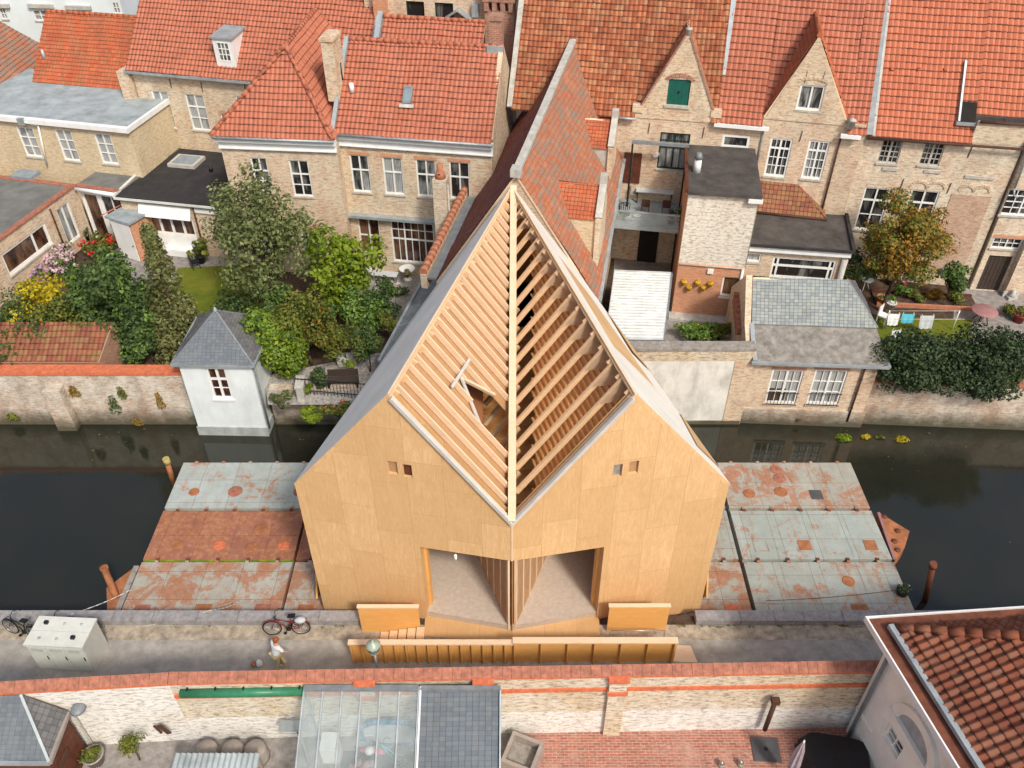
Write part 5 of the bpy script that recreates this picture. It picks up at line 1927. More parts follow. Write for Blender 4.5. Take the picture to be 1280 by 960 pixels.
for x0, x1, yy in ((1139, 1158, 234), (1161, 1180, 235), (1200, 1216, 238), (1219, 1236, 239)):
    a, c = b12.y(x0, yy), b12.y(x1, yy)
    ab = MB()
    cx, rr_ = (a.x + c.x) / 2, (c.x - a.x) / 2
    for k in range(10):
        a0, a1 = PI * k / 10, PI * (k + .85) / 10
        ab.prism([(cx + rr_ * math.cos(a1), a.z + rr_ * .8 * math.sin(a1)), (cx + rr_ * math.cos(a0), a.z + rr_ * .8 * math.sin(a0)),
                  (cx + (rr_ + .12) * math.cos(a0), a.z + (rr_ * .8 + .13) * math.sin(a0)), (cx + (rr_ + .12) * math.cos(a1), a.z + (rr_ * .8 + .13) * math.sin(a1))][::-1], -.05, .0)
    ab.build('blind_arch', 'pinkbuff', b12.root)
for (a, c) in (((1206, 220), (1243, 223)), ((1155, 213), (1176, 216)), ((1103, 210), (1122, 213))):
    u, v_ = b12.y(*a), b12.y(*c)
    MB().box(u.x, -.06, u.z - .1, v_.x, .0, u.z + .05).build('stone_band', 'lintel', b12.root)
u, v_ = b12.y(1190, 242), b12.y(1212, 345)
MB().box(u.x, -.03, v_.z, b12.y(1240, 245).x, 0.0, u.z).build('infill_panel', 'worn_red', b12.root)
for px in (1115, 1148, 1181):
    p = on_slope(b12, px, 87, (0, -.3, h), N50)
    MB().cyl(p, p + N50 * .12, .12, .08, 8).build('vent_tile', 'tile_old', b12.root)
# roof terrace: dark slab on the slope, shade of its recess put into colour
q0, q1 = on_slope(b12, 1207, 80, (0, -.3, h), N50), on_slope(b12, 1194, 155, (0, -.3, h), N50)
rt_ = MB()
ux = (q0.x + q1.x) / 2
rt_.beam((ux + .02, q1.y, q1.z + .12), (ux + .02, q0.y, q0.z + .12), .10, .3)
rt_.build('terrace_cheek', 'zinc', b12.root)
u = on_slope(b12, 1200, 128, (0, -.3, h), N50)
dk = MB().slab([k + N50 * .16 for k in (Vector((ux + .08, q1.y, q1.z)), Vector((xs - .02, q1.y, q1.z)), Vector((xs - .02, u.y, u.z)), Vector((ux + .08, u.y, u.z)))], .1)
dk.build('roof_opening_shade', 'darkvoid', b12.root)
MB().beam((ux - .1, q1.y - .1, q1.z + .10), (xs + .0, q1.y - .1, q1.z + .10), .3, .12).build('opening_sill', 'zinc', b12.root)

# --- pale house at the right edge with the dark door
b13 = B('corner_house', 'pale washed brick house with dark plank door at right edge', 'house', P=G(1212, 362, GZ), Q=G(1300, 368, GZ), z=9.2)
h, W = b13.h, b13.W
b13.win((1262, 236), (1296, 271), v=((.25, .04), (.5, .08), (.75, .04)), h=((.25, .04), (.5, .04), (.75, .04)), fw=.08)
b13.win((1243, 297), (1274, 312), v=((.5, .06), (.25, .03), (.75, .03)), h=((.5, .03),), fw=.06, lintel='orange_brick')
a, c = b13.y(1237, 319), b13.y(1253, 364)
c.z = .02
b13.ops.append((a.x, a.x + 1.25, .02, a.z))
dr = MB().box(a.x, .12, .02, a.x + 1.25, .17, a.z)
for k in range(6):
    dr.box(a.x + 1.25 * k / 6 + .01, .10, .02, a.x + 1.25 * (k + 1) / 6 - .01, .12, a.z)
do = dr.build('door', 'olddoor', b13.root)
MB().cyl((a.x + 1.1, .1, 1.0), (a.x + 1.1, .03, 1.0), .035, None, 8).build('handle', 'iron', do)
b13.wall('pale', 0, 9, h, depth=6)
pr = MB().box(a.x + 1.4, -.45, 0, a.x + 2.05, -.003, 3.4)
pr.build('pier', 'pale', b13.root)
MB().box(a.x + 1.3, -.55, 0, a.x + 2.15, -.46, .35).build('pier_foot', 'lintel', b13.root)
dp = MB().path([Vector((.12, -.1, h)), Vector((.12, -.1, h - 2.2)), Vector((.12, -.32, h - 2.5)), Vector((.35, -.32, h - 2.6))], .05, 8)
b13.part('downpipe', dp, 'zinc')
tile_poly('roof', 'tile_bright', [(-.1, -.3, h), (9, -.3, h), (9, 4, h + 4.3), (-.1, 4, h + 4.3)], b13.root)

# ------------------------------------------------------------------ extensions, sheds, walls beyond the canal
# --- garden wing at the far left
bw_ = B('garden_wing', 'low brick garden wing with grey flat roof and big picture window', 'extension', (-6, 304.5), (94, 232), 4.2)
W, h = bw_.W, bw_.h
bw_.win((1, 319), (66, 304), v=((.70, .12),), h=(), fw=.13, glass='glass_r')
bw_.win((70, 263), (101, 295), v=((.5, .10),), h=(), fw=.09, glass='glass_h', sill=None)
bw_.wall('pinkbuff', -6, W, h, depth=9)
MB().slab([(-6, .3, h + .03), (W - .3, .3, h + .03), (W - .3, 9, h + .03), (-6, 9, h + .03)], .1).build('flat_roof', 'flatroof', bw_.root)
cp = MB()
cp.box(-6, -.08, h, W + .05, .30, h + .09)
cp.box(W - .30, .30, h, W + .05, 9, h + .09)
bw_.part('coping', cp, 'coping')
p = bw_.z(32, 219, h + .1)
MB().box(p.x - .5, p.y - .7, h + .03, p.x + .5, p.y + .7, h + .22).build('roof_light', 'skyglass', bw_.root)
downpipe(bw_, bw_.y(62, 265).x, .1, h - .2, mat='iron')
# porch stub with the small window at the left edge
bs = B('brick_porch', 'small brick porch with white window at left edge of photo', 'extension', P=G(-14, 398, GZ), Q=G(19, 372, GZ), z=3.4)
bs.win_l(.3, bs.W - .55, .9, 2.1, v=(), h=(), fw=.12, glass='glass')
bs.wall('pinkbuff', -2, bs.W, 2.35, depth=3)
MB().slab([(-2, -.1, 2.45), (bs.W + .1, -.1, 2.45), (bs.W + .1, 3, 2.45), (-2, 3, 2.45)], .1).build('flat_roof', 'flatroof', bs.root)

# --- glazed link
bg_ = B('glazed_link', 'white framed glazed link between brick wing and black roofed extension', 'extension', (97, 233), (150, 241), 4.1)
W, h = bg_.W, bg_.h
bg_.win_l(.1, W * .40, .05, h - .35, v=(), h=(), fw=.10, glass='glass_r', sill=None, rec=.12)
bg_.win_l(W * .46, W - .05, .05, h - .35, v=((.5, .08),), h=(), fw=.08, glass='glass', sill=None, rec=.12)
bg_.wall('white', 0, W, h, depth=5)
MB().slab([(-.05, -.2, h + .1), (W, -.2, h + .1), (W, 6.5, h + .1), (-.05, 6.5, h + .1)], .12, 0).build('flat_roof', 'flatroof', bg_.root)
MB().box(-.05, -.22, h + .103, W, .12, h + .16).build('coping', 'coping', bg_.root)
MB().cyl((0, -.28, h - .02), (W, -.28, h - .02), .12, None, 10).build('awning_roll', 'white', bg_.root)

# --- extension with black felt roof
b5 = B('felt_roofed_extension', 'single storey extension with black felt roof, roof light and white windows', 'extension', (148, 245), (292, 259), 4.1)
W, h = b5.W, b5.h
bl, br_ = b5.z(203, 190, h), b5.z(284, 197, h)
rfm = MB().slab([(-.15, -.25, h + .05), (W + .1, -.25, h + .05), (br_.x + .8, br_.y + .6, h + .05), (bl.x, bl.y + .6, h + .05)], .22)
b5.part('flat_roof', rfm, 'tarfelt')
eb = MB()
eb.beam((-.15, -.25, h + .10), (bl.x, bl.y + .6, h + .10), .16, .12)
eb.beam((-.15, -.28, h - .02), (W + .1, -.28, h - .02), .05, .14)
b5.part('roof_edge', eb, 'offwhite')
p = b5.z(233, 201, h + .2)
sk = MB().box(p.x - .9, p.y - .75, h + .05, p.x + .9, p.y + .75, h + .26)
so2 = sk.build('roof_light', 'lintel', b5.root)
MB().box(p.x - .68, p.y - .55, h + .262, p.x + .68, p.y + .55, h + .29).build('pane', 'skyglass', so2)
for a_, c_ in ((185, 207), (264, 213)):
    p = b5.z(a_, c_, h + .1)
    MB().cyl((p.x, p.y, h + .04), (p.x, p.y, h + .35), .12, None, 10).build('vent_cap', 'black', b5.root)
wx0, wx1 = b5.y(183, 275).x, b5.y(242, 280).x
wt, wbm = b5.y(200, 269).z, b5.y(200, 292).z
b5.win_l(wx0, wx1, wbm, wt, v=((.26, .14), (.52, .14), (.78, .14)), h=(), fw=.12, glass='glass_r', sill=None)
aw = MB().slab([(wx0 - .15, -.42, wt + .05), (wx1 + .1, -.42, wt + .05), (wx1 + .1, -.02, wt + .85), (wx0 - .15, -.02, wt + .85)], .05)
b5.part('awning', aw, 'white')
b5.wall('pinkbuff', 0, W, h, depth=6.2)
MB().box(wx0 - .1, -.04, 0.02, wx1, -.003, wbm - .003).build('panel', 'white', b5.root)
MB().box(b5.y(243, 258).x, -.12, h - .55, W, -.02, h - .2).build('blind_box', 'white', b5.root)
px_ = b5.y(240, 258).x
downpipe(b5, px_ + .1, .05, h - .1, mat='iron')
dw = b5.win_l(b5.y(268, 280).x, W - .1, .05, h - .62, v=((.06, .1), (.5, .08)), h=(), fw=.10, glass='glass', sill=None, op=False, rec=.1)

# --- little porch with white door
q0, q1 = G(143, 277, 2.9), G(171, 273, 2.9)
bp = B('porch', 'little brick porch with flat white roof and white door', 'porch', P=G(152, 319, GZ), Q=G(177, 327, GZ), z=2.9)
W = max(bp.W, 1.1)
bp.W = W
hp_ = 2.55
bp.wall('orange_brick', 0, W, hp_, depth=1.9, back=False)
dr = MB().box(.08, -.06, .02, W - .08, -.01, hp_ - .1).build('door', 'white', bp.root)
MB().cyl((W - .2, -.07, 1.05), (W - .2, -.13, 1.05), .035, None, 8).build('handle', 'iron', dr)
MB().slab([(-.15, -.15, hp_ + .13), (W + .15, -.15, hp_ + .13), (W + .15, 1.9, hp_ + .13), (-.15, 1.9, hp_ + .13)], .13).build('flat_roof', 'zinc_roof', bp.root)
MB().slab([(-.55, -.1, hp_ + .05), (-.16, -.1, hp_ + .28), (-.16, 1.9, hp_ + .28), (-.55, 1.9, hp_ + .05)], .05).build('tile_strip', 'band', bp.root)
wv = MB().box(W + .003, .75, 1.25, W + .03, 1.15, 2.0)
bp.part('side_window', wv, 'white')

# --- brick tower beside the terrace
bt = B('brick_tower', 'square brick tower whitewashed above and orange below with flat brown roof', 'extension', (861, 240), (950, 246), 7.9)
W, h = bt.W, bt.h
bt.W = W
yb = bt.y(864, 330).z
bt.ops = []
bt.win((904, 345), (923, 372), v=(), h=(), fw=.10, glass='glass_r', sill='white')
mb = MB()
mb.facade(0, W, 0, yb, bt.ops, -.05, .2)
mb.face([(0, -.05, yb), (W, -.05, yb), (W, 0, yb + .05), (0, 0, yb + .05)])
mb.face([(0, 4.6, 0), (0, -.05, 0), (0, -.05, yb), (0, 4.6, yb)])
mb.face([(0, 4.6, yb), (0, 0, yb), (0, 0, h), (0, 4.6, h)])
bt.part('lower_wall', mb, 'orange_brick')
mb = MB()
mb.facade(0.002, W, yb + .05, h - .02, (), 0, .2)
mb.face([(W, -.05, 0), (W, 4.6, 0), (W, 4.6, h - .02), (W, -.05, h - .02)])
bt.part('upper_wall', mb, 'white_brick')
MB().slab([(-.06, -.22, h + .12), (W + .1, -.22, h + .12), (W + .12, 5.4, h + .12), (-.06, 5.4, h + .12)], .16).build('flat_roof', 'felt_brown', bt.root)
MB().beam((-.12, -.1, h + .16), (-.12, 5.2, h + .16), .16, .30).build('parapet', 'browndoor', bt.root)
MB().box(W - .55, -.30, h - .24, W + .15, -.10, h - .04).build('gutter_end', 'white', bt.root)
p = bt.z(872, 205, h + .5)
fp = MB().cyl((p.x, p.y - .1, h + .1), (p.x, p.y - .1, h + .85), .20, .18, 12).build('flue', 'white', bt.root)
MB().cyl((p.x, p.y - .1, h + .86), (p.x, p.y - .1, h + 1.15), .23, .12, 12).build('cowl', 'lead', fp)
MB().cyl((0.1, -.13, yb + .02), (W, -.13, yb + .02), .035, None, 6).build('pipe', 'lintel', bt.root)
downpipe(bt, W - .12, .05, yb, mat='white', r=.07)
p = bt.y(888, 338)
MB().box(p.x - .15, -.16, p.z - .12, p.x + .15, -.05, p.z + .12).build('wall_box', 'white', bt.root)
MB().box(-.15, -.75, .002, W + .1, -.06, .12).build('step', 'lintel', bt.root)
for k, (px, py) in enumerate(((855, 353), (861, 360), (872, 354), (879, 360), (888, 355))):
    p = bt.y(px, py, -.2)
    fpot = thing('wall_pot', ('highest left', 'lower left', 'middle', 'lower right', 'far right')[k] + ' of five yellow flower pots hung on orange brick tower', 'flower pot', bt.M @ Vector((p.x, -.2, p.z)), bt.ang, 'yellow pots on the brick tower')
    MB().lathe((0, 0, -.16), [(.09, 0), (.14, .22), (.15, .24), (.12, .24), (0, .2)], 12).build('pot', 'yellow', fpot)
    foliage('blossom', 'yellow', [(0, 0, .12, .13, .13, .10)], 40, .07, fpot, 30 + k)

# --- roof terrace in front of the gable
x_t = b10.loc(bt.M @ Vector((0, 2.5, 0))).x
zt_ = 4.4 - GZ
ter = thing('roof_terrace', 'grey roof terrace with glass balustrade over dark ground floor opening', 'terrace', b10.root.location, b10.ang)
x0t = b10.y(772, 230).x - .15
yf = -3.1
mb = MB().slab([(x0t, yf, zt_), (x_t - .05, yf, zt_), (x_t - .05, -.02, zt_), (x0t, -.02, zt_)], .22)
mb.build('deck', 'zinc_roof', ter)
bal = MB().box(x0t, yf - .02, zt_ + .05, x_t - .08, yf + .02, zt_ + .8).build('balustrade', 'sheer', ter)
MB().box(x0t, yf - .06, zt_ - .22, x_t - .06, yf - .025, zt_ + .05).build('edge_trim', 'zinc', ter)
hb = MB().box(x0t, yf - .05, zt_ + .8, x_t - .08, yf + .05, zt_ + .87).build('handrail', 'zinc', bal)
sd_w = MB()
sd_w.box(x0t - .12, yf - .1, 0, x0t - .02, 0, zt_ + 1.9)
sd_w.build('side_screen', 'sheer', ter)
MB().box(x0t - .14, yf - .14, 0, x0t + .02, yf - .07, zt_ + 1.95).build('screen_post', 'lead', ter)
gw_ = MB()
gw_.face([(x0t, -.4, 0), (x_t, -.4, 0), (x_t, -.4, zt_ - .22), (x0t, -.4, zt_ - .22)])
gw_.build('ground_floor_wall', 'pinkbuff', ter)
a_, c_ = b10.y(800, 288, -.45), b10.y(820, 320, -.45)
MB().box(a_.x, -.5, 0.02, c_.x, -.41, zt_ - .3).build('doorway', 'darkvoid', ter)
MB().box(x_t - .2, yf + .1, .02, x_t - .08, yf + .22, zt_ - .22).build('post', 'black', ter)
# awning cassette on posts
ya = -.9
a_, c_ = b10.y(790, 177, ya), b10.y(861, 184, ya)
awc = thing('awning', 'grey awning cassette on posts above the terrace window', 'awning', b10.root.location, b10.ang)
MB().beam((a_.x, ya, a_.z), (c_.x, ya, a_.z), .2, .16).build('cassette', 'lead', awc)
MB().box(a_.x, ya - .05, zt_, a_.x + .1, ya + .05, a_.z - .08).build('post', 'black', awc)
MB().box(c_.x - .1, ya - .05, zt_, c_.x, ya + .05, a_.z - .08).build('post', 'black', awc)


def tloc(px, py, z):
    "terrace point seen at a pixel, world"
    return G(px, py, z)


tb_ = thing('terrace_table', 'long grey table on the roof terrace under the gable', 'table', tloc(817, 252, 4.4), b10.ang)
MB().box(-1.05, -.38, .70, 1.05, .38, .75).build('table_top', 'fabric_g', tb_)
for sx in (-1, 1):
    for sy in (-1, 1):
        MB().box(sx * .95 - .03, sy * .3 - .03, 0, sx * .95 + .03, sy * .3 + .03, .70).build('leg', 'black', tb_)


def chair(loc, rz, label, mat='black', group='chairs around the terrace table'):
    r = thing('garden_chair', label, 'chair', loc, rz, group)
    MB().box(-.23, -.23, .42, .23, .23, .46).build('seat', mat, r)
    bk = MB().box(-.23, .20, .46, .23, .24, .88).build('backrest', mat, r)
    for sx in (-1, 1):
        for sy in (-1, 1):
            MB().box(sx * .21 - .018, sy * .21 - .018, 0, sx * .21 + .018, sy * .21 + .018, .42).build('leg', mat, r)
    return r


chair(tloc(806, 265, 4.4), b10.ang + PI, 'left of the two dark chairs in front of terrace table', 'iron')
chair(tloc(832, 266, 4.4), b10.ang + PI, 'right of the two dark chairs in front of terrace table', 'iron')
chair(tloc(792, 250, 4.4), b10.ang + PI / 2, 'slatted chair at left end of terrace table', 'stone')
r = thing('wire_armchair', 'black wire armchair at left edge of the roof terrace', 'chair', tloc(780, 276, 4.4), .5)
MB().lathe((0, 0, .38), [(.0, 0), (.28, .02), (.33, .12), (.30, .14), (0, .10)], 14).build('seat', 'black', r)
bk = MB()
for k in range(9):
    a = PI * (.05 + .9 * k / 8)
    bk.cyl((.30 * math.cos(a), .30 * math.sin(a), .45), (.36 * math.cos(a), .36 * math.sin(a), .95), .02, None, 6)
bk.path([Vector((.36 * math.cos(PI * (.05 + .9 * k / 8)), .36 * math.sin(PI * (.05 + .9 * k / 8)), .95)) for k in range(9)], .022, 6)
bk.build('backrest', 'black', r)
MB().cyl((0, 0, 0), (0, 0, .4), .05, None, 8).build('pedestal', 'black', r)
potted('potted_shrub', 'bushy potted plant on terrace beside brick tower, right of the pair', tloc(849, 277, 4.4), .2, .35, 'moss', .8, .32, 'black', 160, 41)
potted('potted_shrub', 'bushy potted plant on terrace, left of the pair by the balustrade', tloc(838, 279, 4.4), .2, .35, 'dark', .7, .28, 'black', 140, 42)
# white cat-like bowl group: pale stones on the deck
wp_ = thing('planter_bowl', 'low white bowl of pale flowers on terrace floor', 'bowl', tloc(796, 271, 4.4))
MB().lathe((0, 0, 0), [(.12, 0), (.24, .12), (.2, .12), (0, .08)], 14).build('bowl', 'white', wp_)
foliage('blossom', 'whitef', [(0, 0, .15, .2, .2, .08)], 60, .07, wp_, 4)

# --- shed with white flat roof
P = [G(756, 424, 3.0), G(829, 425, 3.0), G(839, 340, 3.0), G(768, 337, 3.0)]
c = sum(P, Vector()) / 4
sh = thing('white_roofed_shed', 'garden shed with ribbed white flat roof beside pavilion', 'shed', (c.x, c.y, GZ))
Q = [p - Vector((c.x, c.y, GZ)) for p in P]
MB().slab(Q, .12, 0, 1).build('flat_roof', ['white_metal', 'lead'], sh)
for k in range(1, 24):
    t = k / 24
    MB().beam(Q[0].lerp(Q[3], t) + Vector((.05, 0, .01)), Q[1].lerp(Q[2], t) + Vector((-.05, 0, .01)), .05, .05).build('roof_rib', 'white', sh)
wl = MB()
for a_, b_ in zip(Q, Q[1:] + Q[:1]):
    a2, b2 = a_ * .97, b_ * .97
    wl.face([(a2.x, a2.y, 0), (b2.x, b2.y, 0), (b2.x, b2.y, 2.27), (a2.x, a2.y, 2.27)])
wl.build('wall', 'lead', sh)
MB().beam(Q[1] + Vector((.05, 0, -.1)), Q[2] + Vector((.05, 0, -.1)), .1, .2).build('edge_trim', 'lead', sh)

# --- conservatory with brown felt roof and lean-to
bc = B('conservatory', 'conservatory with white fascia and flat brown felt roof', 'extension', (935, 304), (1064, 313), 4.6)
W, h = bc.W, bc.h
bc.win((967, 321), (1039, 352), v=((.06, .10), (.94, .10)), h=((.60, .12),), fw=.10, glass='glass', sill=None)
bc.win((933, 316), (950, 328), v=(), h=(), fw=.08, glass='glass_c')
bc.wall('pinkbuff', 0, W - .15, h - .25, depth=3.4)
MB().box(-.05, -.28, h - .30, W, .0, h - .02).build('fascia', 'white', bc.root)
MB().box(-.05, -.14, h - .42, W - .5, -.02, h - .31).build('lower_fascia', 'white', bc.root)
br2, bl2 = bc.z(1057, 271, h), bc.z(942, 267, h)
MB().slab([(-.1, -.32, h + .10), (W + .05, -.32, h + .10), (br2.x, br2.y, h + .10), (bl2.x - .4, bl2.y + .2, h + .10)], .12).build('flat_roof', 'felt_brown', bc.root)
eb = MB()
eb.beam((W + .05, -.32, h + .16), (br2.x, br2.y, h + .16), .18, .16)
eb.beam((-.1, -.36, h + .10), (W + .1, -.36, h + .10), .10, .14)
bc.part('roof_edge', eb, 'tarfelt')
MB().cyl((bc.y(1057, 320).x, -.1, 0), (bc.y(1057, 320).x, -.1, h - .5), .16, None, 10).build('corner_column', 'lintel', bc.root)
lt = thing('lean_to', 'lean-to with russet hipped tile roof above the brown felt roof', 'lean-to', b11.root.location, b11.ang)
t0, t1 = b11.y(956, 227), b11.y(997, 230)
zlo = 4.78 - GZ
l0, l1 = b11.z(942, 266, zlo), b11.z(1031, 272, zlo)
t0.z = t1.z = (t0.z + t1.z) / 2
l0.y = l1.y = (l0.y + l1.y) / 2
t0.x = l0.x
tile_poly('roof', 'tile_shed', [l0, l1, t1, t0], lt, tw=.22, th=.26, flat=True, amp=.02, step=.03)
tile_poly('roof', 'tile_shed', [l1, (l1.x, -.02, zlo), t1], lt, tw=.22, th=.26, flat=True, amp=.02, step=.03)
MB().cyl((l0.x, l0.y - .06, zlo), (l1.x + .1, l1.y - .06, zlo), .08, None, 8).build('gutter', 'iron', lt)
wl = MB()
wl.face([(l0.x, l0.y + .1, 0), (l1.x - .1, l0.y + .1, 0), (l1.x - .1, l0.y + .1, zlo), (l0.x, l0.y + .1, zlo)])
wl.face([(l1.x - .1, l0.y + .1, 0), (l1.x - .1, 0, 0), (l1.x - .1, 0, zlo), (l1.x - .1, l0.y + .1, zlo)])
wl.build('wall', 'pinkbuff', lt)
pc = thing('glass_canopy', 'small pale glass canopy on white posts beside brick tower', 'canopy', G(941, 382, GZ))
ci = pc.matrix_basis.inverted()
zc_ = 2.75
q = [ci @ G(930, 345, zc_ - .25), ci @ G(952, 349, zc_ - .25), ci @ G(953, 330, zc_), ci @ G(932, 326, zc_)]
MB().slab(q, .05).build('roof', 'zinc_roof', pc)
for k in (0, 1):
    MB().box(q[k].x - .04, q[k].y - .04, 0, q[k].x + .04, q[k].y + .04, q[k].z - .05).build('post', 'white', pc)
MB().box(q[0].x, q[0].y + .5, 0, q[1].x - .1, q[0].y + .55, 1.9).build('gate', 'clay', pc)

# --- canal house with slate roof
mc = B('canal_house', 'brick canal house with pale slate hipped roof and two curtained windows', 'house', (942, 448), (1101, 453.5), 2.5, z0=WZ)
W, h = mc.W, mc.h
for TL, BR in (((966, 462), (994, 505)), ((1020, 462), (1047, 506))):
    mc.win(TL, BR, v=((.5, .10), (.25, .03), (.75, .03)), h=((.66, .04), (.33, .04)), glass='glass_c', fw=.09, lintel='red_brick', bars=True)
mc.wall('pinkbuff', 0, W, h - .05, depth=5.6)
MB().box(-.12, -.08, 0, W + .1, -.004, 1.0).build('plinth', 'canal_brick', mc.root)
zb1, yb1 = h + .80, 1.7
zr1, yr1 = zb1 + 1.75, 3.2
sl1 = MB().slab([(-.15, -.32, h), (W + .25, -.32, h), (W + .05, yb1, zb1), (.0, yb1, zb1)], .12)
mc.part('lower_roof', sl1, 'stone_slope')
xi = mc.z(1060, 353, zr1).x
tile_poly('roof', 'slate_pale', [(.02, yb1 - .05, zb1 + .04), (W + .05, yb1 - .05, zb1 + .04), (xi, yr1, zr1), (.02, yr1, zr1)], mc.root, tw=.20, th=.16, flat=True, amp=.012, step=.018)
tile_poly('roof', 'slate_dark', [(W + .05, yb1 - .05, zb1 + .04), (W + .05, 5.9, zb1 + .04), (xi, yr1, zr1)], mc.root, tw=.20, th=.16, flat=True, amp=.012, step=.018)  # side hip in darker slate, its dimmer light put into the colour
tile_poly('roof', 'slate_pale', [(.02, 5.9, zb1 - .6), (.02, yr1, zr1), (xi, yr1, zr1), (W + .05, 5.9, zb1 - .6)], mc.root, tw=.20, th=.16, flat=True, amp=.012, step=.018)
MB().slab([(W + .25, -.32, h), (W + .3, 5.9, h + .3), (W + .05, 5.9, zb1), (W + .05, yb1, zb1)], .1).build('lower_roof', 'stone_slope', mc.root)
gt = MB()
gt.beam((-.15, -.36, h), (W + .3, -.36, h), .14, .12)
gt.beam((W + .31, -.36, h), (W + .36, 5.8, h + .3), .14, .12)
mc.part('gutter', gt, 'zinc')
MB().beam((.0, -.3, h + .1), (.02, yb1, zb1 + .06), .2, .1).build('lead_edge', 'zinc', mc.root)
MB().beam((W + .08, yb1 - .02, zb1 + .05), (xi, yr1, zr1 + .05), .08, .05, 0).build('hip_lead', 'lead', mc.root)
MB().beam((0, yb1, zb1 + .03), (W + .05, yb1, zb1 + .03), .10, .06).build('break_lead', 'lead', mc.root)
sg = MB()
F_ = [(-.02, 0, 0), (-.02, 5.6, 0), (-.02, 5.6, zb1 - .4), (-.02, yr1, zr1 + .1), (-.02, yb1, zb1 + .1), (-.02, -.0, h)]
sg.face(F_[::-1])
sg.face([(x - .30, y, z) for x, y, z in F_][::-1])
sg.face([(F_[k][0] - .30 * 0, F_[k][1], F_[k][2]) for k in (3, 4)] + [(F_[4][0] - .3, F_[4][1], F_[4][2]), (F_[3][0] - .3, F_[3][1], F_[3][2])])
sg.face([F_[4], F_[5], (F_[5][0] - .3, F_[5][1], F_[5][2]), (F_[4][0] - .3, F_[4][1], F_[4][2])])
sg.face([(-.32, 0, 0), (-.02, 0, 0), (-.02, 0, h), (-.32, 0, h)])
sg.build('side_wall', 'pinkbuff', mc.root)
for k in range(7):
    MB().box(-.55, 2.0 + k * .28, zb1 - .9 + k * .10, -.03, 2.26 + k * .28, zb1 - .45 + k * .14).build('stepped_coping', 'coping', mc.root)
downpipe(mc, mc.y(1077, 470).x, .4, h - .1, mat='iron')
p = mc.y(998, 522)
MB().lathe((p.x, -.10, p.z - .06), [(.10, 0), (.13, .02), (.10, .04)], 12).build('mooring_ring', 'iron', mc.root)

# --- white garden house
mg = B('garden_house', 'small white rendered garden house with pyramid slate roof over the canal', 'garden house', (222, 452.5), (313, 454), 3.0, z0=WZ)
W, h = mg.W, mg.h
mg.win((256, 460), (292, 499), v=((.5, .12),), h=((.64, .12), (.32, .03)), glass='glass_r', fw=.10, sill='white')
mg.wall('stucco', 0, W, h - .02, depth=W)
MB().box(-.06, -.07, 0, W + .06, -.003, .55).build('plinth', 'plinth', mg.root)
MB().box(W + .003, .1, 0, W + .06, W, .55).build('plinth', 'plinth', mg.root)
ap = Vector((W / 2 - .05, W / 2, h + 1.75))
o = .22
c4 = [Vector((-o, -o, h)), Vector((W + o, -o, h)), Vector((W + o, W + o, h)), Vector((-o, W + o, h))]
for k, mt in enumerate(('slate_blue', 'slate_dark', 'slate_blue', 'slate_dark')):  # side slopes take a darker slate: shade painted by material
    tile_poly('roof', mt, [c4[k], c4[(k + 1) % 4], ap], mg.root, tw=.20, th=.15, flat=True, amp=.01, step=.015)
    MB().beam(c4[k] + Vector((0, 0, .03)), ap + Vector((0, 0, .03)), .07, .05).build('hip_lead', 'lead', mg.root)
for k in range(4):
    a_, b_ = c4[k], c4[(k + 1) % 4]
    MB().beam(a_ + Vector((0, 0, -.02)), b_ + Vector((0, 0, -.02)), .10, .12).build('gutter', 'zinc', mg.root)
MB().lathe(ap - Vector((0, 0, .05)), [(.10, 0), (.12, .1), (.05, .2), (.0, .3)], 10).build('finial', 'zinc', mg.root)
MB().cyl((W + .10, .12, .4), (W + .10, .12, h - .1), .05, None, 8).build('downpipe', 'lead', mg.root)

# --- dark lean-to strip beside the steep house
P = [G(474, 452, 2.4), G(500, 456, 2.4), G(620, 300, 2.4), G(546, 318, 2.4)]
P[1].x, P[1].y = -4.2, 32.3
P[2].x, P[2].y = -2.6, 42.5
lo = thing('lean_to', 'narrow dark lean-to roof with pale metal edge left of pavilion', 'lean-to', (P[0].x, P[0].y, GZ))
off = Vector((P[0].x, P[0].y, GZ))
Q = [p - off for p in P]
Q[1].z += .5
Q[2].z += .5
MB().slab(Q, .1).build('roof', 'lead', lo)
MB().beam(Q[0] + Vector((0, 0, .05)), Q[3] + Vector((0, 0, .05)), .14, .12).build('edge_trim', 'zinc', lo)
wl = MB()
wl.face([(Q[3].x + .1, Q[3].y, 0), (Q[0].x + .1, Q[0].y, 0), (Q[0].x + .1, Q[0].y, 1.7), (Q[3].x + .1, Q[3].y, 1.7)])
wl.face([(Q[0].x + .1, Q[0].y + .05, 0), (Q[1].x, Q[1].y + .05, 0), (Q[1].x, Q[1].y + .05, 1.9), (Q[0].x + .1, Q[0].y + .05, 1.7)])
wl.build('wall', 'lead', lo)
MB().beam(Q[0].lerp(Q[3], .28) + Vector((0, 0, .06)), Q[1].lerp(Q[2], .28) + Vector((0, 0, .06)), .06, .05).build('roof_seam', 'zinc', lo)

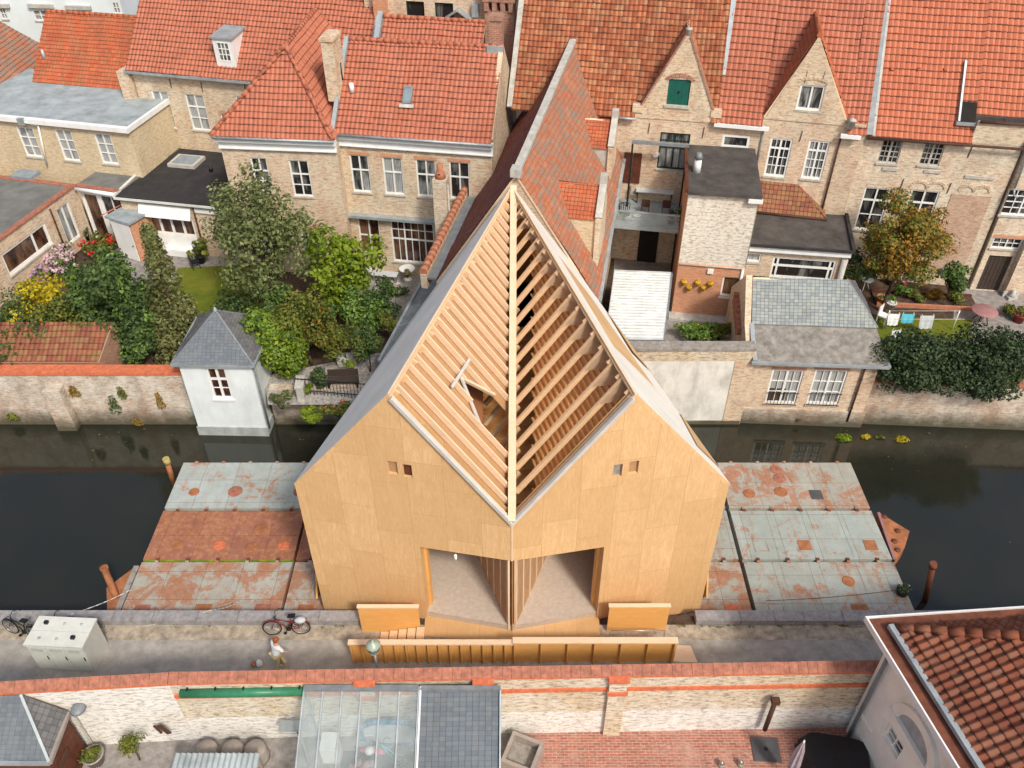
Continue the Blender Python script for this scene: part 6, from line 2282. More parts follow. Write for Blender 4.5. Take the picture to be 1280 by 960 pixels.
# --- brick stack with orange pot in front of the middle house
cs = thing('garden_chimney', 'tall pale brick stack with orange cowl in front of middle house', 'chimney', G(560, 345, GZ) * 1.0, -.16)
cs.location = AY(557, 333, 40.6)
cs.location.z = GZ
zt2 = AY(556, 222, 40.6).z - GZ
MB().box(-.36, -.36, 0, .36, .36, zt2).build('stack', 'pale', cs)
MB().lathe((0, 0, zt2), [(.30, 0), (.22, .35), (.16, .40), (.18, .7), (.10, .8), (0, .8)], 12).build('cowl', 'clay', cs)
MB().box(-.06, -.24, zt2 + .1, .06, -.2, zt2 + .3).build('smoke_hole', 'black', cs)
MB().cyl((.42, -.2, .5), (.42, -.2, zt2 - .3), .05, None, 8).build('pipe', 'lintel', cs)

# ------------------------------------------------------------------ retaining walls along the far bank


def bankwall(name, label, x0, x1, ztop, mat, cap=None, y=31.9, th=.5, y1=None, capcol='band'):
    y1 = y if y1 is None else y1
    r = thing(name, label, 'wall', ((x0 + x1) / 2, (y + y1) / 2, WZ), math.atan2(y1 - y, x1 - x0))
    hw = math.hypot(x1 - x0, y1 - y) / 2
    mb = MB()
    n = max(2, int(hw * 2 / .5))
    rr = random.Random(int(x0 * 10))
    mb.box(-hw, 0, -1.5, hw, th, ztop - WZ)
    mb.build('wall', mat, r)
    MB().box(-hw, -.06, -1.5, hw, -.003, .22).build('footing', 'canal_brick', r)
    if cap:
        MB().box(-hw - .02, -.08, ztop - WZ, hw + .02, th + .06, ztop - WZ + cap).build('coping', capcol, r)
    return r


wl_ = bankwall('garden_wall', 'pale weathered canal wall with orange coping left of garden house', -45, -15.75, 1.62, 'canal_brick', .16)
hw = (45 - 15.75) / 2
bt_ = MB()
p = G(90, 530, WZ)
bx = p.x + 15.75 + hw
bt_.prism([(bx - .5, -1), (bx + .5, -1), (bx + .42, 2.6), (bx - .42, 2.6)], -.55, 0)
bt_.build('buttress', 'canal_brick', wl_)
bankwall('garden_wall', 'low cobbled canal bank wall between garden house and pavilion', -12.0, -3.8, .62, 'canal_brick', None)
ww = bankwall('garden_wall', 'tall white painted canal wall right of pavilion', 4.0, 11.55, 3.1, 'plaster', .12, capcol='stone')
MB().box(-3.775, -.012, 4.05, 3.775, -.002, 4.69).build('brick_band', 'wall_yellow', ww)
MB().box(2.9, -.03, -.5, 3.8, -.013, 4.04).build('brick_quoin', 'pinkbuff', ww)
bankwall('garden_wall', 'low brick canal wall under dark conifers at right', 17.7, 45, 1.1, 'canal_brick', .10, 31.95, .5, 30.3, capcol='coping')
for k, (px, py) in enumerate(((862, 454),)):
    pass

# ------------------------------------------------------------------ garden surfaces


def gsheet(name, pix, mat, z=GZ, dz=.004):
    return sheet(name, [G(a, b, z) for a, b in pix], mat, z + dz)


gsheet('lawn_left', [(205, 400), (320, 410), (330, 330), (222, 335)], 'grass', dz=.008)
gsheet('patio_left', [(130, 352), (300, 356), (300, 300), (140, 295)], 'paver', dz=.004)
gsheet('lawn_right', [(1085, 470), (1215, 480), (1215, 400), (1090, 395)], 'grass', dz=.008)
gsheet('paving_right', [(1185, 488), (1330, 488), (1330, 355), (1195, 355)], 'paver', dz=.004)
gsheet('paving_middle', [(440, 420), (560, 400), (580, 320), (430, 320)], 'stonepath', dz=.004)
gsheet('cobbles', [(335, 506), (480, 506), (480, 440), (330, 470)], 'stonepath', dz=.006)
gsheet('paving_shade', [(760, 430), (940, 430), (940, 300), (770, 300)], 'paver', dz=.004)

# ------------------------------------------------------------------ the near side: wall, yards, white house
WT = 3.45


def near_wall(name, label, p, q, zones, cap=True, pil=()):
    ang = math.atan2(q[1] - p[1], q[0] - p[0])
    L = math.hypot(q[0] - p[0], q[1] - p[1])
    r = thing(name, label, 'wall', (p[0], p[1], 0), ang)
    for z0, z1, mat, proud in zones:
        nm = 'band' if mat == 'band' else 'wall'
        mb = MB().box(0, -proud, z0, L, .22, z1)
        mb.build(nm, mat, r)
    # tiled coping sloping to the front
    rr = random.Random(int(L * 7))
    x = 0.0
    cm = MB()
    while x < L - .02:
        w = min(rr.uniform(.28, .34), L - x)
        j = rr.uniform(-.008, .008)
        cm.face([(x + .004, -.06, WT + .08 + j), (x + w - .004, -.06, WT + .08 + j), (x + w - .004, .25, WT + .24 + j), (x + .004, .25, WT + .24 + j)], 0)
        cm.face([(x + .004, -.06, WT - .02 + j), (x + w - .004, -.06, WT - .02 + j), (x + w - .004, -.06, WT + .08 + j), (x + .004, -.06, WT + .08 + j)], 1)
        cm.face([(x + .004, .25, WT), (x + .004, .25, WT + .24 + j), (x + w - .004, .25, WT + .24 + j), (x + w - .004, .25, WT)], 0)
        cm.face([(x + .004, -.06, WT - .02 + j), (x + .004, -.06, WT + .08 + j), (x + .004, .25, WT + .24 + j), (x + .004, .25, WT)], 0)
        cm.face([(x + w - .004, -.06, WT - .02 + j), (x + w - .004, .25, WT), (x + w - .004, .25, WT + .24 + j), (x + w - .004, -.06, WT + .08 + j)], 0)
        x += w
    cm.box(0, -.05, WT - .04, L, .23, WT + .06, 0)
    cm.build('coping', ['coping', 'band'], r)
    for px in pil:
        xx = px - p[0]
        pm = MB()
        pm.box(xx - .28, -.16, .0, xx + .28, -.03, WT - .06)
        po = pm.build('pilaster', 'wall_yellow', r)
        for z0 in (2.62, WT - .12):
            MB().box(xx - .33, -.22, z0, xx + .33, -.032, z0 + .16).build('pilaster_band', 'band', po)
    return r


near_wall('yard_wall', 'whitewashed brick yard wall with terracotta coping at lower left', (-26, 13.40), (-10.7, 14.36), [(0, WT, 'wall_white', 0)])
near_wall('yard_wall', 'long brick yard wall with orange bands and pilasters below the pavilion', (-10.695, 14.37), (11.6, 14.78),
          [(0, 1.35, 'wall_white', .004), (1.35, 2.62, 'wall_yellow', 0), (2.62, 2.80, 'band', .05), (2.80, WT, 'wall_yellow', .002)], pil=(-4.6, -.9, 3.35))
gp = thing('green_gutter', 'long dark green half-round gutter on yard wall left of greenhouse', 'gutter', (-10.4, 14.28, 3.02), .018)
MB().cyl((0, 0, 0), (3.95, 0, 0), .15, None, 14).build('trough', 'green_pipe', gp)
for k in range(5):
    MB().box(.2 + k * .88, -.02, -.02, .24 + k * .88, .14, .19).build('bracket', 'black', gp)
an = thing('wall_tie', 'rusty split wall tie on whitewashed yard wall', 'wall tie', AY(202, 911, 14.1))
MB().beam((-.18, -.02, .22), (-.05, -.02, -.22), .07, .05, 0, (0, 1, 0)).build('bar', 'iron', an)
MB().beam((-.02, -.02, .26), (.20, -.02, -.26), .16, .05, 0, (0, 1, 0)).build('plate', 'iron', an)
dpn = thing('drainpipe', 'short black drainpipe on yard wall beside the white house', 'drainpipe', AY(956, 912, 14.45))
MB().cyl((0, 0, 0), (0, 0, 1.75), .08, None, 10).build('pipe', 'iron', dpn)
MB().box(-.13, -.1, 1.7, .13, .1, 1.9).build('hopper', 'iron', dpn)

# --- greenhouse lean-to and slate lean-to
gh = thing('greenhouse', 'lean-to greenhouse with milky see-through roof against yard wall', 'greenhouse', (-4.65, 14.3, 0))
gx0, gx1, gz0, gz1, gyl = -1.82, 1.75, 3.32, 1.75, -3.6
N_ = 6
MB().slab([(gx0, gyl, gz1), (gx1, gyl, gz1), (gx1, 0, gz0), (gx0, 0, gz0)], .012).build('roof_sheet', 'sheer', gh)
for k in range(N_ + 1):
    xx = gx0 + (gx1 - gx0) * k / N_
    MB().beam((xx, gyl, gz1 + .03), (xx, 0, gz0 + .03), .05, .07).build('glazing_bar', 'zinc', gh)
MB().beam((gx0, -.05, gz0 + .05), (gx1, -.05, gz0 + .05), .18, .1).build('wall_plate', 'lead', gh)
MB().face([(gx0, 0, 0), (gx0, gyl, 0), (gx0, gyl, gz1 - .03), (gx0, 0, gz0 - .03)]).build('side_sheet', 'sheer', gh)
for yy in (0, -1.2, -2.4, -3.55):
    MB().box(gx0 - .03, yy - .03, 0, gx0 + .03, yy + .03, gz0 + (gz1 - gz0) * (-yy / 3.6) - .02).build('post', 'zinc', gh)
sl_t = thing('slate_lean_to', 'lean-to with blue grey slate roof right of greenhouse', 'lean-to', (-1.6, 14.3, 0))
tile_poly('roof', 'slate_blue', [(-1.22, -3.6, 1.75), (1.22, -3.6, 1.75), (1.22, 0, 3.32), (-1.22, 0, 3.32)], sl_t, tw=.20, th=.14, flat=True, amp=.010, step=.014)
for xx in (-1.24, 1.24):
    MB().beam((xx, -3.6, 1.80), (xx, 0, 3.37), .05, .12).build('verge', 'fabric_w' if xx < 0 else 'zinc', sl_t)
MB().box(-1.25, -.12, 3.30, 1.25, .02, 3.42).build('wall_flashing', 'lead', sl_t)
wl = MB()
wl.face([(1.15, -3.5, 0), (1.15, 0, 0), (1.15, 0, 3.2), (1.15, -3.5, 1.7)])
wl.face([(-1.15, 0, 0), (-1.15, -3.5, 0), (-1.15, -3.5, 1.7), (-1.15, 0, 3.2)])
wl.face([(-1.15, -3.5, 0), (1.15, -3.5, 0), (1.15, -3.5, 1.7), (-1.15, -3.5, 1.7)])
wl.build('wall', 'wall_yellow', sl_t)
# things seen through the greenhouse roof
fr = thing('cabinet', 'white enamel cabinet standing inside the greenhouse', 'cabinet', G(416, 944, 0))
MB().box(-.26, -.28, 0, .26, .28, .98).build('case', 'white', fr)
MB().box(-.26, -.31, .05, .26, -.285, .9).build('door', 'offwhite', fr)
pl = thing('paddling_pool', 'blue oval paddling pool leaning against wall inside greenhouse', 'pool', (-4.0, 14.0, .12))
pm = MB()
for k in range(28):
    a0, a1 = 2 * PI * k / 28, 2 * PI * (k + 1) / 28
    f = lambda a: Vector((.98 * math.copysign(abs(math.cos(a)) ** .7, math.cos(a)), .15 * (.5 + .5 * math.sin(a)), .72 + .70 * math.copysign(abs(math.sin(a)) ** .7, math.sin(a))))
    pm.cyl(f(a0), f(a1), .10, None, 8)
pm.build('rim', 'blue', pl)
pb = MB()
pts = [Vector((.92 * math.copysign(abs(math.cos(a)) ** .7, math.cos(a)), .12 + .15 * (.5 + .5 * math.sin(a)), .72 + .64 * math.copysign(abs(math.sin(a)) ** .7, math.sin(a)))) for a in [2 * PI * k / 28 for k in range(28)]]
pb.face(pts)
pb.build('base', 'fabric_g', pl)
mt = thing('door_mat', 'dark green mat on greenhouse floor below the blue pool', 'mat', G(478, 952, 0) + Vector((0, 0, .01)))
MB().box(-1.35, -.5, 0, 1.2, .35, .02).build('mat', 'dkgreen', mt)
tbx = thing('toy_box', 'grey box beside the blue pool inside the greenhouse', 'box', G(458, 925, 0) + Vector((0, -.25, 0)))
MB().box(-.28, -.2, 0, .28, .2, .5).build('case', 'hatch', tbx)
MB().box(-.3, -.22, .5, .3, .22, .55).build('lid', 'lead', tbx)


def toy(name, label, cat, loc, mat, seed):
    r = thing(name, label, cat, loc)
    rnd = random.Random(seed)
    for k in range(7):
        p = Vector((rnd.uniform(-.38, .38), rnd.uniform(-.15, .15), rnd.uniform(.1, .22)))
        MB().lathe(p - Vector((0, 0, .1)), [(.02, 0), (.10, .03), (.13, .1), (.10, .17), (.02, .2)], 9).build('flower', mat, r)
    return r


toy('flower_garland', 'bright pink garland of cloth flowers lying on greenhouse floor', 'garland', G(468, 942, 0.05), 'pink', 3)
toy('cushion_pile', 'mauve pink cushions at the bottom edge inside greenhouse', 'cushions', G(455, 962, 0.05), 'mauve', 5)
ball = thing('ball', 'white ball on the greenhouse floor beside pink garland', 'ball', G(462, 938, .3))
MB().lathe((0, 0, -.16), [(0, 0), (.09, .025), (.15, .10), (.16, .16), (.15, .22), (.09, .295), (0, .32)], 16).build('ball_body', 'white', ball)

# --- planter, parasol, hatch, dark cover
pn = thing('planter', 'empty square grey timber planter on the brick patio', 'planter', G(653, 952, 0), -.38)
for a in ((-.55, -.55, .55, -.43), (-.55, .43, .55, .55), (-.55, -.43, -.43, .43), (.43, -.43, .55, .43)):
    MB().box(a[0], a[1], 0, a[2], a[3], .68).build('side_board', 'pot_grey', pn)
MB().box(-.43, -.43, 0, .43, .43, .30).build('soil', 'stone', pn)
pa = thing('parasol', 'closed mauve grey parasol standing on brick patio', 'parasol', G(984, 975, 0), .3)
pr_ = MB()
n = 16
for z0, z1, r0, r1 in ((.75, 1.2, .16, .20), (1.2, 1.9, .20, .15), (1.9, 2.45, .15, .04)):
    for k in range(n):
        a0, a1 = 2 * PI * k / n, 2 * PI * (k + 1) / n
        w0, w1 = (1.0 if k % 2 else .72), (1.0 if (k + 1) % 2 else .72)
        pr_.face([(r0 * w0 * math.cos(a0), r0 * w0 * math.sin(a0), z0), (r0 * w1 * math.cos(a1), r0 * w1 * math.sin(a1), z0),
                  (r1 * w1 * math.cos(a1), r1 * w1 * math.sin(a1), z1), (r1 * w0 * math.cos(a0), r1 * w0 * math.sin(a0), z1)])
pr_.build('canopy', 'canvas', pa)
MB().cyl((0, 0, 0), (0, 0, 2.55), .025, None, 8).build('pole', 'white', pa)
MB().lathe((0, 0, 0), [(.28, 0), (.28, .08), (.05, .12), (0, .12)], 16).build('foot', 'lead', pa)
ht = thing('cellar_hatch', 'dark grey cellar hatch set in the brick patio', 'hatch', G(957, 937, 0), -.05)
MB().box(-.45, -.42, .005, .45, .42, .05).build('lid', 'hatch', ht)
MB().cyl((0, 0, .05), (0, 0, .065), .07, None, 12).build('handle', 'black', ht)
tc = thing('covered_table', 'low table under a black cover beside white house wall', 'table', G(1040, 955, 0), -.18)
cv = MB()
n = 24
for k in range(n):
    a0, a1 = 2 * PI * k / n, 2 * PI * (k + 1) / n
    f = lambda a, s, z, w: (s * math.copysign(abs(math.cos(a)) ** .4, math.cos(a)) * (1 + w), .62 * s * math.copysign(abs(math.sin(a)) ** .4, math.sin(a)) * (1 + w), z)
    w0, w1 = (.04 if k % 2 else -.03), (.04 if (k + 1) % 2 else -.03)
    cv.face([f(a0, 1.15, .02, w0), f(a1, 1.15, .02, w1), f(a1, 1.0, .72, 0), f(a0, 1.0, .72, 0)])
    cv.face([f(a0, 1.0, .72, 0), f(a1, 1.0, .72, 0), (0, 0, .76)])
cv.build('cover', 'black', tc)
for k, (px, py) in enumerate(((901, 958), (925, 957))):
    g_ = thing('lantern', ('left', 'right')[k] + ' of two small glass lanterns on patio at the bottom edge', 'lantern', G(px, py, 0), 0, 'glass lanterns on the patio')
    MB().cyl((0, 0, 0), (0, 0, .22), .09, None, 12).build('glass', 'lampglass', g_)
    MB().lathe((0, 0, .22), [(.1, 0), (.03, .08), (0, .1)], 12).build('lid', 'chrome', g_)

# --- outhouse at the lower left
oh = thing('outhouse', 'small dark walled outhouse with hipped slate roof at lower left', 'outhouse', (-14.0, 13.2, 0))
E1, E2, A_ = Vector((0.0, .78, 2.4)), Vector((.08, -.85, 2.4)), Vector((-1.15, .80, 3.4))
A2, E3 = Vector((-6, .70, 3.4)), Vector((-6, -.85, 2.4))
tile_poly('roof', 'slate_blue', [E3, E2, A_, A2], oh, tw=.18, th=.13, flat=True, amp=.008, step=.012)
tile_poly('roof', 'slate_dark', [E2, E1, A_], oh, tw=.22, th=.18, flat=True, amp=.015, step=.022)  # end slope in darker slate, its shade put into the colour
MB().beam(E2 + Vector((0, 0, .03)), A_ + Vector((0, 0, .03)), .08, .05).build('hip_lead', 'zinc', oh)
MB().beam(E1, E2, .10, .14).build('eave_board', 'pot_grey', oh)
MB().beam(E3, E2, .10, .12).build('gutter', 'zinc', oh)
ow = MB()
ow.face([(-.12, -.7, 0), (-.12, .75, 0), (-.12, .75, 2.5), (-.12, -.7, 2.5)])
ow.face([(-6, -.7, 0), (-.12, -.7, 0), (-.12, -.7, 2.4), (-6, -.7, 2.4)])
ow.build('wall', 'browndoor', oh)
MB().box(-.118, -.45, 1.25, -.07, .1, 1.5).build('wall_box', 'iron', oh)
MB().beam((.02, .86, 2.45), (.02, .86, .0), .06, .05, 0, (0, 1, 0)).build('corner_trim', 'lintel', oh)
lm = thing('wall_lamp', 'round grey lamp on bracket beside outhouse roof', 'lamp', AY(97, 886, 14.0))
MB().lathe((0, 0, -.05), [(.04, -.05), (.24, 0), (.20, .10), (0, .14)], 12).build('lamp_shade', 'lead', lm)
MB().cyl((0, 0, 0), (-.15, .15, .02), .025, None, 6).build('bracket', 'iron', lm)

for k, (px, py, col) in enumerate(((257, 936, 'left'), (289, 938, 'middle'), (318, 936, 'right'))):
    dpt = thing('upturned_pot', col + ' of three upturned taupe pots along the yard wall', 'pot', G(px, py, .55) * 1.0, 0, 'upturned pots')
    dpt.location = (dpt.location.x, 13.75, 0)
    MB().lathe((0, 0, 0), [(.42, 0), (.40, .12), (.36, .45), (.33, .55), (0, .57)], 20).build('pot', 'mauve' if k == 9 else 'pot_grey', dpt)
cr = thing('corrugated_shelter', 'low shelter with pale corrugated sheet roof at bottom edge', 'shelter', (-9.35, 12.9, 0))
cs_ = MB()
for k in range(60):
    x0, x1 = -1.35 + 2.7 * k / 60, -1.35 + 2.7 * (k + 1) / 60
    z0, z1 = 1.25 + .03 * math.sin(k * PI / 2), 1.25 + .03 * math.sin((k + 1) * PI / 2)
    cs_.face([(x0, -2.2, z0 - .25), (x1, -2.2, z1 - .25), (x1, .35, z1), (x0, .35, z0)])
cs_.build('roof_sheet', 'zinc_roof', cr)
for x in (-1.25, 1.25):
    for y in (-2.1, .3):
        MB().box(x - .04, y - .04, 0, x + .04, y + .04, 1.2 + (y - .35) * .1).build('post', 'pot_grey', cr)
sf = thing('timber_prop', 'leaning timber prop and grey shelf left of greenhouse', 'prop', (-7.05, 14.1, 0))
MB().beam((0, .05, 1.6), (.35, -.6, 0), .07, .07).build('prop', 'browndoor', sf)
MB().box(-.45, -.3, 1.55, .5, .05, 1.62).build('shelf', 'zinc', sf)

# --- white house at the lower right
Pc = G(1057, 913, 0)
dirv = Vector((1.0, -5.0, 0)).normalized()
hs = B('white_house', 'cream rendered house with weathered pantile hip roof at lower right', 'house', P=Pc, Q=Pc + dirv * 9, z0=0)
W = 9.0
H_ = 5.75
hs.win((1111, 902), (1120, 950), v=((.5, .05),), h=((.66, .03), (.33, .03)), fr='cream', glass='glass_h', fw=.06, sill=None, rec=.22)
a_ = hs.y(1143, 958)
hs.wall('cream', 0, W, H_, depth=9, rec=.3)
sp0, sp1 = hs.y(1127, 893), hs.y(1158, 960)
cxn, rn, zs = (sp0.x + sp1.x) / 2, (sp1.x - sp0.x) / 2, (sp0.z + sp1.z) / 2
lun = MB()
pts = [(cxn + rn * math.cos(PI * k / 20), -.012, zs + rn * 1.0 * math.sin(PI * k / 20)) for k in range(21)]
lun.face(pts)
lun.build('lunette', 'plinth', hs.root)
ring = MB()
for k in range(20):
    a0, a1 = PI * k / 20, PI * (k + 1) / 20
    f = lambda a, r_: (cxn + r_ * math.cos(a), zs + r_ * math.sin(a))
    q = [f(a0, rn), f(a0, rn + .32), f(a1, rn + .32), f(a1, rn)]
    ring.prism(q, -.10, .0)
ring.build('arch_moulding', 'cream', hs.root)
MB().box(cxn - rn - .4, -.14, zs - .14, W, 0, zs - .01).build('impost_band', 'cream', hs.root)
MB().box(0, -.05, zs - 2.05, cxn - rn - .6, 0, zs - 1.95).build('string_course', 'cream', hs.root)
MB().cyl((.28, -.1, 0), (.28, -.1, H_ - .1), .06, None, 10).build('downpipe', 'lead', hs.root)
ov = .62
zt = H_ + .12
GW = .56
c0 = Vector((-ov + GW, -ov + GW, zt + .03))
xr_, zr_ = 3.6, zt + 3.0
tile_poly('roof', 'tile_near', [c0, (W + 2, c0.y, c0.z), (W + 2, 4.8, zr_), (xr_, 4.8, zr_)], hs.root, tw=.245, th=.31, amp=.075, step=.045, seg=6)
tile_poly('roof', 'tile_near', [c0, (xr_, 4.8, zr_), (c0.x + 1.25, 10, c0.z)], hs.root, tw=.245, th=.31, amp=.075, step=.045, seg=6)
ridge_tiles(c0 + Vector((.12, .12, .10)), Vector((xr_, 4.8, zr_ + .10)), 'tile_near', hs.root, .15, .42)
K0, K1, K2 = Vector((-ov, -ov, zt)), Vector((W + 2, -ov, zt)), Vector((-ov + 1.25, 9.6, zt))
dB = (K2 - K0).normalized()
nB = Vector((dB.y, -dB.x, 0))
bg1 = MB()
bg1.box(-ov + .05, -ov + .05, zt - .24, W + 2, -ov + GW, zt - .10)
bg1.beam(K0 + nB * (GW / 2) + dB * GW - Vector((0, 0, .17)), K2 + nB * (GW / 2) - Vector((0, 0, .17)), GW - .06, .138)
hs.part('box_gutter', bg1, 'rust_dark')
lp = MB()
lp.box(-ov, -ov, zt - .26, W + 2, -ov + .05, zt - .03)
lp.beam(K0 + nB * .025 + dB * .052 - Vector((0, 0, .145)), K2 + nB * .025 - Vector((0, 0, .145)), .05, .23)
hs.part('gutter_lip', lp, 'white')
zs_ = MB()
zs_.beam((c0.x - .05, c0.y - .07, zt + .08), (W + 2, c0.y - .07, zt + .08), .16, .16)
hs.part('zinc_edge', zs_, 'zinc')

# ------------------------------------------------------------------ things on the quay
ub = thing('utility_box', 'large pale grey utility cabinet on the quay beside parked bicycles', 'utility box', G(95, 822, 0), -.05)
ub.location = (G(95, 822, 0).x - .05, 17.5, 0)
hw, hd, hh = 1.06, .60, 1.5
mb = MB()
mb.box(-hw + .04, -hd + .04, .0, hw - .04, hd - .04, hh)
cab = mb.build('cabinet', 'utility_side', ub)
lid = MB()
lid.box(-hw, -hd, hh, hw, -.008, hh + .09)
lid.box(-hw, .008, hh, hw, hd, hh + .09)
lid.box(-hw + .02, -.01, hh, hw - .02, .01, hh + .07)
lid.build('lid', 'box', ub)
for sx, sy in ((-.62, .3), (.60, -.26)):
    MB().box(sx - .08, sy - .05, hh + .09, sx + .05, sy + .06, hh + .20).build('latch', 'black', ub)
for sx, sy in ((0, .32), (.62, .32), (-.62, -.3), (0, -.3)):
    MB().lathe((sx, sy, hh + .088), [(.06, 0), (.05, .02), (0, .025)], 10).build('bolt', 'plinth', ub)
for k in range(3):
    dx0, dx1 = -hw + .07 + k * (2 * hw - .14) / 3, -hw + .07 + (k + 1) * (2 * hw - .14) / 3
    dd_ = MB().box(dx0 + .01, -hd + .012, .12, dx1 - .01, -hd + .038, hh - .06)
    dd_ = dd_.build('door', 'box', ub)
    MB().box(dx1 - .09, -hd - .012, .75, dx1 - .06, -hd + .011, .95).build('handle', 'black', dd_)
    vt = MB()
    for q in range(5):
        vt.box(dx0 + .12, -hd + .004, hh - .28 + q * .035, dx1 - .12, -hd + .0115, hh - .265 + q * .035)
    vt.build('vent', 'plinth', dd_)
for k in range(0):
    MB().box(-hw + .03, -hd + .025, hh * k / 3, hw - .03, -hd + .04, hh * k / 3 + .02).build('panel_joint', 'plinth', ub)


def bicycle(loc, rz, label, mat, lean=.0):
    r = thing('bicycle', label, 'bicycle', loc, rz, 'bicycles parked on the quay')
    r.rotation_euler[0] = lean
    Rr = .34
    hubs = {'f': Vector((-.53, 0, Rr)), 'b': Vector((.53, 0, Rr))}
    for k, c in hubs.items():
        wm = MB()
        n = 24
        for i in range(n):
            a0, a1 = 2 * PI * i / n, 2 * PI * (i + 1) / n
            wm.cyl(c + Vector((Rr * math.cos(a0), 0, Rr * math.sin(a0))), c + Vector((Rr * math.cos(a1), 0, Rr * math.sin(a1))), .024, None, 6, 0, False)
        wo = wm.build('wheel', 'rubber', r)
        rm = MB()
        for i in range(n):
            a0, a1 = 2 * PI * i / n, 2 * PI * (i + 1) / n
            q = Rr - .035
            rm.cyl(c + Vector((q * math.cos(a0), 0, q * math.sin(a0))), c + Vector((q * math.cos(a1), 0, q * math.sin(a1))), .014, None, 5, 0, False)
        for i in range(14):
            a0 = 2 * PI * i / 14
            rm.cyl(c + Vector((0, (.03 if i % 2 else -.03), 0)), c + Vector((q * math.cos(a0), 0, q * math.sin(a0))), .005, None, 4, 0, False)
        rm.cyl(c - Vector((0, .05, 0)), c + Vector((0, .05, 0)), .025, None, 8)
        rm.build('rim', 'chrome', wo)
        mg_ = MB()
        for i in range(9):
            a0, a1 = PI * (.12 + .68 * i / 9), PI * (.12 + .68 * (i + 1) / 9)
            q = Rr + .045
            p0, p1 = [c + Vector((q * math.cos(a), 0, q * math.sin(a))) for a in (a0, a1)]
            mg_.beam(p0, p1, .06, .012, 0, (0, 1, 0) if False else (p0 - c))
        mg_.build('mudguard', mat, r)
    bb_, st_, hd_ = Vector((.08, 0, .30)), Vector((.22, 0, .78)), Vector((-.36, 0, .80))
    fm = MB()
    fm.cyl(bb_, st_, .02, None, 8)
    fm.cyl(bb_, hd_ + Vector((-.02, 0, -.08)), .022, None, 8)
    fm.cyl(Vector((.17, 0, .62)), hd_, .02, None, 8)
    fm.cyl(hd_ + Vector((.02, 0, .08)), hd_ + Vector((-.04, 0, -.14)), .026, None, 8)
    for s_ in (-.05, .05):
        fm.cyl(bb_ + Vector((0, s_, 0)), hubs['b'] + Vector((0, s_, 0)), .012, None, 6)
        fm.cyl(Vector((.2, s_ * .6, .70)), hubs['b'] + Vector((0, s_, 0)), .011, None, 6)
    fm.build('frame', mat, r)
    fk = MB()
    for s_ in (-.045, .045):
        fk.path([hd_ + Vector((-.04, s_, -.14)), hubs['f'] + Vector((.03, s_, .1)), hubs['f'] + Vector((0, s_, 0))], .013, 6)
    fk.build('fork', mat, r)
    hbm = MB()
    top = hd_ + Vector((.04, 0, .20))
    hbm.cyl(hd_, top, .016, None, 8)
    for s_ in (-1, 1):
        hbm.path([top, top + Vector((-.04, s_ * .16, .05)), top + Vector((.10, s_ * .28, .06)), top + Vector((.22, s_ * .30, .03))], .014, 6)
    hbm.build('handlebar', 'black', r)
    sdm = MB()
    sdm.cyl(st_, st_ + Vector((.04, 0, .14)), .015, None, 8)
    sdm.prism([(.12, .92), (.40, .93), (.40, 1.0), (.30, .985), (.12, .955)], -.085, .085)
    sdm.build('saddle', 'black', r)
    ck = MB()
    ck.cyl(bb_ - Vector((0, .03, 0)), bb_ + Vector((0, -.045, 0)), .10, None, 16)
    ck.cyl(bb_ + Vector((0, -.05, 0)), bb_ + Vector((-.12, -.06, -.13)), .012, None, 6)
    ck.cyl(bb_ + Vector((0, .05, 0)), bb_ + Vector((.12, .06, .13)), .012, None, 6)
    ck.box(.08 - .12 - .05, -.16, .15, .08 - .12 + .05, -.06, .18)
    ck.box(.08 + .12 - .05, .06, .42, .08 + .12 + .05, .16, .45)
    ck.build('crank', 'black', r)
    rk = MB()
    for s_ in (-.06, .06):
        rk.cyl((.30, s_, .74), (.80, s_, .74), .009, None, 5)
        rk.cyl((.72, s_, .74), hubs['b'] + Vector((.02, s_, 0)), .008, None, 5)
    for x in (.36, .50, .64, .78):
        rk.cyl((x, -.06, .74), (x, .06, .74), .008, None, 5)
    rk.build('luggage_rack', 'black', r)
    return r


bk = bicycle((G(358, 801, 0).x, 18.45, .02), 0.04, 'dark red bicycle leaning at quay kerb behind white-shirted person', 'redmetal', -.14)
pk = thing('saddle_bag', 'pale cloth bag strapped on the rack of red bicycle', 'bag', bk.location + Vector((.58, .04, .80)), .04)
pk.location.z = .80
MB().lathe((0, 0, -.04), [(.10, 0), (.17, .05), (.16, .13), (.06, .17), (0, .17)], 12, 0, 1.25, .8).build('bag_body', 'fabric_g', pk)
bicycle((G(26, 806, 0).x, 18.35, .02), -.30, 'dark bicycle with pale rims at the left edge of quay', 'black', -.12)
bicycle((G(57, 806, 0).x + .75, 18.4, .02), -.12, 'bicycle with turquoise frame half hidden behind utility cabinet', 'cyan', -.1)
bkid = bicycle((G(487, 950, 0).x, G(487, 950, 0).y, .02), -.45, 'turquoise child bicycle inside the greenhouse before blue pool', 'cyan', -.15)
bkid.scale = (.75, .75, .75)
del bkid['group']

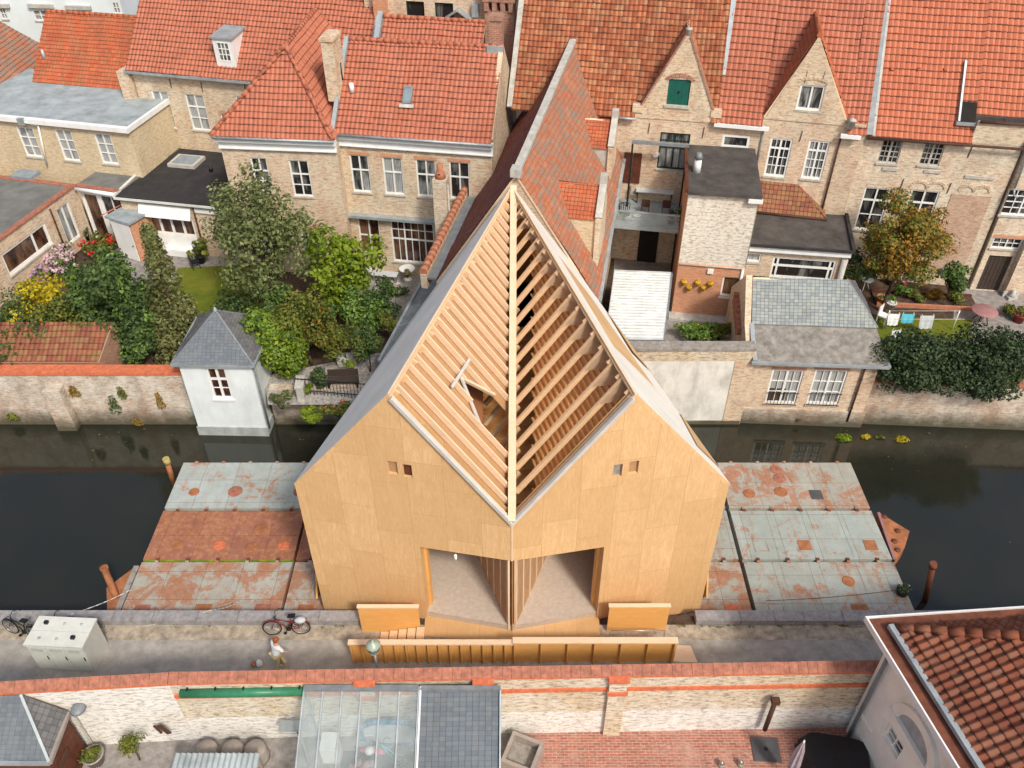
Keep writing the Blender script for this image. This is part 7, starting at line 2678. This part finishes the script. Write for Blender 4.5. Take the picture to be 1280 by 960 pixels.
# street lamp seen from above
lp_ = thing('street_lamp', 'street lamp with sea-green glass lantern behind the yard wall', 'street lamp', (G(455, 812, 4.2).x, 16.15, 0))
zl = 27.5 - 16.15 * math.tan(TH + math.atan((806 - 480) / FOC))
MB().cyl((0, 0, 0), (0, 0, zl - .45), .055, .04, 10).build('post', 'zinc', lp_)
MB().lathe((0, 0, zl - .5), [(.05, 0), (.10, .06), (.16, .10)], 12).build('collar', 'zinc', lp_)
MB().lathe((0, 0, zl - .40), [(.13, 0), (.20, .12), (.23, .34), (.24, .36)], 8).build('lantern_glass', 'lampglass', lp_)
MB().lathe((0, 0, zl - .04), [(.27, 0), (.25, .04), (.12, .16), (.05, .20), (.03, .28), (0, .30)], 8).build('lantern_roof', 'lampglass', lp_)

# small heap by the wall foot
sp = thing('paper_bag', 'crumpled white and red paper bag on the road near yard wall', 'bag', G(320, 829, .15))
MB().lathe((.12, 0, -.15), [(.10, 0), (.13, .12), (.10, .25), (.06, .3)], 8).build('bag_body', 'white', sp)
MB().lathe((-.08, 0, -.15), [(.09, 0), (.12, .1), (.07, .2), (0, .22)], 8).build('red_cup', 'clay', sp)

# ------------------------------------------------------------------ the person


def skinned(name, verts, edges, radii, mat, parent, sub=2, root=0):
    me = bpy.data.meshes.new(name)
    me.from_pydata([tuple(v) for v in verts], edges, [])
    o = bpy.data.objects.new(name, me)
    C.objects.link(o)
    o.parent = parent
    sk = o.modifiers.new('skin', 'SKIN')
    sk.use_smooth_shade = True
    lay = me.skin_vertices[0].data
    for i, r in enumerate(radii):
        lay[i].radius = (r, r) if not isinstance(r, tuple) else r
        lay[i].use_root = (i == root)
    ss = o.modifiers.new('sub', 'SUBSURF')
    ss.levels = ss.render_levels = sub
    me.materials.append(M[mat])
    return o


pe = thing('person', 'person in loose white shirt and yellow trousers walking on quay by red bicycle', 'person', (G(350, 824, .3).x, 17.0, .004), 2.3)
V, Eg, Rd = [], [], []


def jt(p, r, link=None):
    V.append(Vector(p))
    Rd.append(r)
    if link is not None:
        Eg.append((link, len(V) - 1))
    return len(V) - 1


pel = jt((0, 0, .95), (.15, .12))
wai = jt((0, -.03, 1.10), (.13, .10), pel)
che = jt((0, -.08, 1.30), (.16, .115), wai)
sho = jt((0, -.11, 1.44), (.10, .08), che)
nek = jt((0, -.13, 1.52), .05, sho)
hd0 = jt((0, -.16, 1.60), (.075, .085), nek)
hd1 = jt((0, -.17, 1.70), (.08, .095), hd0)
hd2 = jt((0, -.165, 1.76), (.055, .06), hd1)
hands = []
for s_, sw in ((-1, .22), (1, -.14)):
    a = jt((s_ * .18, -.10, 1.42), .055, sho)
    e = jt((s_ * .24, -.10 - sw * .5, 1.15), .042, a)
    w_ = jt((s_ * .22, -.18 - sw, .94), .028, e)
    hnd = jt((s_ * .215, -.21 - sw, .87), (.03, .018), w_)
    kn = jt((s_ * .215, -.225 - sw, .83), (.034, .014), hnd)
    for k in range(4):
        f1 = jt((s_ * .215 + (k - 1.5) * .019, -.235 - sw, .795 - (.006 if k in (0, 3) else 0)), .0085, kn)
        f2 = jt((s_ * .215 + (k - 1.5) * .020, -.225 - sw, .76 - (.004 if k in (1, 2) else -.006)), .0075, f1)
    t1 = jt((s_ * .19, -.24 - sw, .86), .010, hnd)
    t2 = jt((s_ * .178, -.255 - sw, .83), .009, t1)
    hp = jt((s_ * .09, 0, .88), .085, pel)
    k_ = jt((s_ * .10, -.10 * s_ - .05, .49), .055, hp)
    an_ = jt((s_ * .10, .04 - .16 * s_, .09), .036, k_)
    toe = jt((s_ * .11, -.10 - .16 * s_, .035), (.036, .03), an_)
body = skinned('body', V, Eg, Rd, 'skin', pe, 2)
shv = [(0, 0, .90), (0, -.03, 1.10), (0, -.08, 1.30), (0, -.11, 1.45), (-.19, -.10, 1.42), (.19, -.10, 1.42), (-.25, -.20, 1.18), (.25, -.04, 1.18)]
skinned('shirt', shv, [(0, 1), (1, 2), (2, 3), (3, 4), (3, 5), (4, 6), (5, 7)], [(.20, .17), (.17, .14), (.19, .145), (.12, .10), .085, .085, .075, .075], 'fabric_w', pe)
trv = [(0, 0, .93)]
tre = []
trr = [(.165, .14)]
for s_ in (-1, 1):
    b0 = len(trv)
    trv += [(s_ * .09, 0, .86), (s_ * .10, -.10 * s_ - .05, .49), (s_ * .10, .03 - .155 * s_, .16)]
    tre += [(0, b0), (b0, b0 + 1), (b0 + 1, b0 + 2)]
    trr += [.105, .082, .07]
skinned('trousers', trv, tre, trr, 'khaki', pe)
hr_ = MB().lathe((0, -.15, 1.66), [(.085, -.06), (.105, 0), (.10, .08), (.06, .125), (0, .135)], 14, 0, .95, 1.05)
hr_.build('hair', 'hair', pe)
fc = MB()
for s_ in (-1, 1):
    fc.lathe((s_ * .032, -.262, 1.665), [(0, -.008), (.010, 0), (0, .008)], 8)
fc.build('eyes', 'black', pe)
MB().lathe((0, -.27, 1.63), [(.012, -.015), (.014, 0), (.004, .03)], 8).build('nose', 'skin', pe)
MB().box(-.022, -.258, 1.592, .022, -.25, 1.600).build('mouth', 'mauve', pe)
for s_ in (-1, 1):
    MB().lathe((s_ * .088, -.165, 1.64), [(.012, -.03), (.02, 0), (.012, .03)], 8, 0, .5, 1).build('ear', 'skin', pe)
    MB().box(s_ * .11 - .045, -.16 - .16 * s_, 0.0, s_ * .11 + .045, .10 - .16 * s_, .08).build('shoe', 'white', pe)
tt = thing('tote_bag', 'pale yellow tote bag carried by the white-shirted person', 'bag', pe.location + Vector((.24, -.08, .45)), 2.3)
MB().prism([(-.17, 0), (.17, 0), (.19, .34), (-.19, .34)], -.05, .05).build('bag_body', 'khaki', tt)
MB().path([Vector((-.1, 0, .34)), Vector((-.05, 0, .46)), Vector((.05, 0, .46)), Vector((.1, 0, .34))], .01, 5).build('handle', 'yellow', tt)

# ------------------------------------------------------------------ plants and garden things beyond the canal


def crown(pxc, py0, py1, hw, Y):
    "centre x, top z, low z and half width of a crown seen at these pixels, standing at depth Y"
    t, b = AY(pxc, py0, Y), AY(pxc, py1, Y)
    l, r = AY(pxc - hw, (py0 + py1) / 2, Y), AY(pxc + hw, (py0 + py1) / 2, Y)
    return (l.x + r.x) / 2, t.z, b.z, (r.x - l.x) / 2


def ptree(name, label, cat, pxc, py0, py1, hw, Y, leaf, n, size, seed, z0=GZ, **kw):
    x, zt, zb, r = crown(pxc, py0, py1, hw, Y)
    zb = max(zb, z0 + .05) if kw.get('zmin', .02) > 0 else zb
    r *= 1.16
    zt += .12 * (zt - zb)
    return tree(name, label, cat, (x, Y, z0), zt, r, kw.pop('ry', r), zb, leaf, n, size, seed, **kw)


ptree('broadleaf_tree', 'tall grey-green tree in front of hipped house', 'tree', 327, 232, 392, 60, 38.2, 'olive', 9000, .21, 11, nb=46, trunk=.17, k=.30)
ptree('broadleaf_tree', 'bright lime green young tree in front of middle house', 'tree', 422, 288, 396, 42, 38.0, 'bright', 3600, .27, 12, nb=26, trunk=.09, k=.34)
ptree('bushy_tree', 'broad dark green bushy tree in left garden beside conifer', 'tree', 138, 316, 447, 47, 35.4, 'dark', 8500, .22, 13, nb=40, trunk=.14, k=.34, extra=('mid', .3))
ptree('conifer', 'slim bronze-green conifer between dark bush and white garden house', 'conifer', 212, 300, 450, 35, 34.8, 'brownish', 5200, .20, 14, nb=44, trunk=.10, cone=True, extra=('olive', .35))
ptree('shrub', 'golden yellow shrub in left garden', 'shrub', 68, 350, 418, 47, 36.2, 'yellow', 3600, .20, 15, nb=24, trunk=.06, k=.36)
ptree('shrub', 'dark evergreen shrub at left edge below golden shrub', 'shrub', 22, 378, 432, 45, 34.8, 'dark', 3200, .18, 16, nb=20, trunk=.06)
ptree('shrub', 'light green ivy shrub climbing beside white garden house', 'shrub', 346, 392, 470, 32, 32.9, 'bright', 3600, .20, 17, nb=22, trunk=.06, k=.4, extra=('mid', .5))
ptree('shrub', 'tall moss-green shrub behind the ivy shrub', 'shrub', 383, 372, 470, 33, 33.9, 'moss', 3600, .18, 18, nb=26, trunk=.07, k=.4, extra=('autumn', .12))
ptree('shrub', 'round moss-green clipped bush left of dark lean-to', 'shrub', 428, 405, 444, 19, 33.8, 'moss', 1600, .13, 19, nb=14, trunk=.05, k=.5)
ptree('shrub', 'dark green clipped bush against dark lean-to', 'shrub', 458, 412, 450, 16, 33.4, 'dark', 1600, .13, 20, nb=14, trunk=.05, k=.5, extra=('moss', .5))
ptree('shrub', 'dark leafy shrub on patio below middle house windows', 'shrub', 474, 355, 396, 23, 37.6, 'dark', 2000, .18, 21, nb=16, trunk=.05, extra=('mid', .5))
ptree('shrub', 'mid green shrub beneath the lime green tree', 'shrub', 450, 372, 410, 26, 36.4, 'mid', 1500, .18, 22, nb=14, trunk=.05)
ptree('shrub', 'mossy low shrub between round bush and lean-to', 'shrub', 484, 388, 416, 10, 35.6, 'moss', 1100, .15, 23, nb=10, trunk=.04)
ptree('shrub', 'shaded dark shrub at foot of tall grey-green tree', 'shrub', 300, 370, 410, 28, 37.3, 'dark', 1400, .18, 24, nb=12, trunk=.04)
ptree('fruit_tree', 'russet orange round tree in front of right brick wall', 'tree', 1131, 264, 350, 50, 38.6, 'autumn', 8000, .17, 25, nb=60, trunk=.13, k=.30, extra=('moss', .85))
ptree('conifer', 'spreading dark conifer over canal wall, left of the pair', 'conifer', 1142, 420, 508, 54, 32.7, 'conifer', 17000, .16, 26, nb=95, trunk=.12, k=.36, ry=1.7, lean=(0, -.55))
ptree('conifer', 'spreading dark conifer over canal wall, right of the pair', 'conifer', 1228, 416, 508, 44, 32.5, 'conifer', 15000, .16, 27, nb=85, trunk=.12, k=.36, ry=1.7, lean=(0, -.55))
ptree('shrub', 'dark green shrub under russet tree at its right', 'shrub', 1190, 330, 372, 22, 39.2, 'dark', 1500, .17, 28, nb=12, trunk=.04, extra=('mid', .4))
ptree('shrub', 'dark shrub at foot of brick wall left of russet tree', 'shrub', 1082, 315, 352, 26, 39.6, 'dark', 1300, .17, 29, nb=10, trunk=.04)
ptree('shrub', 'olive shrub in bed right of the purple table', 'shrub', 1262, 382, 402, 14, 38.4, 'moss', 700, .15, 30, nb=8, trunk=.03)
ptree('shrub', 'bright shrub at right edge behind conifers', 'shrub', 1274, 452, 490, 22, 32.8, 'mid', 1200, .17, 31, nb=10, trunk=.04)
shrub('shrub', 'green shrub bed with russet tips behind white canal wall', G(866, 424, GZ), 1.15, 1.1, 'mid', 1800, .16, 32, 14, ry=.55, fl='yellow', nf=4)
shrub('shrub', 'second green shrub right of the one behind white canal wall', G(900, 424, GZ), .85, 1.0, 'moss', 1400, .15, 33, 12, ry=.5)
shrub('hydrangea', 'pink hydrangea bush below picture window of brick wing', G(76, 334, GZ), 1.35, 1.3, 'mid', 1600, .16, 34, 14, 'flowering shrub', fl='hydr', nf=130, fsize=.17)
shrub('hydrangea', 'mauve hydrangea bush at left end of the pink one', G(50, 352, GZ), .6, 1.05, 'mid', 600, .15, 35, 8, 'flowering shrub', fl='mauvef', nf=26, fsize=.14)
shrub('geranium', 'red geranium bed in front of the white door porch', G(132, 320, GZ), .85, 1.3, 'moss', 1200, .16, 36, 12, 'flowering shrub', fl='redf', nf=16, fsize=.15)
shrub('shrub', 'yellowish green shrub above the golden shrub', G(95, 352, GZ), .75, 1.0, 'bright', 900, .16, 37, 10)
shrub('shrub', 'dark low hedge in front of the pink hydrangea', G(85, 345, GZ), .8, .7, 'dark', 900, .14, 38, 10)
shrub('shrub', 'green climbing bush at left edge beside picture window', G(6, 360, GZ), .6, 1.7, 'mid', 900, .16, 39, 10)
shrub('shrub', 'pale flowering ground shrub on wall below dark bushy tree', G(138, 450, GZ), .75, .9, 'olive', 700, .14, 40, 10, fl='whitef', nf=34, fsize=.12)
shrub('shrub', 'russet ground plant in left bed by brick wing', G(50, 372, GZ), .6, .55, 'autumn', 500, .14, 41, 8)
ptree('shrub', 'dark leafy filler bush between dark bushy tree and conifer', 'shrub', 182, 392, 452, 26, 34.2, 'dark', 2200, .18, 101, nb=16, trunk=.05, extra=('mid', .4))
ptree('shrub', 'mossy bush between golden shrub and dark bushy tree', 'shrub', 100, 372, 438, 30, 35.0, 'moss', 2200, .17, 102, nb=16, trunk=.05, extra=('dark', .5))
ptree('shrub', 'olive shrub at foot of conifer beside the lawn', 'shrub', 238, 385, 440, 24, 34.6, 'olive', 1700, .17, 103, nb=14, trunk=.05)
ptree('shrub', 'shady bush between ivy shrub and lime green tree', 'shrub', 402, 380, 432, 26, 35.4, 'dark', 1900, .17, 104, nb=14, trunk=.05, extra=('mid', .6))
ptree('shrub', 'dense shrub behind moss-green shrub below grey-green tree', 'shrub', 355, 368, 412, 28, 35.8, 'mid', 1900, .17, 105, nb=14, trunk=.05, extra=('dark', .6))
ptree('shrub', 'low dark shrub behind mossy tile roof at left edge', 'shrub', 52, 408, 446, 40, 34.5, 'dark', 2400, .17, 106, nb=16, trunk=.05)
fl_ = []
rf2 = random.Random(8)
for k in range(150):
    fl_.append((rf2.uniform(-34, 34), rf2.choice((rf2.uniform(28.6, 31.6), rf2.uniform(20, 31.5))), WZ + .012, .04, .04, .002))
fl_ = [b for b in fl_ if not (-15.6 < b[0] < 16 and b[1] < 28.4)]
tag(foliage('floating_leaves', 'moss', fl_, 170, .075, None, 5, up=6.0), kind='stuff')
# plants at the water's edge
shrub('waterside_plant', 'lime green plant hanging over canal bank', G(388, 528, .3), .62, 1.0, 'bright', 1300, .15, 42, 10, 'plant', ry=.5)
shrub('waterside_plant', 'grassy green plant on canal bank with few pink flowers', G(425, 520, .35), .95, .8, 'moss', 1300, .15, 43, 12, 'plant', fl='pinkf', nf=5, fsize=.09, ry=.5)
shrub('waterside_plant', 'wispy grey-green plant at corner of white garden house', G(352, 512, .4), .55, 1.1, 'olive', 700, .18, 44, 8, 'plant', aspect=.25)
shrub('waterside_plant', 'small yellow-green plant beside railing on canal bank', G(384, 492, GZ), .45, .5, 'bright', 500, .13, 45, 7, 'plant')
shrub('waterside_plant', 'dark hedge behind black railing on canal bank', G(398, 480, GZ), .55, .9, 'dark', 900, .13, 46, 9, 'plant')
for k, (px, py, r_, n_, lf) in enumerate(((1055, 548, .45, 260, 'bright'), (1082, 547, .26, 90, 'yellow'), (1100, 547, .25, 60, 'moss'), (1127, 550, .36, 130, 'yellow'))):
    wpl = thing('water_plant', ('largest yellow-green clump of water plant below the canal house', 'tiny yellow water plant, second from left of four', 'sparse dark water plant, third from left of four', 'flat yellow water plant, rightmost of four')[k], 'water plant', G(px, py, WZ), 0, 'water plants by the canal house')
    foliage('leaves', lf, [(0, 0, .06, r_, r_ * .6, .08)], n_, .14, wpl, 60 + k)
iv = [((143, 505), .35, 1.0, 'dark'), ((152, 490), .25, .7, 'moss'), ((172, 528), .30, .5, 'autumn'), ((200, 500), .22, .9, 'autumn'), ((70, 488), .3, .5, 'moss'), ((16, 520), .35, .35, 'moss'), ((92, 488), .3, .6, 'autumn')]
for k, ((px, py), r_, hh, lf) in enumerate(iv):
    p = AY(px, py, 31.85)
    w_ = thing('wall_plant', ('dark green trailing weed mid-way along left canal wall', 'mossy weed hanging from coping of left canal wall', 'dry tuft at waterline of left canal wall', 'brown trailing creeper right of the dark weed on canal wall',
                              'mossy creeper above buttress of left canal wall', 'yellow-green tuft at waterline near left edge', 'brown creeper right beside buttress of canal wall')[k], 'plant', p)
    foliage('leaves', lf, [(0, -.06, hh * (j - 1) * .3, r_ * (1 - .2 * j), .10, hh * .3) for j in range(3)], 150, .12, w_, 70 + k)
# water's-edge railing and stone steps
rl = thing('iron_railing', 'black iron railing on canal bank between garden house and pavilion', 'railing', G(393, 500, GZ))
q0, q1 = G(372, 492, GZ) - rl.location, G(470, 500, GZ) - rl.location
q0.z = q1.z = 0
for zz in (.25, .95):
    MB().beam(q0 + Vector((0, 0, zz)), q1 + Vector((0, 0, zz)), .03, .04).build('rail', 'black', rl)
for k in range(24):
    c = q0.lerp(q1, k / 23)
    MB().cyl(c, c + Vector((0, 0, 1.0)), .014, None, 5).build('baluster', 'black', rl)
gt_ = thing('slatted_bench', 'dark slatted bench behind the black railing', 'bench', G(430, 482, GZ), .05)
for k in range(6):
    MB().box(-.75, -.25 + k * .08, .42, .75, -.19 + k * .08, .45).build('slat', 'olddoor', gt_)
for sx in (-.7, .7):
    MB().box(sx - .04, -.24, 0, sx + .04, .22, .42).build('leg', 'black', gt_)
MB().box(-.75, .22, .45, .75, .26, .85).build('backrest', 'olddoor', gt_)
for k, (px, py, w_, d_, hh) in enumerate(((434, 447, .9, .5, .45), (378, 486, .35, .9, .8))):
    s_ = thing('stone_block', ('pale stone block behind black railing', 'upright white stone slab beside dark hedge')[k], 'stone', G(px, py + 8, GZ), .1)
    mb = MB().box(-w_ / 2, -d_ / 2, 0, w_ / 2, d_ / 2, hh)
    so3 = mb.build('block', 'lintel', s_)
    bv = so3.modifiers.new('bevel', 'BEVEL')
    bv.width = .04
    MB().box(-w_ / 2 - .04, -d_ / 2 - .04, hh, w_ / 2 + .04, d_ / 2 + .04, hh + .06).build('cap', 'lintel', s_)
potted('potted_plant', 'yellow-green potted plant on pale stone block', G(439, 462, 1.1), .16, .25, 'bright', .4, .28, 'clay', 160, 47)
cb = thing('timber_crate', 'orange-brown timber crate behind white garden house roof', 'crate', G(345, 392, GZ), .3)
for k in range(4):
    MB().box(-.5, -.5, k * .28, .5, .5, k * .28 + .25).build('board', 'clay', cb)
# left shed roof behind the wall
ls = thing('tiled_shed', 'low shed with mossy red tile roof behind left canal wall', 'shed', (-22, 32.9, GZ))
p0, p1 = G(0, 458, 1.95), G(118, 460, 1.95)
t0, t1 = G(0, 425, 2.9), G(134, 412, 2.9)
off = ls.location
q = [Vector((-34, 32.45, 1.95)) - off, Vector((p1.x, 32.45, 1.95)) - off, Vector((t1.x + .1, 34.3, 3.0)) - off, Vector((-34, 34.3, 3.0)) - off]
tile_poly('roof', 'tile_shed', q, ls, tw=.24, th=.32)
wl = MB()
wl.face([(q[0].x, q[0].y + .15, 0), (q[1].x, q[1].y + .15, 0), (q[1].x, q[1].y + .15, 1.3), (q[0].x, q[0].y + .15, 1.3)])
wl.face([(q[1].x, q[1].y + .15, 0), (q[2].x, q[2].y, 0), (q[2].x, q[2].y, 2.3), (q[1].x, q[1].y + .15, 1.3)])
wl.build('wall', 'red_brick', ls)
# white garden bench with hooded end
gb_ = thing('garden_bench', 'white slatted garden bench with swooping end on left patio', 'bench', G(231, 318, GZ), b5.ang)
for k in range(5):
    MB().box(-.85, -.35 + k * .14, .42, .85, -.24 + k * .14, .46).build('seat_slat', 'white', gb_)
for k in range(11):
    MB().box(-.82 + k * .16, .34, .46, -.74 + k * .16, .38, .95).build('back_slat', 'white', gb_)
MB().box(-.88, .33, .95, .88, .40, 1.04).build('top_rail', 'white', gb_)
MB().box(-.88, -.40, .05, .88, -.36, .41).build('front_panel', 'white', gb_)
for sx in (-1, 1):
    MB().box(sx * .88 - .04, -.40, 0, sx * .88 + .04, .40, .66).build('arm', 'white', gb_)
hd_ = MB()
pr = [(.30, .0), (1.15, .0), (1.20, .7), (.95, 1.25), (.55, 1.75), (.35, 1.8), (.42, 1.3), (.70, .9), (.60, .5)]
hd_.prism([(.45, .95), (1.15, .3), (1.2, .75), (.9, 1.2), (.55, 1.7), (.35, 1.75), (.40, 1.3)], .42, .50)
hd_.build('swan_end', 'white', gb_)
potted('potted_palm', 'potted fan palm on left patio right of white bench', G(252, 328, GZ), .32, .5, 'moss', 1.3, .75, 'black', 260, 48, size=.26)
chair(G(245, 335, GZ), 2.2, 'dark metal chair on left patio before the potted palm', 'black', 'chairs on left patio')
potted('potted_plant', 'green pot plant in stand beside the brick wing patio', G(110, 303, GZ), .2, .5, 'dark', .6, .3, 'dkgreen', 150, 49)
# patio of the middle house
tb2 = thing('round_table', 'white round table with flower pot under big window', 'table', G(510, 349, GZ))
MB().cyl((0, 0, .70), (0, 0, .75), .45, None, 24).build('table_top', 'white', tb2)
MB().cyl((0, 0, 0), (0, 0, .70), .05, None, 8).build('leg', 'white', tb2)
MB().lathe((0, 0, 0), [(.25, 0), (.2, .04), (0, .05)], 14).build('foot', 'white', tb2)
potted('potted_plant', 'terracotta pot of red flowers on the white round table', G(509, 346, 1.36), .14, .24, 'mid', .25, .16, 'clay', 80, 50, fl='redf', nf=20)
bn = thing('patio_bench', 'grey plank bench beside white round table', 'bench', G(482, 350, GZ), b8.ang)
MB().box(-.75, -.25, .40, .75, .25, .46).build('seat', 'fabric_g', bn)
for sx in (-.65, .65):
    MB().box(sx - .04, -.22, 0, sx + .04, .22, .40).build('leg', 'lead', bn)
potted('white_urn', 'large white urn with trailing leaves on patio', G(458, 350, GZ), .38, .75, 'moss', .6, .35, 'white', 160, 51)
potted('potted_plant', 'pot of pink flowers between urn and big window', G(472, 336, GZ), .22, .9, 'mid', .6, .38, 'stone', 160, 52, fl='pinkf', nf=50)
shrub('shrub', 'white flowering bush by dark lean-to on patio', G(500, 368, GZ), .45, .7, 'dark', 500, .15, 53, 8, fl='whitef', nf=12, fsize=.14)
# right garden: laundry, tables, pots, beds
ln = [((1116, 398), .62, .62, 'fabric_w', 'white cloth on the line, left of the turquoise cloth'), ((1134, 397), .68, .50, 'fabric_b', 'turquoise cloth on the line between white and grey cloths'),
      ((1157, 401), .75, .70, 'fabric_g', 'pale grey shirt on the line, right of the turquoise cloth'), ((1119, 418), .48, .60, 'fabric_w', 'small white cloth hung low in front of the others')]
for k, ((px, py), w_, hh, mt, lb) in enumerate(ln):
    p = G(px, py, 1.45)
    r = thing('laundry', lb, 'laundry', p, -.05 + .03 * k, 'laundry on the lines in right garden')
    mb = MB()
    nx, nz = 8, 6
    f = lambda i, j: Vector(((i / nx - .5) * w_ * (1 - .12 * j / nz), -.30 * hh * (j / nz) + .04 * math.sin(i * 1.9 + k) * j / nz, hh / 2 - hh * j / nz - .02 * math.sin(i * PI / nx)))
    for i in range(nx):
        for j in range(nz):
            mb.face([f(i, j), f(i, j + 1), f(i + 1, j + 1), f(i + 1, j)], 0, None, True)
    mb.build('cloth', mt, r)
    for sx in (-.4, .4):
        MB().box(sx * w_ - .02, -.03, hh / 2 - .03, sx * w_ + .02, .03, hh / 2 + .06).build('peg', 'timber', r)
ll = thing('washing_line', 'washing line strung between two thin white posts over right lawn', 'washing line', G(1104, 412, GZ))
i_ = ll.location
e0, e1 = Vector((0, 0, 0)), G(1190, 412, GZ) - i_
for e in (e0, e1):
    MB().cyl(e, e + Vector((0, 0, 1.25)), .03, None, 8).build('post', 'white', ll)
for dy, zz in ((0, 1.22), (-.7, 1.18)):
    MB().cyl(e0 + Vector((0, dy, zz)), e1 + Vector((0, dy, zz)), .012, None, 5).build('line', 'rope', ll)
rt2 = thing('round_table', 'purple round table on paving right of lawn', 'table', G(1225, 402, GZ))
MB().lathe((0, 0, .70), [(.02, -.02), (.66, 0), (.68, .03), (.66, .05), (0, .055)], 28).build('table_top', 'mauve', rt2)
for k in range(4):
    a = PI / 4 + PI / 2 * k
    MB().cyl((.1 * math.cos(a), .1 * math.sin(a), .7), (.4 * math.cos(a), .4 * math.sin(a), 0), .025, None, 6).build('leg', 'black', rt2)
rt3 = thing('round_table', 'grey round table beside yellow plant behind canal house', 'table', G(1079, 362, GZ))
MB().cyl((0, 0, .70), (0, 0, .74), .40, None, 20).build('table_top', 'fabric_g', rt3)
for k in range(3):
    a = 2 * PI / 3 * k
    MB().cyl((.05 * math.cos(a), .05 * math.sin(a), .7), (.3 * math.cos(a), .3 * math.sin(a), 0), .022, None, 6).build('leg', 'white', rt3)
potted('potted_plant', 'orange pot of yellow flowers behind canal house roof', G(1062, 358, GZ), .30, .5, 'bright', .55, .38, 'clay', 200, 54, fl='yellow', nf=60)
potted('potted_plant', 'white pot with green plant above the laundry', G(1112, 385, GZ), .28, .4, 'mid', .35, .30, 'white', 150, 55)
potted('potted_plant', 'dark red pot on paving right of purple table', G(1272, 402, GZ), .34, .5, 'moss', .2, .3, 'redmetal', 60, 56)
potted('potted_plant', 'terracotta pot beside bed above the laundry', G(1100, 380, GZ), .3, .5, 'mid', .2, .25, 'clay', 60, 57)
cr2 = thing('garden_chair', 'white garden chair beside small white cloth on right lawn', 'chair', G(1102, 402, GZ), .8)
MB().box(-.25, -.25, .40, .25, .25, .45).build('seat', 'white', cr2)
MB().box(-.25, .21, .45, .25, .26, .95).build('backrest', 'white', cr2)
for sx in (-.22, .22):
    for sy in (-.22, .22):
        MB().box(sx - .025, sy - .025, 0, sx + .025, sy + .025, .40).build('leg', 'white', cr2)
ed = thing('bed_edging', 'brick-edged flower bed with rusty edging above right lawn', 'edging', G(1155, 385, GZ), -.1)
MB().box(-2.6, -.08, 0, 2.9, .08, .22).build('front_edge', 'clay', ed)
MB().box(-2.6, 1.25, 0, 2.9, 1.40, .20).build('rear_edge', 'browndoor', ed)
MB().box(-2.6, .08, 0, 2.9, 1.25, .12).build('soil', 'soil', ed)
for k, (px, py, lf, fl_) in enumerate(((1128, 372, 'mid', None), (1145, 374, 'moss', None), (1168, 374, 'autumn', None), (1190, 376, 'moss', None))):
    shrub('bed_plant', ('leafy green plant at left end of the brick-edged bed', 'mossy plant, second from left in brick-edged bed', 'russet plant, third from left in brick-edged bed', 'sparse plant at right end of brick-edged bed')[k], G(px, py, .72), .55, .6, lf, 420, .14, 80 + k, 7, 'plant', fl=fl_, group='plants in the brick-edged bed')
for k, (px, py) in enumerate(((1112, 352), (1124, 358), (1142, 350))):
    shrub('rose_bush', ('left', 'middle', 'right')[k] + ' of three white and pink rose bushes under russet tree', G(px, py, GZ), .4, .8, 'dark', 300, .13, 90 + k, 6, 'flowering shrub', 'roses under the russet tree', fl=('whitef', 'pinkf', 'whitef')[k], nf=9, fsize=.12)
st_ = thing('stone_lion', 'small pale stone figure at foot of the pier by dark door', 'statue', G(1253, 366, GZ) + Vector((.2, -.6, 0)))
MB().box(-.25, -.2, 0, .25, .2, .18).build('plinth', 'lintel', st_)
MB().lathe((0, 0, .18), [(.18, 0), (.2, .12), (.12, .25), (.13, .34), (0, .42)], 12).build('figure', 'lintel', st_)
# yard plants on the near side
potted('potted_plant', 'grey tub of leafy plants at outhouse corner', G(121, 952, 0), .34, .5, 'moss', .35, .32, 'pot_grey', 260, 58)
tree('standard_bush', 'small round clipped standard bush in lower left yard', 'bush', G(175, 950, 0), 1.45, .36, .36, .85, 'moss', 1100, .08, 59, nb=20, trunk=.03, k=.62)
shrub('pot_flowers', 'yellow and pink flowers along the outhouse front at the bottom edge', G(20, 962, .3), .8, .5, 'moss', 400, .12, 61, 8, 'plant', fl='yellow', nf=14, fsize=.1, ry=.3)

# ------------------------------------------------------------------ light
SUN_EL, SUN_AZ = R(47), R(150)      # azimuth clockwise from +Y
sd_ = Vector((math.sin(SUN_AZ) * math.cos(SUN_EL), math.cos(SUN_AZ) * math.cos(SUN_EL), math.sin(SUN_EL)))
w = bpy.data.worlds.new('World')
scene.world = w
w.use_nodes = True
nt = w.node_tree
sky = nt.nodes.new('ShaderNodeTexSky')
sky.sky_type = 'NISHITA'
sky.sun_disc = False
sky.sun_elevation = SUN_EL
sky.sun_rotation = SUN_AZ
sky.air_density = 1.0
sky.dust_density = 5.0
sky.ozone_density = 1.0
bg = nt.nodes['Background']
nt.links.new(sky.outputs[0], bg.inputs[0])
bg.inputs[1].default_value = .15
sl_ = bpy.data.lights.new('sun', 'SUN')
sl_.energy = 2.7
sl_.angle = R(7.0)
sl_.color = (1.0, .93, .82)
so_ = bpy.data.objects.new('sun', sl_)
C.objects.link(so_)
so_.location = (20, -20, 60)
so_.rotation_euler = (-sd_).to_track_quat('-Z', 'Y').to_euler()
scene.view_settings.view_transform = 'Standard'
scene.view_settings.look = 'None'
scene.view_settings.exposure = 0
scene.render.engine = 'CYCLES'
scene.cycles.max_bounces = 6
scene.cycles.transparent_max_bounces = 8
scene.render.resolution_x, scene.render.resolution_y = 1024, 768
